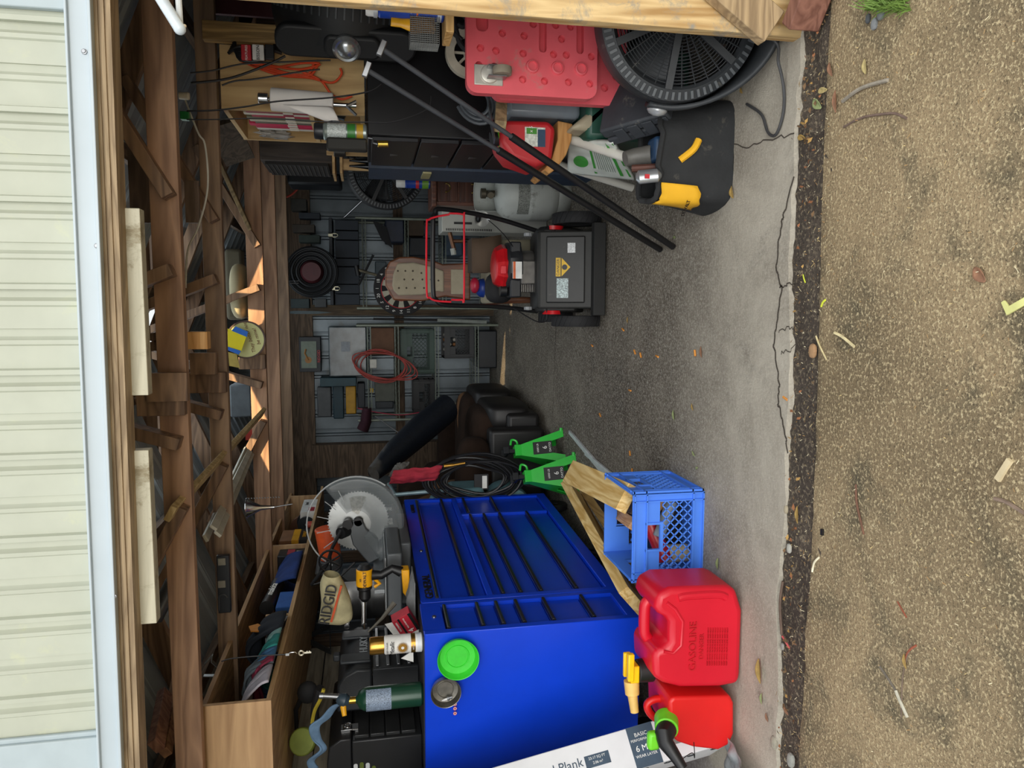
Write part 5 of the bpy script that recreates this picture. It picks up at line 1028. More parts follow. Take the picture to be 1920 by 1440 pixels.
# shelf bracket board with brake cleaner, wire basket, brush
t = thing('wall_shelf', 'short raw wood shelf end behind the door post, holding a blue can', 'shelf', at(825, 30, Y=2.3))
q = at(822, 40, Y=2.3); mb = MB(); mb.box((at(822, 58, Y=2.2).x, 2.2, q.z-.035), (q.x+.2, 2.32, q.z-.012)); mb.build('board', WOOD('#b08447', '#d8b074', 'X'), t, world=True, bev=.002)
BC = M('#e7e7ea', .35); c0 = V((at(750, 12, Y=2.25).x, 2.25, q.z-.011))
t = aerosol('blue and white brake cleaner spray can on the shelf behind the door post', c0, .034, .222, .03, M('#2045a8', .35), WHT, bands=((.008, .02, M('#c9d4e6', .4)), (.075, .08, M('#e0702c', .4)), (.19, .2, M('#d8dbe0', .3, .4))), txts=(('SHOP', .168, .022, M('#e04a5e', .4), {}), ('PRO', .148, .022, M('#e04a5e', .4), {}), ('BRAKE', .118, .02, WHT, dict(shear=.15)), ('CLEANER', .096, .015, WHT, dict(shear=.15)), ('CLEANS', .06, .011, WHT, {}), ('DRIES QUICK', .046, .009, WHT, {})))
t = thing('wire_basket', 'small galvanised mesh basket hanging under the blue can', 'basket', at(800, 60, Y=2.26))
a, b = at(768, 34, Y=2.26), at(822, 90, Y=2.26); WM_ = M('#8f9394', .35, .8); W_, D_ = abs(a.x-b.x), .06; zt_, zb_ = a.z, b.z; xL = min(a.x, b.x); mb = MB()
for j in range(13):
    z = zb_+(zt_-zb_)*j/12; mb.tube([(xL, 2.23, z), (xL+W_, 2.23, z), (xL+W_, 2.23+D_, z), (xL, 2.23+D_, z)], .0009, 4, True)
for j in range(15):
    x = xL+W_*j/14
    for y in (2.23, 2.23+D_): mb.tube([(x, y, zb_), (x, y, zt_)], .0009, 4)
for j in range(1, 9):
    y = 2.23+D_*j/9
    for x in (xL, xL+W_): mb.tube([(x, y, zb_), (x, y, zt_)], .0009, 4)
mb.build('mesh', WM_, t, world=True)
t = thing('wire_brush', 'yellow handled brush standing in the mesh basket', 'brush', at(770, 45, Y=2.26))
mb = MB(); a, b = at(733, 40, Y=2.25), at(770, 46, Y=2.25); mb.tube([a, a.lerp(b, .5), b], [.014, .013, .02], 12, flat=.5); mb.build('handle', M('#e0a41c', .4), t, world=True, bev=.002)
mb = MB(); mb.bar(b, at(815, 46, Y=2.25), .04, .03, (0, 1, 0)); mb.build('bristles', M('#7c5a34', .9, 0, .4, 120), t, world=True)
# dark red door leaf edge and upper stuff behind post
mb = MB(); a, b = at(400, -20, Y=3.4), at(560, 36, Y=3.4); mb.box((b.x, 3.4, b.z-.7), (a.x+.1, 3.42, a.z)); mb.build('maroon_sheet', M('#4a1f22', .5), label='dark maroon sheet behind the stud at the upper right', cat='panel')
# white wheel, hoses behind red plate
t = thing('cart_rim', 'cream plastic spoked wheel rim half hidden behind the red plate', 'wheel', at(870, 105, Y=2.75))
c = at(880, 100, Y=2.72); mb = MB(); mb.lathe([(.055, -.012), (.085, -.014), (.085, .014), (.055, .012), (.055, -.012)], c, (0, 1, 0), 36)
for k in range(8): a = math.pi*k/4; e = V((math.cos(a), 0, math.sin(a))); mb.tube([c+e*.01, c+e*.058], .005, 6)
mb.lathe([(0, -.014), (.02, -.014), (.02, .014), (0, .014)], c, (0, 1, 0), 16); mb.build('rim', M('#b9b2a0', .5), t, world=True)
for k, pp in enumerate((((850, 35), (856, 60), (862, 80), (874, 95)), ((846, 20), (868, 28), (876, 40), (868, 50), (858, 45)), ((830, 50), (850, 62), (866, 75)))):
    mb = MB(); mb.tube(spl([at(x, y, Y=2.6) for x, y in pp], 6), .009, 8); mb.build('black_hose', BLKM, label=['black hose bending down behind the red plate corner', 'black hose loop at the post edge above the red plate', 'thin black hose crossing behind the wire basket'][k], cat='hose')
# ---------------- red moulded plates (folding cart) ----------------
RP = M('#e8606a', .5, 0, .06, 6, '#a5968a', .32)
p00, p10, p01 = at(873, 168, Y=2.52), at(1178, 188, Y=2.46), at(873, 12, Y=2.52)   # lower-left-in-photo corner etc.
zT, zB = at(873, 100, Y=2.52).z, at(1120, 100, Y=2.5).z; xl_, xr_ = at(1000, 180, Y=2.5).x, at(1000, 180, Y=2.5).x+.40
def plate(lab, zT, zB, Y, xl_, holes, bosses, slots, caster=True):
    t = thing('plastic_creeper', lab, 'plastic cart deck', (xl_+.2, Y, zB)); W = .40; H = zT-zB
    F_ = FRONT((xl_, Y, zB)); from mathutils.geometry import delaunay_2d_cdt
    outer = rrect(W, H, .035, 5, W/2, H/2); vs = [V(p) for p in outer]; loops = [list(range(len(vs)))]
    circ = lambda cx, cy, r, n: [V((cx+r*math.cos(2*math.pi*k/n), cy+r*math.sin(2*math.pi*k/n))) for k in range(n)]
    for (x, y, r) in holes:
        l = circ(x, y, r, 14); loops.append(list(range(len(vs), len(vs)+len(l)))); vs += l
    for (x, y, w_, h_) in slots:
        l = [V(p) for p in rrect(w_, h_, min(w_, h_)*.45, 3, x, y)]; loops.append(list(range(len(vs), len(vs)+len(l)))); vs += l
    r = delaunay_2d_cdt(vs, [], loops, 1, 1e-5)
    hol = [(x, y, r_, r_) for x, y, r_ in holes]
    mb = MB(F_); vv = [mb._v((p.x, p.y, 0)) for p in r[0]]
    def inh(c):
        for (x, y, r_) in holes:
            if (c-V((x, y))).length < r_*.97: return True
        for (x, y, w_, h_) in slots:
            if abs(c.x-x) < w_/2*.95 and abs(c.y-y) < h_/2*.95: return True
        return False
    for f, og in zip(r[2], r[5]):
        if og and max(og) == 0: mb._f([vv[i] for i in f])
    # side wall and recessed cups
    ol = [mb._v((p[0], p[1], 0)) for p in outer]; il = [mb._v((p[0], p[1], -.035)) for p in outer]
    for i in range(len(outer)): j = (i+1) % len(outer); mb._f([ol[i], ol[j], il[j], il[i]])
    for (x, y, r_) in holes: mb.lathe([(r_, 0), (r_*.85, -.018), (r_*.75, -.02), (0, -.02)], (x, y, 0), (0, 0, 1), 14)
    for (x, y, w_, h_) in slots:
        q = rrect(w_, h_, min(w_, h_)*.45, 3, x, y); a_ = [mb._v((p[0], p[1], 0)) for p in q]; b_ = [mb._v((p[0], p[1], -.03)) for p in q]
        for i in range(len(q)): j = (i+1) % len(q); mb._f([a_[i], a_[j], b_[j], b_[i]])
        mb._f(b_)
    for (x, y, r_) in bosses: mb.lathe([(r_*1.15, -.0), (r_, .008), (r_*.8, .009), (r_*.75, .002), (0, .002)], (x, y, 0), (0, 0, 1), 20)
    mb.build('deck', RP, t, world=True, smooth=0)
    if caster:
        c = (.06, H-.075); mb = MB(F_); mb.box((c[0]-.035, c[1]-.045, .0), (c[0]+.03, c[1]+.05, .004)); mb.lathe([(.03, .004), (.03, .01), (.022, .012), (0, .012)], (c[0], c[1], 0), n=24); mb.build('caster_plate', M('#c9c6bc', .4, .5), t, world=True, bev=.002)
        mb = MB(F_); mb.box((c[0]-.018, c[1]-.05, .012), (c[0]-.014, c[1]+.01, .05)); mb.box((c[0]+.014, c[1]-.05, .012), (c[0]+.018, c[1]+.01, .05)); mb.build('caster_fork', STEEL, t, world=True)
        mb = MB(F_); mb.lathe([(0, -.012), (.03, -.012), (.032, 0), (.03, .012), (0, .012)], (c[0], c[1]-.035, .045), (1, 0, 0), 20); mb.build('caster_wheel', M('#8f8675', .8), t, world=True)
    return t
H_ = zT-zB
S = lambda x, y: ((at(x, y, Y=2.5).x-xl_), (at(x, y, Y=2.5).z-zB))
hl = [(942, 62), (901, 90), (930, 95), (983, 67), (1000, 45), (1042, 47), (1070, 50), (1053, 73), (1038, 102), (1062, 103), (1109, 106), (898, 122), (927, 125), (911, 138), (981, 100), (1106, 157), (1021, 152), (980, 149), (1066, 154)]
hl2 = [(998, 125), (1045, 128), (1089, 130)]
plate('red moulded plastic cart deck standing on edge with round holes and a caster', zT, zB, 2.5, xl_, [(*S(*q), .0125) for q in hl if S(*q)[1] < H_-.02], [(*S(*q), .02) for q in hl2], [(*S(1018, 60), .13, .026), (*S(1088, 66), .12, .026), (*S(904, 38), .07, .04)])
z1 = at(1175, 120, Y=2.6).z
plate('second red cart deck standing directly behind the first one', zT-.1, z1, 2.6, xl_+.01, [(.06, .08, .014), (.1, .04, .012), (.13, .12, .014), (.2, .06, .014), (.3, .1, .014)], [], [], False)
# weathered block and bent strip
mb = MB(); mb.bar(at(940, 172, Y=2.78), at(938, 238, Y=2.62), .045, .04, (0, 0, 1)); mb.build('weathered_block', WOOD('#7d6b4f', '#a8946e', 'X'), bev=.002, label='weathered wood block sticking out left of the red deck', cat='wood block')
mb = MB(); P_ = [at(915, 190, Y=2.72), at(922, 235, Y=2.64), at(927, 264, Y=2.6)]; mb.bar(P_[0], P_[1], .004, .03, (0, 1, 0)); mb.bar(P_[1], P_[2], .004, .03, (0, 1, 0)); mb.build('metal_strip', STEEL, label='bent grey metal strip with a bolt beside the weathered block', cat='metal strip')
for k in range(3): mb = MB(); mb.tube(arc(at(892, 188, Y=2.72), .05+.014*k, 100, 330, 16, (0.3, .3, .9), (1, 0, 0)), .007, 7); mb.build('grey_tubing', M('#3c4146', .4), label='grey curved tubing below the caster corner of the red deck', cat='tubing', group='grey tubing below the red deck')
# clear tote, grey lid, green tote
mb = MB()
A0 = [at(*q_, Y=2.78) for q_ in ((950, 172), (950, 212), (1070, 222), (1140, 172))]
t = thing('clear_tote', 'cloudy clear plastic storage tote behind the red decks', 'storage tote', at(1100, 190, Y=2.9))
zt_, zb_ = at(950, 200, Y=2.8).z, at(1090, 200, Y=2.8).z; xl2 = at(1000, 218, Y=2.8).x
mb = MB(); mb.box((xl2, 2.8, zb_), (xl2+.36, 3.0, zt_)); mb.build('body', M('#a3aeb8', .25, 0, .1, 8, alpha=.6), t, world=True, bev=.02)
mb = MB(); mb.box((xl2+.04, 2.84, zb_+.02), (xl2+.3, 2.98, zt_-.1)); mb.build('contents', M('#5a626e', .7, 0, .4, 14), t, world=True)
LID = M('#a29880', .6, 0, .08, 10, '#4c4030', .35)
q = [at(1068, 240, Y=2.72), at(1110, 245, Y=2.72), at(1170, 185, Y=2.72), at(1140, 180, Y=2.72)]
mb = MB(); mb.prism([(p_.x, p_.z) for p_ in q], -.22, .0, frame((0, 2.72, 0), (1, 0, 0), (0, 0, 1))); mb.build('tote_lid', LID, bev=.02, seg=3, label='dirty beige tote lid tilted under the clear tote', cat='lid')
q = [at(1090, 258, Y=2.95), at(1150, 262, Y=2.95), at(1215, 200, Y=2.95), at(1180, 150, Y=2.95)]
zt_ = at(1100, 250, Y=2.72).z; xl3 = at(1150, 262, Y=2.72).x
mb = MB(); mb.box((xl3, 2.72, .002), (xl3+.34, 2.97, zt_)); mb.build('green_tote', M('#1f4a3c', .45), bev=.02, label='dark green storage tote low behind the fan and the lid', cat='storage tote')
# red gas can B with label
t = thing('petrol_can', 'dusty red petrol can with green label lying among the right hand pile', 'petrol can', at(1040, 265, Y=2.8))
RD = M('#b8232a', .5, 0, .08, 6, '#7c3a38', .2)
pl = [at(*q_, Y=2.75) for q_ in ((947, 224), (1030, 226), (1043, 240), (1036, 300), (1006, 312), (960, 296), (938, 268), (938, 240))]
mb = MB(); mb.prism([(p_.x, p_.z) for p_ in pl], -.2, 0, frame((0, 2.75, 0), (1, 0, 0), (0, 0, 1))); mb.build('body', RD, t, world=True, bev=.022, seg=4, smooth=60)
a, b = at(984, 238, Y=2.748), at(1022, 276, Y=2.748); mb = MB(); mb.box((b.x, 2.7455, b.z), (a.x, 2.7485, a.z)); mb.build('label', M('#c9cec4', .5, 0, .25, 120), t, world=True)
mb = MB(); a, b = at(987, 240, Y=2.748), at(1006, 252, Y=2.748); mb.box((b.x, 2.744, b.z), (a.x, 2.7458, a.z)); mb.build('green_panel', M('#3f8a2c', .5), t, world=True)
mb = MB(); a, b = at(1008, 243, Y=2.748), at(1022, 276, Y=2.748); mb.box((b.x, 2.744, b.z), (a.x, 2.7458, a.z)); mb.build('blue_panel', M('#23405c', .5), t, world=True)
mb = MB(); c = at(996, 246, Y=2.743); mb.text('2 x 5', FRONT((c.x, 2.7435, c.z)), .018, .0004); mb.build('lettering', WHT, t, world=True)
mb = MB(); c = at(935, 260, Y=2.8); mb.lathe([(0, 0), (.026, 0), (.028, .03), (0, .03)], c, (-.2, 0, 1), 20); mb.build('cap', BLK, t, world=True); mb = MB(); mb.lathe([(.03, -.006), (.03, .004), (.024, .004)], c, (-.2, 0, 1), 20); mb.build('cap_ring', M('#5cb52c', .4), t, world=True)
# curved wooden seat
mb = MB(); pl = [at(*q_, Y=2.8) for q_ in ((1046, 226), (1074, 232), (1072, 262), (1062, 290), (1044, 316), (1030, 326), (1020, 318), (1034, 300), (1046, 262))]; mb.prism([(p_.x, p_.z) for p_ in pl], -.25, 0, frame((0, 2.8, 0), (1, 0, 0), (0, 0, 1))); mb.build('curved_seat', WOOD('#a8753c', '#c9975a', 'X', .8), bev=.004, label='curved honey wood stool seat under the dusty petrol can', cat='stool seat')
# white pipes
for lab, a, b in (('white plastic pipe sloping down beside the dusty petrol can, nearer one', at(1072, 262, Y=2.85), at(1190, 300, Y=2.6)), ('white plastic pipe with its open end on the slab, farther one', at(1045, 308, Y=3.25), at(1186, 352, Z=.02))):
    mb = MB(); mb.cyl(a, b, .018, .018, 18); mb.build('plastic_pipe', M('#cfccc2', .45, 0, .05, 8, '#6b665a', .2), label=lab, cat='pipe')
# fertiliser sack
mb = MB(); qa, qb, qc, qd = at(1068, 262, Y=2.9), at(1065, 322, Y=3.1), at(1190, 335, Y=2.9), at(1150, 265, Y=2.62)
def sack(u, v):
    p_ = qa.lerp(qd, u).lerp(qb.lerp(qc, u), v); return p_+V((-.25, -1, .3)).normalized()*(.035*math.sin(math.pi*u)*math.sin(math.pi*v)+.012*noise.noise(V((u*6, v*6, 1))))
t = thing('fertiliser_sack', 'white and green printed sack slumped between the white pipes', 'sack', at(1150, 300, Y=2.95))
mb = MB(); mb.grid(sack, 24, 24); mb.build('sack', M('#d6dcd4', .45, 0, .04, 10), t, world=True, solid=.015, smooth=80)
def on(u, v, k=.024):
    p_ = sack(u, v); return p_+V((-.25, -1, .3)).normalized()*k
mb = MB()
for (u0, u1) in ((.42, .46), (.80, .85), (.93, .96)): mb.grid(lambda u, v: on(u0+(u1-u0)*u, .05+.9*v), 2, 16)
mb.grid(lambda u, v: on(.22+.13*math.sqrt(u)*math.cos(2*math.pi*v), .62+.17*math.sqrt(u)*math.sin(2*math.pi*v)), 4, 20); mb.build('green_print', M('#3f9a3c', .5), t, world=True)
mb = MB()
for k in range(8): u0 = .50+.035*k; mb.grid(lambda u, v: on(u0+.01*u, .15+.7*v), 1, 14)
mb.build('text_print', M('#6d7d72', .6), t, world=True)
# black folding case
t = thing('tool_case', 'dusty black plastic tool case leaning under the front fan', 'tool case', at(1180, 250, Y=2.6))
FC = frame(at(1136, 262, Y=2.62), at(1262, 228, Y=2.42)-at(1136, 262, Y=2.62), (.35, -.3, 1)); CS = M('#3a3d42', .6, 0, .1, 20, '#7a776e', .25)
Lk = (at(1262, 228, Y=2.42)-at(1136, 262, Y=2.62)).length
mb = MB(FC); mb.box((0, -.045, -.22), (Lk, -.004, 0)); mb.build('lower_shell', CS, t, world=True, bev=.008)
mb = MB(FC); mb.box((0, .004, -.22), (Lk, .05, 0)); mb.build('upper_shell', CS, t, world=True, bev=.008)
for k in range(4): mb = MB(FC); mb.box((.05+.055*k, -.03, 0), (.09+.055*k, .038, .006)); mb.build('rib', CS, t, world=True, bev=.002)
# tool tote bag
BG = M('#232425', .9, 0, .15, 12, '#5c574e', .2, bmp=.4); YB_ = M('#e0a81c', .8, 0, .06, 10, '#8a6a20', .15)
t = thing('tool_bag', 'open black and yellow canvas tool bag on the slab under the front fan', 'tool bag', (.5, 2.5, 0))
bx0, bx1, by0, by1 = .34, .72, 2.36, 2.66
def bagw(u, v):
    a = 2*math.pi*u; sx_, sy_ = (bx1-bx0)/2, (by1-by0)/2; f = 1-.18*v+.03*math.sin(5*a+3*v); sg = lambda q_: math.copysign(abs(q_)**.6, q_)
    return V(((bx0+bx1)/2+sx_*sg(math.cos(a))*f, (by0+by1)/2+sy_*sg(math.sin(a))*f*(1-.2*v), .002+.24*v+.02*noise.noise(V((4*math.cos(a), 4*math.sin(a), v*3)))))
mb = MB(); mb.grid(bagw, 40, 14, True); mb._f([mb._v(bagw(k/40, 0)) for k in range(40)]); mb.build('body', BG, t, world=True, smooth=80)
mb = MB(); mb.grid(lambda u, v: bagw(.50+.17*u, .35+.15*u+(.62-.15*u)*v)+V((-.008, -.010, 0)), 12, 6); mb.build('yellow_panel', YB_, t, world=True, solid=.004, smooth=80)
mb = MB(); mb.tube([bagw(k/40, 1) for k in range(40)], .010, 8, True); mb.build('rim', BG, t, world=True)
c = bagw(.565, .60); nn = V((-.25, -1, 0)); mb = MB(); mb.text('DEWALT', frame(c+V((-.75, -.66, 0))*.03, (.66, -.75, 0), (0, .1, 1)), .017, .001); mb.build('lettering', BLK, t, world=True)
mb = MB(); a, b = bagw(.2, 1), bagw(.72, 1); mb.tube(spl([at(1275, 300, Y=2.4), at(1300, 280, Y=2.38), at(1310, 262, Y=2.38)], 6), .012, 8); mb.build('handle', YB_, t, world=True)
# things poking out of it
t = thing('blue_tool', 'grey handled power tool with dark blue square base sticking out of the bag', 'power tool', at(1250, 290, Y=2.5))
mb = MB(); mb.tube([at(1172, 298, Y=2.55), at(1190, 294, Y=2.55), at(1222, 290, Y=2.52)], [.026, .03, .034], 18); mb.build('grip', M('#5c5a55', .5), t, world=True)
mb = MB(); c = at(1243, 284, Y=2.5); mb.box((c.x-.04, 2.46, c.z-.05), (c.x+.045, 2.54, c.z+.045)); mb.build('base', M('#24405e', .45, 0, .1, 10, '#6b7278', .15), t, world=True, bev=.014, seg=3)
mb = MB(); mb.cyl((c.x, 2.461, c.z-.01), (c.x, 2.458, c.z-.01), .016); mb.build('socket', M('#6b5a48', .5), t, world=True)
t = thing('clamp', 'silver oval clamp body with red flash lying on the bag edge', 'clamp', at(1215, 330, Y=2.5))
mb = MB(); a, b = at(1192, 333, Y=2.42), at(1240, 328, Y=2.40); mb.tube([a, a.lerp(b, .12), a.lerp(b, .85), b], [.01, .024, .024, .008], 18, flat=.7); mb.build('body', M('#a9adb0', .3, .7), t, world=True)
mb = MB(); c = a.lerp(b, .35)+V((-.004, -.024, 0)); mb.box((c.x-.006, c.y-.001, c.z-.008), (c.x+.008, c.y+.002, c.z+.008)); mb.build('red_mark', M('#c02a34', .5), t, world=True)
mb = MB(); mb.tube([at(1185, 316, Y=2.5), at(1260, 312, Y=2.44)], .013, 10); mb.build('rusty_rod', M('#5c3a30', .6, .3, .2, 20), label='rusty brown steel rod lying across the tool bag', cat='rod')
# two long black poles
for k, (p_, q_) in enumerate(((at(690, 132, Y=2.28), at(1238, 468, Z=.008)), (at(718, 92, Y=2.22), at(1262, 463, Z=.008)))):
    t = thing('black_pole', ['left of two long black poles leaning from floor to the upper right', 'right of two long black poles leaning from floor to the upper right'][k], 'pole', q_)
    m_ = p_.lerp(q_, .36); mb = MB(); mb.cyl(p_, m_, .0075, .0075, 12); mb.build('inner_tube', DGREY, t, world=True)
    mb = MB(); mb.cyl(m_, q_, .0125, .0125, 14); mb.build('outer_tube', BLK, t, world=True)
    d = (q_-p_).normalized(); s = d.cross(V((0, 1, 0))).normalized(); mb = MB(); mb.bar(p_-s*.022-d*.004, p_+s*.022-d*.004, .016, .018, (0, 1, 0)); mb.build('end_hook', STEEL, t, world=True, bev=.002)
# propane tank
PW = M('#b9bdb8', .5, 0, .06, 8, '#5c5a50', .3); pc_ = at(1000, 372, Y=4.5); px_ = pc_.x+.02
t = thing('propane_tank', 'scuffed white propane tank standing beside the lawn mower', 'gas tank', (px_, 4.5, 0)); R_ = .155
mb = MB(); mb.lathe([(0, .05), (R_*.6, .055), (R_*.9, .09), (R_, .13), (R_*1.0, .235), (R_*1.01, .24), (R_, .245), (R_, .34), (R_*.92, .39), (R_*.68, .43), (R_*.3, .445), (0, .447)], (px_, 4.5, 0), n=48); mb.build('body', PW, t, world=True)
mb = MB(); mb.lathe([(R_*.72, 0), (R_*.74, .05), (R_*.78, .08)], (px_, 4.5, 0), n=36); mb.build('foot_ring', PW, t, world=True, solid=.004)
mb = MB(); mb.lathe([(R_*.66, .42), (R_*.68, .5), (R_*.66, .555), (R_*.6, .56)], (px_, 4.5, 0), n=36, a0=math.radians(-60), a1=math.radians(170)); mb.build('collar', PW, t, world=True, solid=.004)
mb = MB(); mb.cyl((px_, 4.5, .44), (px_, 4.5, .5), .02); mb.cyl((px_, 4.5, .5), (px_, 4.5, .53), .03, .03, 12); mb.cyl((px_, 4.5, .48), (px_-.02, 4.43, .48), .02); mb.build('valve', M('#5c5648', .5, .5), t, world=True, bev=.002)
mb = MB(); mb.lathe([(R_+.001, .26), (R_+.001, .33)], (px_, 4.5, 0), n=30, a0=math.radians(215), a1=math.radians(300)); mb.build('printed_label', M('#7f827c', .6, 0, .7, 260), t, world=True)
# white heater panel, work light
HW = M('#b7b8b0', .5, 0, .05, 8); a, b = at(828, 362, Y=5.0), at(1010, 438, Y=5.0)
t = thing('heater_cabinet', 'off white metal heater cabinet with punched holes behind the mower handle', 'heater', ((a.x+b.x)/2, 5.1, 0))
mb = MB(); mb.box((b.x, 5.0, .002), (a.x, 5.25, a.z)); mb.build('body', HW, t, world=True, bev=.006)
mb = MB()
for k in range(26): z = a.z-.03-.012*k; mb.box((b.x+.008, 4.997, z-.003), (b.x+.022, 5.001, z+.003))
mb.box((b.x+.05, 4.996, a.z-.2), (b.x+.065, 5.001, a.z-.08))
for k in range(14): mb.box((a.x-.05-.013*(k % 5), 4.997, a.z-.03-.02*(k//5)), (a.x-.045-.013*(k % 5), 5.001, a.z-.025-.02*(k//5)))
mb.build('vent_holes', BLK, t, world=True)
t = thing('work_light', 'silver and white work light lamp head hooked before the heater', 'work light', at(905, 408, Y=4.6))
c = at(903, 410, Y=4.55); mb = MB(); mb.lathe([(0, -.03), (.02, -.03), (.05, .0), (.052, .01), (.048, .01), (.02, -.02), (0, -.02)], c, (-.3, -.9, -.2), 24); mb.build('reflector', M('#cfcfcb', .25, .5), t, world=True)
mb = MB(); mb.ball(c+V((.005, .0, .02)), (.03, .03, .018), 12); mb.build('housing', BLK, t, world=True)
# desk
DK = WOOD('#4a2a1e', '#6d4230', 'Z', .8, .4); a, b = at(808, 300, Y=4.75), at(905, 384, Y=4.75)
t = thing('writing_desk', 'reddish brown antique desk with brass pulls behind the poles', 'desk', ((a.x+b.x)/2, 5.0, 0))
zt_ = at(808, 340, Y=4.75).z; xL_ = at(850, 384, Y=4.75).x
mb = MB(); mb.box((xL_-.02, 4.70, zt_-.03), (xL_+.75, 4.985, zt_)); mb.build('desk_top', DK, t, world=True, bev=.006)
mb = MB(); mb.box((xL_+.0, 4.78, .002), (xL_+.72, 4.98, zt_-.03)); mb.build('carcass', DK, t, world=True, bev=.004)
for k, (x0, x1, z0, z1) in enumerate(((xL_+.02, xL_+.19, zt_-.17, zt_-.04), (xL_+.02, xL_+.19, zt_-.36, zt_-.18), (xL_+.22, xL_+.5, zt_-.17, zt_-.04))):
    mb = MB(); mb.box((x0, 4.762, z0), (x1, 4.78, z1)); d = mb.build('drawer', WOOD('#3f251c', '#5c382a', 'X', .8, .35), t, world=True, bev=.004)
    mb = MB(); mb.tube(arc(((x0+x1)/2, 4.757, (z0+z1)/2+.01), .026, 180, 360, 10), .004, 6); mb.ball(((x0+x1)/2-.026, 4.76, (z0+z1)/2+.01), .007, 8); mb.ball(((x0+x1)/2+.026, 4.76, (z0+z1)/2+.01), .007, 8); mb.build('brass_pull', M('#8a7440', .35, .8), d, world=True)
# bottle and shiny bag on desk top
c = at(806, 338, Y=4.7); t = aerosol('blue and red spray can wrapped in clear film on the antique desk', (c.x, 4.82, zt_+.001), .033, .21, .05, M('#24459c', .35), M('#d8d8d4', .4), bands=((.01, .05, M('#6a9a34', .4)), (.07, .09, M('#c9303c', .4))))
mb = MB(); c = at(790, 327, Y=4.72); mb.ball((c.x+.02, 4.85, zt_+.055), (.06, .06, .052), 24); mb.build('glossy_bundle', M('#1a1b1d', .08, .3, .2, 60, bmp=1.), label='round glossy black wrapped bundle on the antique desk', cat='bundle')
# ---------------- lawn mower ----------------
MD = M('#232322', .5, 0, .12, 14, '#5a564c', .15); MR = M('#c21820', .3); X0, X1 = at(1100, 575, Y=3.72).x+.02, at(1100, 440, Y=3.72).x
xm = (X0+X1)/2; Wd = .44
t = thing('lawn_mower', 'black walk behind lawn mower with red engine cover, seen from behind', 'lawn mower', (.2, 3.95, 0)); cx = .205
hx = .205
mb = MB(); mb.prism([(3.84, .12), (3.86, .30), (3.92, .325), (4.35, .26), (4.42, .12), (4.38, .06), (3.9, .06)], -Wd/2, Wd/2, Matrix(((0, 0, 1, cx), (1, 0, 0, 0), (0, 1, 0, 0), (0, 0, 0, 1)))); mb.build('deck', MD, t, world=True, bev=.012)
mb = MB(); mb.prism([(3.72, .05), (3.82, .33), (3.855, .335), (3.86, .06)], -.2, .2, Matrix(((0, 0, 1, cx), (1, 0, 0, 0), (0, 1, 0, 0), (0, 0, 0, 1)))); mb.build('rear_door', M('#2b2b29', .6, 0, .1, 20, '#5c574c', .15), t, world=True, bev=.01)
NR = frame((cx, 3.765, .19), (1, 0, 0), (0, .10, .28))
mb = MB(NR); mb.box((-.17, -.09, .0), (.17, .11, .012)); mb.build('door_panel', MD, t, world=True, bev=.012)
mb = MB(); mb.box((cx-.235, 3.68, .012), (cx+.235, 3.73, .075)); mb.build('trailing_flap', M('#1d1d1c', .7), t, world=True, bev=.004)
mb = MB(NR); mb.prism([(-.035, .035), (.06, .035), (.06, .06), (-.035, .06)], .013, .0135); mb.prism([(-.035, .03), (.06, .03), (.012, -.015)], .0132, .0137); mb.build('danger_label', M('#e0b41c', .5), t, world=True)
mb = MB(NR); mb.text('DANGER', frame((.012, .048, .0139), (1, 0, 0), (0, 1, 0)), .021, .0004); mb.lathe([(0, 0), (.014, 0)], (.012, .014, .0142), (0, 0, 1), 18); mb.build('lettering', BLK, t, world=True)
mb = MB(NR); mb.box((-.145, -.005, .013), (-.045, .055, .0136)); mb.build('pictogram_label', M('#a9b8b8', .5, 0, .6, 150), t, world=True)
mb = MB(NR); mb.box((.085, -.04, .013), (.135, .0, .0136)); mb.build('notice_label', M('#d3d5d6', .5, 0, .3, 200), t, world=True)
for (x, y, r) in ((cx-.265, 3.83, .125), (cx+.265, 3.83, .125), (cx-.25, 4.36, .1), (cx+.25, 4.36, .1)):
    mb = MB(); mb.lathe([(0, -.02), (r*.55, -.02), (r*.6, -.026), (r*.96, -.028), (r, -.018), (r, .018), (r*.96, .028), (r*.6, .026), (r*.55, .02), (0, .02)], (x, y, r+.002), (1, 0, 0), 40)
    for k in range(26):
        a = 2*math.pi*k/26
        for s in (-1, 1): e = V((0, math.cos(a), math.sin(a))); e2 = V((0, math.cos(a+.1*s), math.sin(a+.1*s))); c = V((x, y, r+.002)); mb.bar(c+e*r+V((0, 0, 0)), c+e2*r+V((s*.024, 0, 0)), .005, .006, e)
    mb.build('wheel', BLKM, t, world=True)
    if y < 4: mb = MB(); sg = 1 if x > cx else -1; mb.lathe([(0, 0), (.055, 0), (.05, .02), (0, .024)], (x-sg*.035, y+.05, .24), (-sg, 0, 0), 20, 0, math.pi*1.2); mb.build('wheel_guard', MR, t, world=True)
ez = .33; ec = V((cx+.03, 4.1, ez))
mb = MB(); mb.cyl((ec.x, ec.y, ez-.03), (ec.x, ec.y, ez+.05), .09, .09, 24); mb.box((ec.x-.1, ec.y-.12, ez-.03), (ec.x+.03, ec.y+.06, ez+.06)); mb.build('engine_block', M('#6d6a66', .4, .6, .2, 20), t, world=True, bev=.008)
mb = MB()
for k in range(8): mb.box((ec.x-.14, ec.y-.1, ez-.02+.01*k), (ec.x-.06, ec.y+.04, ez-.016+.01*k))
mb.build('cooling_fins', M('#8a8783', .35, .7), t, world=True)
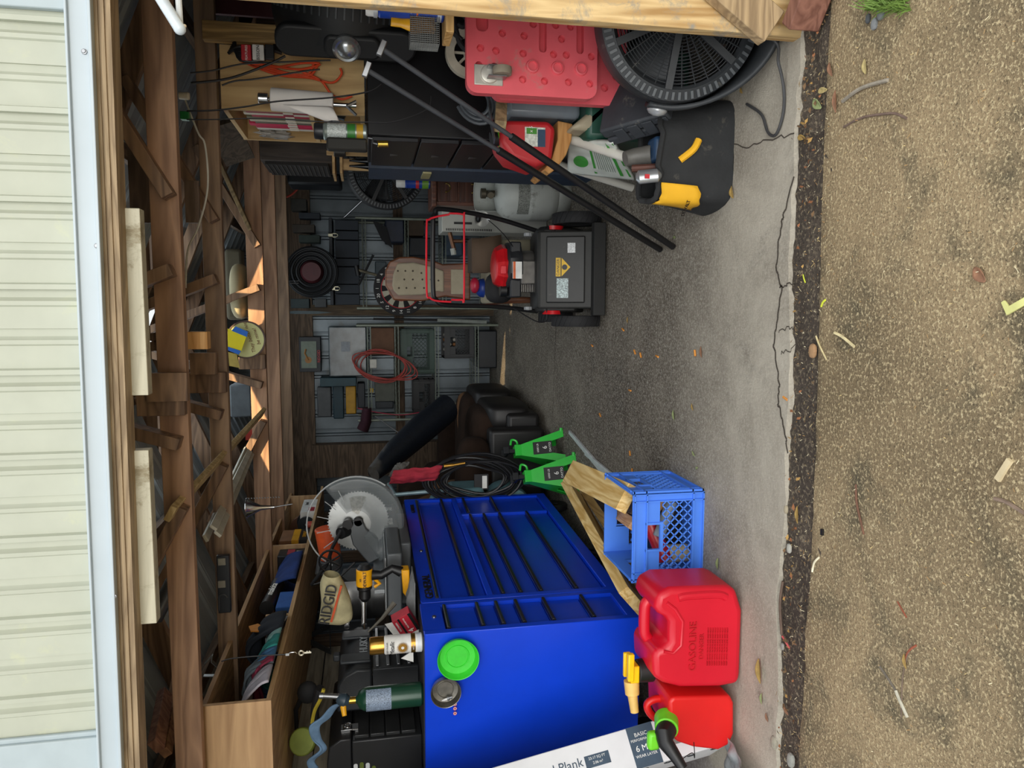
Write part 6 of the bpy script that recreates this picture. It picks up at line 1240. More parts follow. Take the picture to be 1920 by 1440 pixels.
mb = MB(); mb.lathe([(.13, .05), (.135, .07), (.13, .125), (.11, .135), (0, .135)], (ec.x, ec.y, ez), n=10); mb.box((ec.x-.17, ec.y-.1, ez+.055), (ec.x+.13, ec.y+.02, ez+.115)); mb.build('shroud', M('#26272a', .45), t, world=True, bev=.008)
mb = MB(); mb.lathe([(.118, .125), (.122, .15), (.10, .19), (.06, .20), (0, .2)], (ec.x+.0, ec.y, ez), n=9); mb.build('engine_cover', MR, t, world=True, bev=.008)
mb = MB(); mb.box((ec.x-.045, ec.y-.119, ez+.14), (ec.x+.0, ec.y-.10, ez+.17)); mb.build('cover_badge', M('#d8303a', .35), t, world=True, bev=.004)
mb = MB(); mb.box((ec.x-.07, ec.y-.141, ez+.06), (ec.x+.02, ec.y-.135, ez+.11)); mb.k = 1; mb.box((ec.x-.07, ec.y-.142, ez+.095), (ec.x+.02, ec.y-.136, ez+.108)); mb.build('warning_label', [WHT, M('#d8622c', .5)], t, world=True)
mb = MB(); mb.cyl((ec.x-.13, ec.y-.02, ez+.12), (ec.x-.13, ec.y-.02, ez+.16), .035, .035, 20); mb.build('fuel_cap', BLK, t, world=True, bev=.004)
h0, h1 = at(1000, 440, Y=3.92), at(1000, 585, Y=3.92); tr, tl = at(812, 398, Y=3.75), at(812, 568, Y=3.75)
mb = MB(); P_ = [V((cx+.215, 3.98, .30)), at(925, 408, Y=3.9)+V((0, 0, 0)), at(830, 392, Y=3.78), at(815, 402, Y=3.76), at(812, 425, Y=3.75), at(812, 540, Y=3.75), at(818, 562, Y=3.76), at(840, 572, Y=3.78), at(930, 575, Y=3.9), V((cx-.215, 3.98, .30))]
mb.tube(spl(P_, 6), .012, 12); mb.build('handle_bar', BLK, t, world=True)
mb = MB(); P_ = [at(*q_, Y=3.72) for q_ in ((842, 400), (868, 402), (870, 412), (870, 556), (866, 562), (846, 562))]; mb.tube(spl(P_, 4), .005, 8); P_ = [at(*q_, Y=3.72) for q_ in ((843, 402), (820, 406), (804, 412), (800, 425), (800, 545), (806, 558), (818, 564), (846, 566))]; mb.tube(spl(P_, 4), .005, 8); mb.build('control_bail', M('#d61e30', .35), t, world=True)
mb = MB(); mb.tube(spl([at(915, 412, Y=3.9), at(945, 440, Y=3.95), at(975, 482, Y=4.05)], 5), .0025, 5); mb.build('starter_rope', BLK, t, world=True)
mb = MB(); mb.tube(spl([at(963, 578, Y=3.85), at(1000, 600, Y=3.85), at(1018, 604, Y=3.85), at(1026, 595, Y=3.85), at(1020, 560, Y=3.85), at(1010, 540, Y=3.9), at(1030, 510, Y=3.85), at(1042, 470, Y=3.85), at(1040, 430, Y=3.85)], 6), .0035, 6); mb.build('throttle_cable', BLK, t, world=True)
for y in (440, 578): mb = MB(); c = at(990, y, Y=3.88); mb.lathe([(0, -.012), (.022, -.008), (.022, .008), (0, .012)], c, (1, 0, 0), 8); mb.build('handle_knob', M('#8d9092', .5), t, world=True)
# upholstered chair behind mower
CW_ = WOOD('#5c3622', '#85563a', 'Z', .8, .4); FBC = M('#a59c86', .9, 0, .06, 20, bmp=.2); Yc_ = 4.85
t = thing('upholstered_chair', 'antique carved chair with buttoned beige back behind the mower handle', 'chair', (.2, 5.0, 0))
out = [(722, 505), (728, 492), (742, 483), (768, 480), (800, 486), (825, 496), (838, 494), (880, 492), (882, 503), (845, 502)]
full = [(722, 535), (722, 508), (730, 490), (748, 482), (775, 481), (815, 489), (830, 495), (882, 493), (882, 563), (835, 556), (815, 560), (790, 565), (738, 563), (730, 548)]
pl = [at(*q_, Y=Yc_) for q_ in full]; FP = frame((0, Yc_, 0), (1, 0, 0), (0, 0, 1)); mb = MB(); mb.prism([(p_.x, p_.z) for p_ in pl], -.04, 0, FP); mb.build('back_frame', CW_, t, world=True, bev=.01, seg=3)
inn = [(735, 535), (737, 515), (745, 494), (775, 492), (810, 500), (826, 506), (832, 508), (832, 548), (820, 546), (790, 553), (746, 554), (738, 545)]
pl = [at(*q_, Y=Yc_) for q_ in inn]; mb = MB(); mb.prism([(p_.x, p_.z) for p_ in pl], 0, .022, FP); bk = mb.build('back_cushion', FBC, t, world=True, bev=.012, seg=3)
mb = MB()
for (x, y) in ((746, 508), (760, 508), (774, 508), (790, 512), (758, 524), (774, 524), (792, 524), (808, 524), (822, 526), (748, 540), (762, 540), (778, 540), (795, 540), (812, 540)):
    mb.ball(at(x, y, Y=Yc_-.022), .006, 8)
mb.build('buttons', M('#4a4238', .8), bk, world=True)
a, b = at(845, 505, Y=Yc_), at(870, 552, Y=Yc_); mb = MB(); mb.box((b.x, Yc_-.015, b.z), (a.x, Yc_, a.z)); mb.build('lower_panel', FBC, t, world=True, bev=.005)
zs_ = at(905, 530, Y=4.75).z; a, b = at(900, 490, Y=4.7), at(900, 560, Y=4.7); mb = MB(); mb.box((b.x-.03, 4.45, zs_-.05), (a.x+.05, 4.86, zs_)); mb.build('seat', FBC, t, world=True, bev=.02, seg=3)
for (x, y) in ((b.x-.01, 4.47), (a.x+.03, 4.47), (b.x-.01, 4.86), (a.x+.03, 4.86)): mb = MB(); mb.tube([(x, y, .0), (x, y, zs_*.5), (x, y, zs_-.04)], [.014, .018, .026], 10); mb.build('leg', CW_, t, world=True)
t = thing('cardboard_box', 'folded brown cardboard box lying on the chair seat behind the mower', 'cardboard box', at(940, 490, Y=4.55))
a, b = at(884, 446, Y=4.42), at(938, 510, Y=4.42); mb = MB(FRONT((a.x-.09, 4.42, b.z+.08))); mb = MB(); mb.box((b.x, 4.42, b.z), (a.x, 4.6, a.z)); mb.build('carton', M('#4f4034', .8, 0, .08, 6), t, world=True, bev=.003)
q = [at(*q_, Y=4.40) for q_ in ((884, 450), (886, 512), (940, 510), (940, 440))]; mb = MB(); mb.grid(lambda u, v: q[0].lerp(q[1], u).lerp(q[3].lerp(q[2], u), v), 3, 3); mb.build('flap', M('#5c4a3a', .8, 0, .08, 6), t, world=True, solid=.004)
mb = MB(); q = [at(*q_, Y=4.55) for q_ in ((940, 450), (940, 515), (1000, 520), (995, 450))]; mb.grid(lambda u, v: q[0].lerp(q[1], u).lerp(q[3].lerp(q[2], u), v)+V((0, .03*math.sin(5*v)*math.sin(4*u), .0)), 12, 12); mb.build('beige_panel', M('#a39c84', .7, 0, .06, 8), solid=.01, smooth=80, label='curvy edged beige wooden board leaning behind the red engine cover', cat='board')
mb = MB(); c = at(905, 540, Y=4.7); mb.ball(c, (.06, .06, .05), 16); t = thing('small_motor', 'small motor with blue body and crimson housing on the chair seat', 'motor', at(905, 540, Y=4.7)); mb.build('body', M('#1d3a8c', .4), t, world=True)
mb = MB(); c = at(890, 535, Y=4.66); mb.ball(c, (.05, .04, .03), 16); mb.build('housing', M('#b01e3c', .4), t, world=True)
mb = MB(); c = at(935, 540, Y=4.34); mb.ball(c, (.09, .07, .08), 18, .7); mb.build('black_canister', BLKM, label='black round canister behind the mower fuel cap', cat='canister')
# ================= back wall =================
WR = M('#8f9689', .4, .3); DKG = M('#22262b', .5)
def wire_shelf(lab, x0, x1, Y, dep, zl, ztop, lattice=True):
    t = thing('wire_shelf', lab, 'shelving', ((x0+x1)/2, Y, 0))
    for x in (x0, x1):
        for y in (Y, Y+dep): mb = MB(); mb.cyl((x, y, 0), (x, y, ztop), .0125, .0125, 12); mb.build('pole', WR, t, world=True)
    for z in zl:
        mb = MB()
        for y in (Y, Y+dep):
            mb.cyl((x0, y, z), (x1, y, z), .004, .004, 6); mb.cyl((x0, y, z-.03), (x1, y, z-.03), .004, .004, 6); n_ = int((x1-x0)/.022)
            pts = [V((x0+(x1-x0)*k/n_, y, z if k % 2 else z-.03)) for k in range(n_+1)]; mb.tube(pts, .0022, 5)
        for k in range(int((x1-x0)/.04)): x = x0+.04*k; mb.cyl((x, Y, z), (x, Y+dep, z), .0018, .0018, 4)
        mb.build('shelf_tier', WR, t, world=True)
    return t
YS = 6.95
xa = at(800, 610, Y=YS).x; zz = [at(x, 640, Y=YS).z for x in (689, 741, 816, 891)]
z0 = at(668, 612, Y=YS).z
wire_shelf('chrome wire shelving unit on the left of the back wall with crates', -1.02, xa, YS, .38, [z for z in zz], z0)
xb1, xb2 = at(740, 410, Y=YS).x, at(740, 578, Y=YS).x
wire_shelf('chrome wire shelving unit in the middle right of the back wall', xb2, xb1, YS, .36, [at(680, 500, Y=YS).z, at(760, 500, Y=YS).z, at(830, 500, Y=YS).z, .12], at(672, 500, Y=YS).z+.02)
zt1, zt2, zt3, zt4 = [z+.006 for z in zz]
def pb(name, lab, cat, x0, y0, x1, y1, Y, dep, mat, bev=.004, zf=None, group=None):
    a, b = at(x0, y0, Y=Y), at(x1, y1, Y=Y); mb = MB(); zb = b.z if zf is None else zf; mb.box((min(a.x, b.x), Y, zb), (max(a.x, b.x), Y+dep, max(a.z, zb+.02))); return mb.build(name, mat, label=lab, cat=cat, bev=bev, group=group)
crate('storage_crate', 'dark green lattice crate on the back wire shelf', Matrix.Translation((at(780, 658, Y=7.1).x, 7.14, zt3)), .40, .30, zt2-zt3-.06, '#1f4438', lat=9)
crate('storage_crate', 'black lattice crate of clutter low on the back wire shelf', Matrix.Translation((at(850, 640, Y=7.1).x, 7.14, zt4)), .30, .30, .28, '#1a1e22', lat=8)
crate('storage_crate', 'small black open crate of tools beside the green one', Matrix.Translation((at(780, 745, Y=7.1).x+.02, 7.1, zt3)), .30, .25, .2, '#15181b', lat=6)
for k in range(12): mb = MB(); c = at(835+9*(k//4), 628+9*(k % 4), Y=7.05); mb.ball((c.x, 7.08+.02*(k % 3), c.z), .018, 10); mb.build('small_ball', M(['#c9c5bb', '#b07a50', '#8a8f92'][k % 3], .5), label='small %s lump seen through the black lattice crate' % ['off white', 'tan brown', 'grey'][k % 3], cat='lump', group='%s lumps in the black lattice crate' % ['white', 'tan', 'grey'][k % 3])
pb('toolbox', 'black lidded box with silver latches on the floor under the back shelf', 'toolbox', 897, 620, 930, 690, 7.0, .3, M('#1b2026', .45), .01, 0.002)
mb = MB()
for y in (633, 677): c = at(912, y, Y=6.99); mb.box((c.x-.015, 6.985, c.z-.03), (c.x+.015, 6.999, c.z+.03))
pb('orange_clamp', 'orange plastic clamp heap between the green and black crates', 'clamp', 822, 615, 840, 645, 7.05, .1, M('#d0402a', .5), .012, zt4+.2) if 0 else None
pb('flat_carton', 'brown carton with white label on the second wire tier', 'carton', 695, 615, 738, 665, 7.02, .25, M('#6b4a34', .7), .004, zt2)
pb('clear_bin', 'clear plastic bin of dark clutter on the top wire tier', 'storage bin', 615, 612, 672, 706, 7.0, .3, M('#4c5558', .25, 0, .5, 9), .012, zt1)
mb = MB(); c = at(648, 650, Y=6.995); mb.box((c.x-.045, 6.99, c.z-.04), (c.x+.045, 6.997, c.z+.04)); mb.build('white_tag', M('#8d9298', .6, 0, .2, 60), label='pale paper tag on the clear plastic bin', cat='tag')
t = thing('heat_gun_box', 'dark retail box with a torch picture, above the clear bin on the back wall', 'box', at(598, 660, Y=7.05))
a, b = at(560, 632, Y=7.05), at(602, 697, Y=7.05); mb = MB(); mb.box((b.x, 7.05, b.z), (a.x, 7.2, a.z)); mb.build('carton', DKG, t, world=True, bev=.003)
a2, b2 = at(564, 640, Y=7.045), at(594, 690, Y=7.045); mb = MB(); mb.box((b2.x, 7.043, b2.z), (a2.x, 7.049, a2.z)); mb.build('picture_panel', M('#6f7a6c', .5), t, world=True)
mb = MB(); c = at(578, 675, Y=7.04); mb.lathe([(0, 0), (.03, 0)], (c.x, 7.041, c.z), (0, 1, 0), 20); mb.tube([(c.x, 7.04, c.z), (c.x+.06, 7.04, c.z+.03), (c.x+.1, 7.04, c.z+.02)], .008, 6); mb.build('picture_print', M('#9a6a34', .5), t, world=True)
mb = MB(); c = at(598, 668, Y=7.045); mb.text('RIDGID', FRONT((c.x, 7.045, c.z)), .035, .001); mb.build('lettering', M('#c03a3c', .5), t, world=True)
pb('teal_rack', 'dark teal shelf board below the retail box', 'shelf board', 600, 709, 668, 724, 7.0, .3, M('#1f3f48', .5))
pb('grey_case', 'grey flat case hung on the upper left of the back wall', 'case', 594, 726, 622, 782, 7.1, .1, M('#4a4d50', .5), .01)
pb('teal_case', 'dark teal tool case beside the grey one on the back wall', 'tool case', 624, 722, 645, 785, 7.1, .1, M('#163641', .5), .008)
pb('yellow_case', 'yellow tool case on the back wall', 'tool case', 648, 724, 668, 776, 7.08, .12, M('#b98a1c', .5), .01)
pb('black_case', 'black case with a tiny yellow tag beside the yellow case', 'tool case', 670, 718, 685, 765, 7.05, .15, M('#171d26', .5), .008)
mb = MB(); c = at(697, 732, Y=7.04); mb.box((c.x-.02, 7.04, c.z-.015), (c.x+.02, 7.049, c.z+.015)); mb.build('yellow_tag', M('#c09a20', .5), label='tiny yellow tag on the black case', cat='tag')
pb('grey_carton', 'plain dark grey carton on the wire shelf left end', 'carton', 703, 712, 750, 752, 7.02, .25, M('#55584f', .6), .004, zt2)
pb('grey_toolbox', 'dull grey toolbox under the plain grey carton', 'toolbox', 704, 753, 738, 766, 7.02, .2, M('#33373b', .6), .01)
mb = MB(); a = at(668, 768, Y=6.9); b = at(700, 788, Y=6.9); c0, c1 = at(705, 765, Y=6.95), at(700, 812, Y=6.95); mb.tube([at(688, 765, Y=6.95), at(686, 790, Y=6.95), at(680, 806, Y=6.95)], [.07, .085, .09], 20, flat=.6); mb.build('maroon_cloth', CL('#3a1a26'), label='dark maroon cloth cap hanging below the black case', cat='cap', smooth=80)
mb = MB(); mb.cyl(at(703, 780, Y=6.95), at(762, 822, Y=6.85), .006); mb.build('metal_rod', STEEL, label='thin silver rod slanting down the left of the back wall', cat='rod')
mb = MB(); mb.tube(spl([at(*q_, Y=6.93) for q_ in ((670, 765), (700, 772), (750, 778), (790, 773), (815, 772))], 6), .004, 6); mb.build('red_cable', M('#c03a55', .5), label='pinkish red cable draped along the shelf end', cat='cable')
# red extension cord coil
CR = M('#a8382f', .5); mb = MB(); c = at(718, 686, Y=6.88)
for k in range(6):
    rx, rz = .12+.01*(k % 3), .2+.018*k; ph = .3*k; mb.tube([V((c.x+rx*math.cos(a)*(1+.1*math.sin(2*a+k)), 6.88-.012*k, c.z+.02*math.sin(k)+rz*math.sin(a+.1*k))) for a in [2*math.pi*j/28 for j in range(28)]], .0055, 6, True)
mb.build('extension_cord', CR, label='coil of red extension cord hanging on the back wire shelf', cat='extension cord')
mb = MB(); c = at(700, 682, Y=6.86); mb.box((c.x-.04, 6.85, c.z-.03), (c.x+.04, 6.87, c.z+.03)); mb.build('cord_tag', M('#c8c6bc', .5), label='white card hook in the middle of the red cord coil', cat='card', bev=.004)
mb = MB(); a, b = at(820, 600, Y=6.9), at(900, 607, Y=6.9); mb.cyl(at(700, 598, Y=6.9), a, .01); mb.build('black_pole_end', BLK, label='black slim pole upright between the two wire shelves', cat='pole')
mb = MB(); mb.cyl(a, at(912, 604, Y=6.9), .02, .018); mb.build('tripod_leg', M('#8f9590', .4), label='grey ribbed tripod foot at the bottom of the slim pole', cat='tripod')
mb = MB(); mb.box((at(700, 592, Y=7.2).x, 7.2, 0), (at(700, 572, Y=7.2).x, 7.24, 1.75)); mb.build('wall_stud', WOOD('#4a3c2c', '#6d5a42', 'Z'), label='brown stud board between the two wire shelves', cat='board')
# dartboard
t = thing('dartboard', 'round dartboard with numbered rim half hidden behind the carved chair', 'dartboard', at(760, 548, Y=5.6))
c = at(752, 541, Y=5.6); R_ = .20; mb = MB(); mb.lathe([(0, 0), (R_, 0), (R_, .03), (0, .03)], c, (0, 1, 0), 48); mb.build('board', BLKM, t, world=True, bev=.003)
mb = MB(); mb.k = 0
for k in range(20):
    a0_, a1_ = math.radians(18*k-9), math.radians(18*k+9); mb.k = k % 2; m_ = [(r_*math.cos(a_), r_*math.sin(a_)) for r_, a_ in ((R_*.08, a0_), (R_*.72, a0_), (R_*.72, a1_), (R_*.08, a1_))]; mb.prism(m_, 0, .002, FRONT((c.x, c.y, c.z)))
mb.build('segments', [M('#b9b6a2', .7), M('#1c1c1c', .8)], t, world=True)
nums = [20, 1, 18, 4, 13, 6, 10, 15, 2, 17, 3, 19, 7, 16, 8, 11, 14, 9, 12, 5]
for k, n_ in enumerate(nums): a = math.radians(90-18*k+18); e = V((math.cos(a), 0, math.sin(a))); mb = MB(); mb.text(str(n_), FRONT(c+e*R_*.86+V((0, -.001, 0))), .032, .001); mb.build('number', WHT, t, world=True)
mb = MB(); mb.tube(arc(c+V((0, -.003, 0)), R_*.72, 0, 360, 40)[:-1], .0035, 5, True); mb.tube(arc(c+V((0, -.003, 0)), R_*.45, 0, 360, 40)[:-1], .003, 5, True); mb.build('score_ring', M('#b02a34', .5), t, world=True)
# grey foam blocks row above the middle shelf
GBK = M('#363b42', .8, 0, .06, 10)
yy = [412, 432, 450, 484, 500, 533, 551, 572]
for k in range(len(yy)-1):
    a, b = at(628, yy[k]+.6, Y=6.9), at(674, yy[k+1]-.6, Y=6.9); mb = MB(); zb = b.z; mb.box((b.x, 6.9, at(674, 500, Y=6.9).z+.004), (a.x, 7.2, a.z)); mb.build('slate_block', GBK, bev=.004, label='flat grey upright panel in the row on top of the middle wire shelf', cat='panel', group='grey upright panels on the middle wire shelf')
pb('top_rail', 'long dark rail resting over the grey upright panels', 'rail', 616, 408, 626, 572, 6.88, .3, M('#2b3036', .6))
for nm, (x, y) in (('left', (628, 541)), ('right', (624, 441))):
    mb = MB(); c = at(x, y, Y=6.86); mb.box((c.x-.018, 6.86, c.z-.03), (c.x-.012, 6.875, c.z+.04)); mb.box((c.x+.012, 6.86, c.z-.03), (c.x+.018, 6.875, c.z+.04)); mb.box((c.x-.018, 6.86, c.z+.0), (c.x+.018, 6.87, c.z+.04)); mb.tube(arc(c+V((0, 0, -.03)), .012, 180, 360, 8), .003, 6); mb.build('buckle', M('#d8d4b8', .3, .3), label='shiny cream metal buckle on the dark rail, %s one' % nm, cat='buckle')
# dark welding reels above
mb = MB(); c = at(585, 510, Y=6.8)
for k in range(10): mb.tube(arc((c.x, 6.8-.02*(k % 3), c.z), .10+.013*k, 0, 360, 30)[:-1], .009, 7, True)
mb.build('cable_reel', M('#14171b', .5), label='large dark coil of cable high on the back wall', cat='cable coil')
mb = MB(); mb.lathe([(0, -.05), (.08, -.05), (.1, 0), (0, 0)], (c.x, 6.78, c.z), (0, 1, 0), 24); mb.build('reel_hub', M('#4c1c22', .5), label='dull red hub in the middle of the dark cable coil', cat='reel hub')
for k, (x0, y0, x1, y1, h, lab) in enumerate(((545, 372, 575, 395, '#33312c', 'small khaki box'), (560, 398, 600, 410, '#2a3038', 'slim blue grey case'), (548, 420, 590, 436, '#3c352d', 'brown paper packet'), (560, 440, 600, 455, '#2f3a35', 'green grey tin'), (545, 560, 580, 578, '#303b3c', 'teal grey tin'), (590, 560, 612, 576, '#45484a', 'pale grey tin'))):
    pb('shelf_box', lab+' in the dark clutter high on the back wall', 'box', x0, y0, x1, y1, 6.9, .15, M(h, .7))
for k, yk in enumerate((527, 531)): mb = MB(); mb.cyl(at(537, yk, Y=6.7), at(560, yk, Y=6.7), .003); mb.build('chrome_rod', CHROME, label=['left', 'right'][1-k]+' of two thin chrome rods by the cable coil', cat='rod')
mb = MB(); c = at(573, 586, Y=6.8); mb.prism([(x_, z_) for x_, z_ in ((0, -.22), (.012, -.1), (.015, .1), (0, .22), (-.012, .1), (-.012, -.1))], 0, .01, FRONT((c.x, 6.8, at(575, 586, Y=6.8).z))); mb.build('pale_plate', M('#3e4c50', .5), label='narrow pale blade shape left of the cable coil', cat='blade')
# loose contents of the middle shelf
zk = at(760, 500, Y=YS).z+.006; zk2 = at(830, 500, Y=YS).z+.006
pb('blue_toolbox', 'slate blue toolbox with a grey handle on the middle wire shelf', 'toolbox', 722, 412, 752, 455, 7.0, .25, M('#31394c', .5), .012, zk)
pb('brown_box', 'brown carton on the middle wire shelf beside the blue toolbox', 'carton', 764, 412, 795, 442, 7.0, .2, M('#4c3d2f', .7), .003)
pb('dark_bin', 'dark grey bin under the middle wire tier', 'bin', 768, 445, 810, 480, 7.0, .2, M('#24292f', .5), .01)
pb('blue_bin', 'dusty blue plastic bin behind the mower handle', 'bin', 836, 412, 868, 480, 6.97, .3, M('#3f5468', .5), .012)
pb('meter_box', 'small grey meter box left on the middle wire shelf', 'meter', 703, 490, 725, 530, 7.0, .15, M('#49585f', .5), .008)
mb = MB(); q_ = [at(*p_, Y=6.93) for p_ in ((698, 412), (724, 425), (736, 465), (716, 450))]; mb.prism([(p_.x, p_.z) for p_ in q_], 0, .02, frame((0, 6.95, 0), (1, 0, 0), (0, 0, 1))); mb.build('black_sheet', BLKM, label='black triangular sheet hanging beside the blue toolbox', cat='sheet')
t = thing('hammer', 'hammer with dusty wooden handle hanging from the wire shelf', 'hammer', at(690, 510, Y=6.85))
mb = MB(); mb.cyl(at(668, 505, Y=6.85), at(720, 520, Y=6.8), .012); mb.build('handle', WOOD('#4f4a3a', '#7a715a', 'Z'), t, world=True)
mb = MB(); mb.cyl(at(672, 517, Y=6.85), at(668, 498, Y=6.85), .022); mb.build('head', BLK, t, world=True)
mb = MB(); mb.cyl(at(672, 535, Y=6.84), at(700, 478, Y=6.84), .010); mb.build('black_grip', BLKM, label='black and yellow gripped bar crossing the wire shelf edge', cat='bar')
t = thing('pipe_fitting', 'brass and white gas pipe fitting beside the heater', 'pipe fitting', at(852, 466, Y=4.9))
mb = MB(); mb.cyl(at(843, 436, Y=4.9), at(852, 470, Y=4.9), .014); mb.cyl(at(850, 452, Y=4.9), at(868, 452, Y=4.9), .012); mb.build('pipe', M('#6b4a34', .4, .5), t, world=True)
mb = MB(); mb.cyl(at(849, 466, Y=4.9), at(851, 478, Y=4.9), .018); mb.build('white_coupling', M('#a8aba3', .4), t, world=True)
mb = MB(); mb.cyl(at(645, 408, Y=6.95), at(690, 366, Y=6.8), .008); mb.build('chrome_tube', CHROME, label='chrome tube slanting up behind the rear fan', cat='tube')
mb = MB(); mb.tube(spl([at(*p_, Y=6.7) for p_ in ((528, 372), (545, 366), (560, 352), (568, 340))], 6), .009, 8); mb.build('red_hose', M('#a03a2c', .5), label='short red hose curve at the top right of the back wall', cat='hose')
mb = MB(); a, b = at(538, 322, Y=6.2), at(640, 348, Y=6.2); mb.box((b.x, 6.2, b.z), (a.x, 6.5, a.z)); mb.build('long_black_case', M('#101318', .5), label='long black case hanging high at the right of the back wall', cat='case', bev=.02)
# items over the rafters: lid with note, cushions
t = thing('round_sign', 'round cream sign with brown script lettering hanging from the third truss', 'sign', at(462, 637, Y=4.2))
c = at(461, 637, Y=4.22); R_ = .102; mb = MB(); mb.lathe([(0, -.002), (R_*.93, -.002), (R_*.93, .006), (0, .006)], c, (0, 1, 0), 48); mb.build('face', M('#c9c98c', .5, 0, .04), t, world=True)
mb = MB(); mb.lathe([(R_*.92, -.005), (R_, -.005), (R_, .01), (R_*.92, .01)], c, (0, 1, 0), 48); mb.build('rim', M('#4f3830', .5), t, world=True)
mb = MB(); F_ = frame((c.x+.01, c.y-.0025, c.z-.02), (1, 0, -.12), (.12, 0, 1)); mb.text('They better not', frame(F_ @ V((0, 0, 0)), (1, 0, .28), (-.28, 0, 1)), .026, .0006, shear=.3); mb.text('be mine!', frame(F_ @ V((.01, -.035, 0)), (1, 0, .28), (-.28, 0, 1)), .026, .0006, shear=.3); mb.build('lettering', M('#6b3a24', .6), t, world=True)
q = [at(*p_, Y=4.19) for p_ in ((427, 616), (463, 628), (452, 660), (427, 652))]; mb = MB(); mb.prism([(p_.x, p_.z) for p_ in q], 0, .002, frame((0, 4.19, 0), (1, 0, 0), (0, 0, 1))); mb.build('yellow_note', M('#f0e020', .6, 0, .02), label='bright yellow note taped over the round cream sign', cat='note')
for lab, qq in (('strip of blue tape along the right edge of the yellow note', ((442, 612), (465, 622), (463, 632), (434, 620))), ('strip of blue tape along the left edge of the yellow note', ((427, 650), (452, 658), (448, 665), (428, 657)))):
    q = [at(*p_, Y=4.186) for p_ in qq]; mb = MB(); mb.prism([(p_.x, p_.z) for p_ in q], 0, .001, frame((0, 4.186, 0), (1, 0, 0), (0, 0, 1))); mb.build('blue_tape', M('#2a6fd0', .6), label=lab, cat='tape')
q = [at(*p_, Y=4.21) for p_ in ((428, 660), (444, 664), (450, 690), (430, 686))]; mb = MB(); mb.prism([(p_.x, p_.z) for p_ in q], 0, .002, frame((0, 4.21, 0), (1, 0, 0), (0, 0, 1))); mb.build('taped_scrap', M('#b5a050', .6), label='small tan scrap edged in blue tape under the yellow note', cat='scrap')
mb = MB(); a = at(455, 495, Y=4.5); b = at(462, 598, Y=4.5); mb.ball((a+b)/2+V((0, 0, .02)), (abs(a.x-b.x)/2, .2, .045), 28, .7); mb.build('seat_pad', M('#b8ae8e', .9, 0, .06, 12), label='cream padded seat cushion lying over the third truss', cat='cushion', smooth=80)
a, b = at(420, 466, Y=4.9), at(458, 600, Y=4.9); mb = MB(); mb.box((b.x, 4.9, b.z), (a.x, 5.0, a.z)); mb.build('patterned_cushion', M('#5c5646', .9, 0, .1, 12), label='dim olive buttoned cushion standing behind the second truss', cat='cushion', bev=.02)
a, b = at(430, 722, Y=5.1), at(472, 782, Y=5.1); mb = MB(); mb.box((b.x, 5.1, b.z), (a.x, 5.5, a.z)); mb.build('grey_bin', M('#5a6268', .5), label='grey storage bin up on the trusses left of the round sign', cat='storage bin', bev=.01)
mb = MB(); c = at(470, 816, Y=4.7); mb.box((c.x-.03, 4.7, c.z-.03), (c.x+.04, 4.75, c.z+.03)); mb.build('red_box', M('#a82c1c', .5), label='small red box glimpsed over the third truss', cat='box')
mb = MB(); a, b = at(400, 205, Y=3.7), at(470, 300, Y=3.7); mb.bar(at(415, 230, Y=3.7), at(450, 300, Y=3.9), .14, .03, (0, 1, 0)); mb.build('dark_board', WOOD('#3c342c', '#5a4f42', 'X'), label='dark rough board end beside the bookcase top', cat='board')
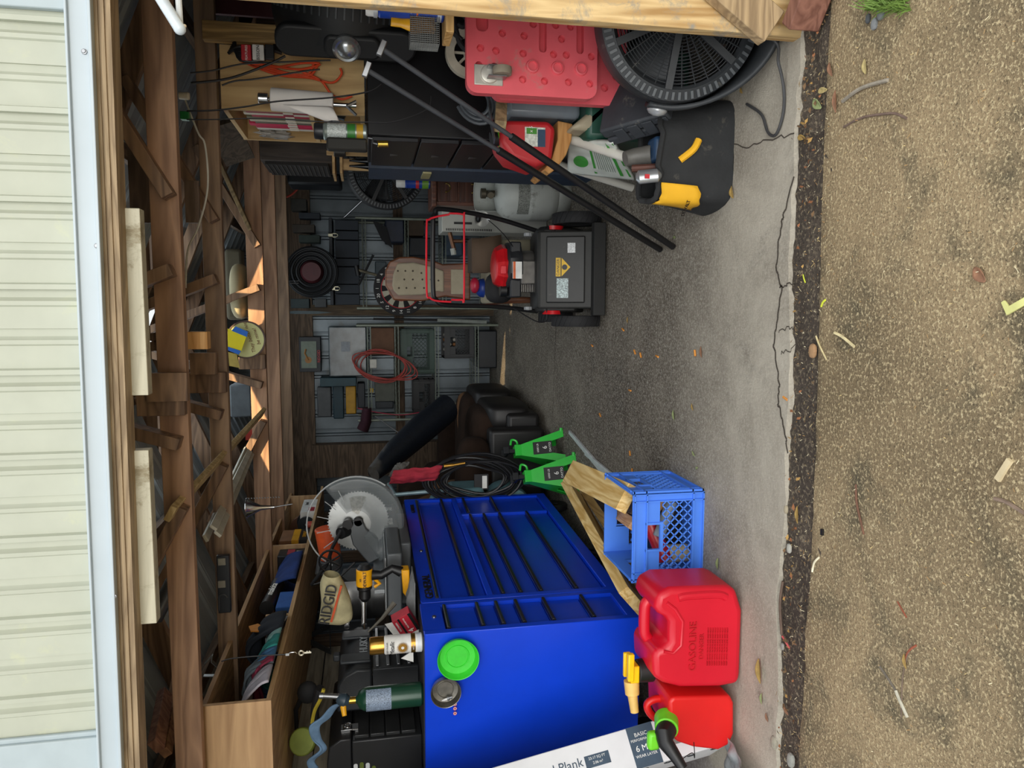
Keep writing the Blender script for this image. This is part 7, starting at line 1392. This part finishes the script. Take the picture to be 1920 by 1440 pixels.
# leaf litter, twigs, filters, stones
LEAFM = ['#a08348', '#8a9464', '#876149', '#ab9a68']
def leaf(x, y, z, L, W, rz, mat, lab, curl=.25, group=None):
    c = at(x, y, Z=z); mb = MB(); ca, sa = math.cos(rz), math.sin(rz)
    def f(u, v):
        w_ = W*math.sin(math.pi*min(1, max(0, .04+.92*u)))**.8; a = (u-.5)*L; b = (v-.5)*w_
        return V((c.x+a*ca-b*sa, c.y+a*sa+b*ca, z+.003+L*curl*(abs(v-.5)*1.2*math.sin(math.pi*u)+.3*(u-.5)**2*2)))
    mb.grid(f, 10, 6); return mb.build('fallen_leaf', M(mat, .8, 0, .2, 90), label=lab, cat='leaf', smooth=80, solid=.0008)
LV = [(1375, 360, 0, .055, .03, .4, 0, 'tan curled leaf on the slab right beside the tool bag'), (1362, 258, 0, .05, .025, 1.9, 2, 'brown crumpled leaf on the slab under the front fan'), (1348, 1057, 0, .05, .022, 0, 1, 'olive green leaf on the slab beside the petrol can'), (1317, 660, 0, .05, .016, .2, 2, 'slim brown leaf in the middle of the slab'), (1300, 763, 0, .035, .014, .5, 0, 'yellow leaf on the slab near the middle, pointing to the yard'), (1265, 778, 0, .05, .02, .3, 1, 'torn green leaf on the slab toward the sofa'), (1302, 850, 0, .035, .014, 1., 1, 'green leaf on the slab to the right of the crate'), (1308, 878, 0, .025, .014, 2.1, 1, 'small pale green leaf closest to the crate'), (1178, 600, 0, .035, .01, .0, 0, 'thin yellow leaf near the mower wheel'), (1266, 445, 0, .03, .015, 1.4, 1, 'green scrap leaf near the pole feet'), (1392, 170, 0, .03, .015, .6, 0, 'yellow leaf near the fan cord'), (1357, 310, 0, .03, .014, .9, 0, 'small yellow leaf touching the tool bag'), (1427, 1258, 0, .09, .03, .2, 0, 'long yellow brown leaf before the petrol cans'), (1430, 1310, 0, .04, .016, .1, 1, 'olive leaf before the smaller petrol can'), (1505, 258, -.006, .045, .02, 1.3, 0, 'bright yellow folded leaf on the soil strip under the crack'), (1535, 195, -.006, .06, .03, .9, 1, 'pale green curled leaf cluster on the soil strip'), (1545, 170, -.006, .05, .02, 1.4, 3, 'second pale leaf of the cluster on the soil strip'), (1625, 125, -.007, .045, .02, .2, 3, 'beige curved leaf out on the aggregate'), (1840, 515, -.007, .05, .03, .8, 2, 'reddish brown leaf far out on the aggregate'), (1570, 190, -.006, .07, .015, .1, 2, 'orange brown rolled leaf along the soil edge'), (1560, 130, -.006, .05, .02, .4, 2, 'rusty leaf at the soil strip near the post'), (1498, 965, -.006, .06, .014, .1, 0, 'tan rolled leaf on the soil strip near the crate side'), (1440, 1345, 0, .03, .015, .6, 2, 'small brown leaf at the slab edge far left'), (1476, 1330, -.006, .04, .02, .9, 2, 'dark rust leaf on the soil far left'), (1700, 1240, -.007, .04, .012, .3, 0, 'small golden leaf far left on the aggregate')]
for (x, y, z, L, W, rz, m_, lab) in LV: leaf(x, y, z, L*.85, W*.8, rz+1.57*0, LEAFM[m_], lab)
def stick(x0, y0, x1, y1, z, r, hexc, lab, name='twig', cat='twig', bend=.01):
    a, b = at(x0, y0, Z=z+r), at(x1, y1, Z=z+r); m_ = (a+b)/2+V((bend, bend, .002))*min(1, (a-b).length*8); mb = MB(); mb.tube(spl([a, m_, b], 5), r, 6); return mb.build(name, M(hexc, .8, 0, .2, 40), label=lab, cat=cat)
for q_ in ((1580, 190, 1665, 150, '#8d8578', .005, 'thick grey twig on the aggregate near the post'), (1582, 238, 1672, 212, '#6d5a50', .003, 'thin dark twig with a kink on the aggregate right side'), (1672, 212, 1700, 222, '#6d5a50', .003, 'kinked end piece of the dark twig'), (1605, 908, 1620, 1002, '#6b4a38', .003, 'reddish brown twig lying on the aggregate left of centre'), (1468, 1090, 1466, 1190, '#5c4a3e', .004, 'brown twig lying in the soil strip'), (1530, 630, 1550, 675, '#c9b98c', .0025, 'pale straw across the soil edge at centre'), (1565, 624, 1602, 650, '#d6c79a', .004, 'cream wood splinter on the aggregate at centre'), (1523, 1072, 1536, 1045, '#d8d0b4', .003, 'white matchstick splinter on the aggregate left of centre'), (1650, 1250, 1680, 1295, '#6a6258', .003, 'grey twig on the aggregate, lower left'), (1680, 1295, 1702, 1345, '#b9b4a2', .004, 'pale end of the grey twig, lower left'), (1690, 1345, 1710, 1205, '#6a5a4c', .0018, 'very thin dark twig, far left'), (1865, 935, 1920, 962, '#7d6a5c', .004, 'brown twig at the bottom edge left of centre'), (1696, 1245, 1718, 1210, '#8a4a34', .0025, 'short rust coloured stick on the left aggregate'), (1683, 1128, 1700, 1158, '#8a4a34', .002, 'tiny rust stick on the aggregate'), (1540, 575, 1548, 562, '#c8d040', .003, 'short lime green straw at the aggregate edge'), (1506, 515, 1510, 530, '#c8d040', .002, 'short yellow green straw on the soil strip'), (1467, 1193, 1480, 1215, '#c85a5a', .003, 'pink straw scrap on the soil strip')):
    stick(q_[0], q_[1], q_[2], q_[3], -.008 if q_[0] > 1500 else -.006, q_[5], q_[4], q_[6])
for k, (x, y, a) in enumerate(((1303, 662, .3), (1168, 618, 1.2), (1190, 660, .8), (1201, 666, .6), (1232, 668, 1.4), (1110, 648, 1.3), (1181, 732, 1.5), (1185, 883, .1), (1181, 850, .4), (1473, 747, 1.3), (1125, 778, 1.0))):
    c = at(x, y, Z=.005 if x < 1440 else -.001); d = V((math.cos(a), math.sin(a), 0))*.012; mb = MB(); mb.cyl(c-d, c+d, .0042, .0042, 10); mb.build('cigarette_butt', M('#d08a3c', .8), label='orange cigarette butt on the grey slab', cat='cigarette butt', group='orange cigarette butts scattered on the slab')
for k, (x, y, r, lab) in enumerate(((1482, 1028, .02, 'white pebble in the soil strip left of centre'), (1476, 955, .018, 'tan flat pebble in the soil strip'), (1469, 1212, .015, 'grey pebble beside the pink straw'), (1527, 658, .028, 'broken beige stone at the soil strip centre'), (1642, 45, .02, 'grey pebble near the top right grass'), (1655, 25, .022, 'second grey pebble near the top right grass'), (1630, 35, .016, 'dark pebble near the top right grass'), (1486, 1425, .03, 'broken concrete chunk at the far left soil'), (1455, 1392, .03, 'flat stone at the far left slab corner'))):
    c = at(x, y, Z=-.007); mb = MB(); mb.ball((c.x, c.y, -.006+r*.15), (r*.75, r*.5, r*.3), 12, .8); o = mb.build('pebble', M(['#a5a39a', '#a89c84', '#8f8b84', '#9c7a58', '#7d8082', '#74787a', '#4f5254', '#8f8f88', '#9a9484'][k], .85, 0, .15, 40, bmp=.5), label=lab, cat='stone')
mb = MB(); c = at(1895, 552, Z=-.007); mb.prism([(0, 0), (.06, .012), (.06, .026), (.008, .016), (0, .03), (-.008, .028)], 0, .005, Matrix.Translation((c.x-.04, c.y-.0, -.005)) @ Matrix.Rotation(-1.3, 4, 'Z')); mb.build('plastic_shim', M('#d0cf86', .5), label='pale yellow notched plastic piece at the bottom edge of the photo', cat='plastic piece', bev=.001)
mb = MB(); c = at(1888, 885, Z=-.003); mb.bar(c+V((-.02, .02, 0)), c+V((.025, -.006, 0)), .012, .008); mb.build('wood_chip', M('#c9b894', .8), label='pale wood chip at the lower middle of the aggregate', cat='wood chip')
mb = MB(); c = at(1542, 998, Z=-.003); mb.bar(c+V((-.008, 0, 0)), c+V((.009, 0, 0)), .008, .008); mb.build('black_scrap', BLK, label='tiny black plastic scrap on the aggregate left of centre', cat='scrap')
# fine litter: nobody could count it
mb = MB()
for k in range(2600):
    x = random.uniform(-2.2, 1.2); y = random.uniform(-.1, 1.9) if random.random() < .75 else random.uniform(1.84, 1.97)
    a = random.uniform(0, 6.28); L = random.uniform(.0015, .0045)*(1.7 if random.random() < .1 else 1); z = -.004 if y < 1.87 else -.006; w_ = .0007
    d = V((math.cos(a), math.sin(a), 0)); n_ = V((-d.y, d.x, 0))*w_; c = V((x, y, z+.002)); mb.k = k % 3
    v_ = [mb._v(c-d*L-n_), mb._v(c-d*L+n_), mb._v(c+d*L+n_+V((0, 0, .002))), mb._v(c+d*L-n_+V((0, 0, .002)))]; mb._f(v_)
mb.build('straw_litter', [M('#d0b880', .9), M('#b08a58', .9), M('#e0d4b0', .9)], label='fine straw and wood shavings strewn over the aggregate yard', cat='litter', kind='stuff', smooth=0)
mb = MB()
for k in range(420):
    x = random.uniform(-1.6, .78); y = random.gauss(1.93, .022); L = random.uniform(.004, .012); a = random.uniform(0, 6.28); d = V((math.cos(a), math.sin(a), 0)); n_ = V((-d.y, d.x, 0))*L*.35; c = V((x, y, .0+random.uniform(0, .008))); mb.k = k % 3
    if x < .45 and random.random() < .7: continue
    v_ = [mb._v(c-d*L), mb._v(c-n_+V((0, 0, .006))), mb._v(c+d*L+V((0, 0, .003))), mb._v(c+n_)]; mb._f(v_)
mb.build('leaf_litter', [M('#8a5a3a', .9), M('#6b5238', .9), M('#a8854c', .9)], label='dry leaf crumbs along the soil strip before the slab', cat='litter', kind='stuff', smooth=0)
mb = MB()
for k in range(260):
    c = at(1665+random.uniform(-30, 45), random.uniform(-25, 22), Z=-.007); h = random.uniform(.015, .05); dx, dy = random.uniform(-.025, .025), random.uniform(-.025, .025); mb.tube([c, c+V((dx*.4, dy*.4, h*.7)), c+V((dx, dy, h))], [.0016, .0012, .0003], 3)
mb.build('grass_tuft', M('#6d8a3c', .7), label='tuft of green grass at the top right corner beside the reddish sill', cat='grass', kind='stuff')
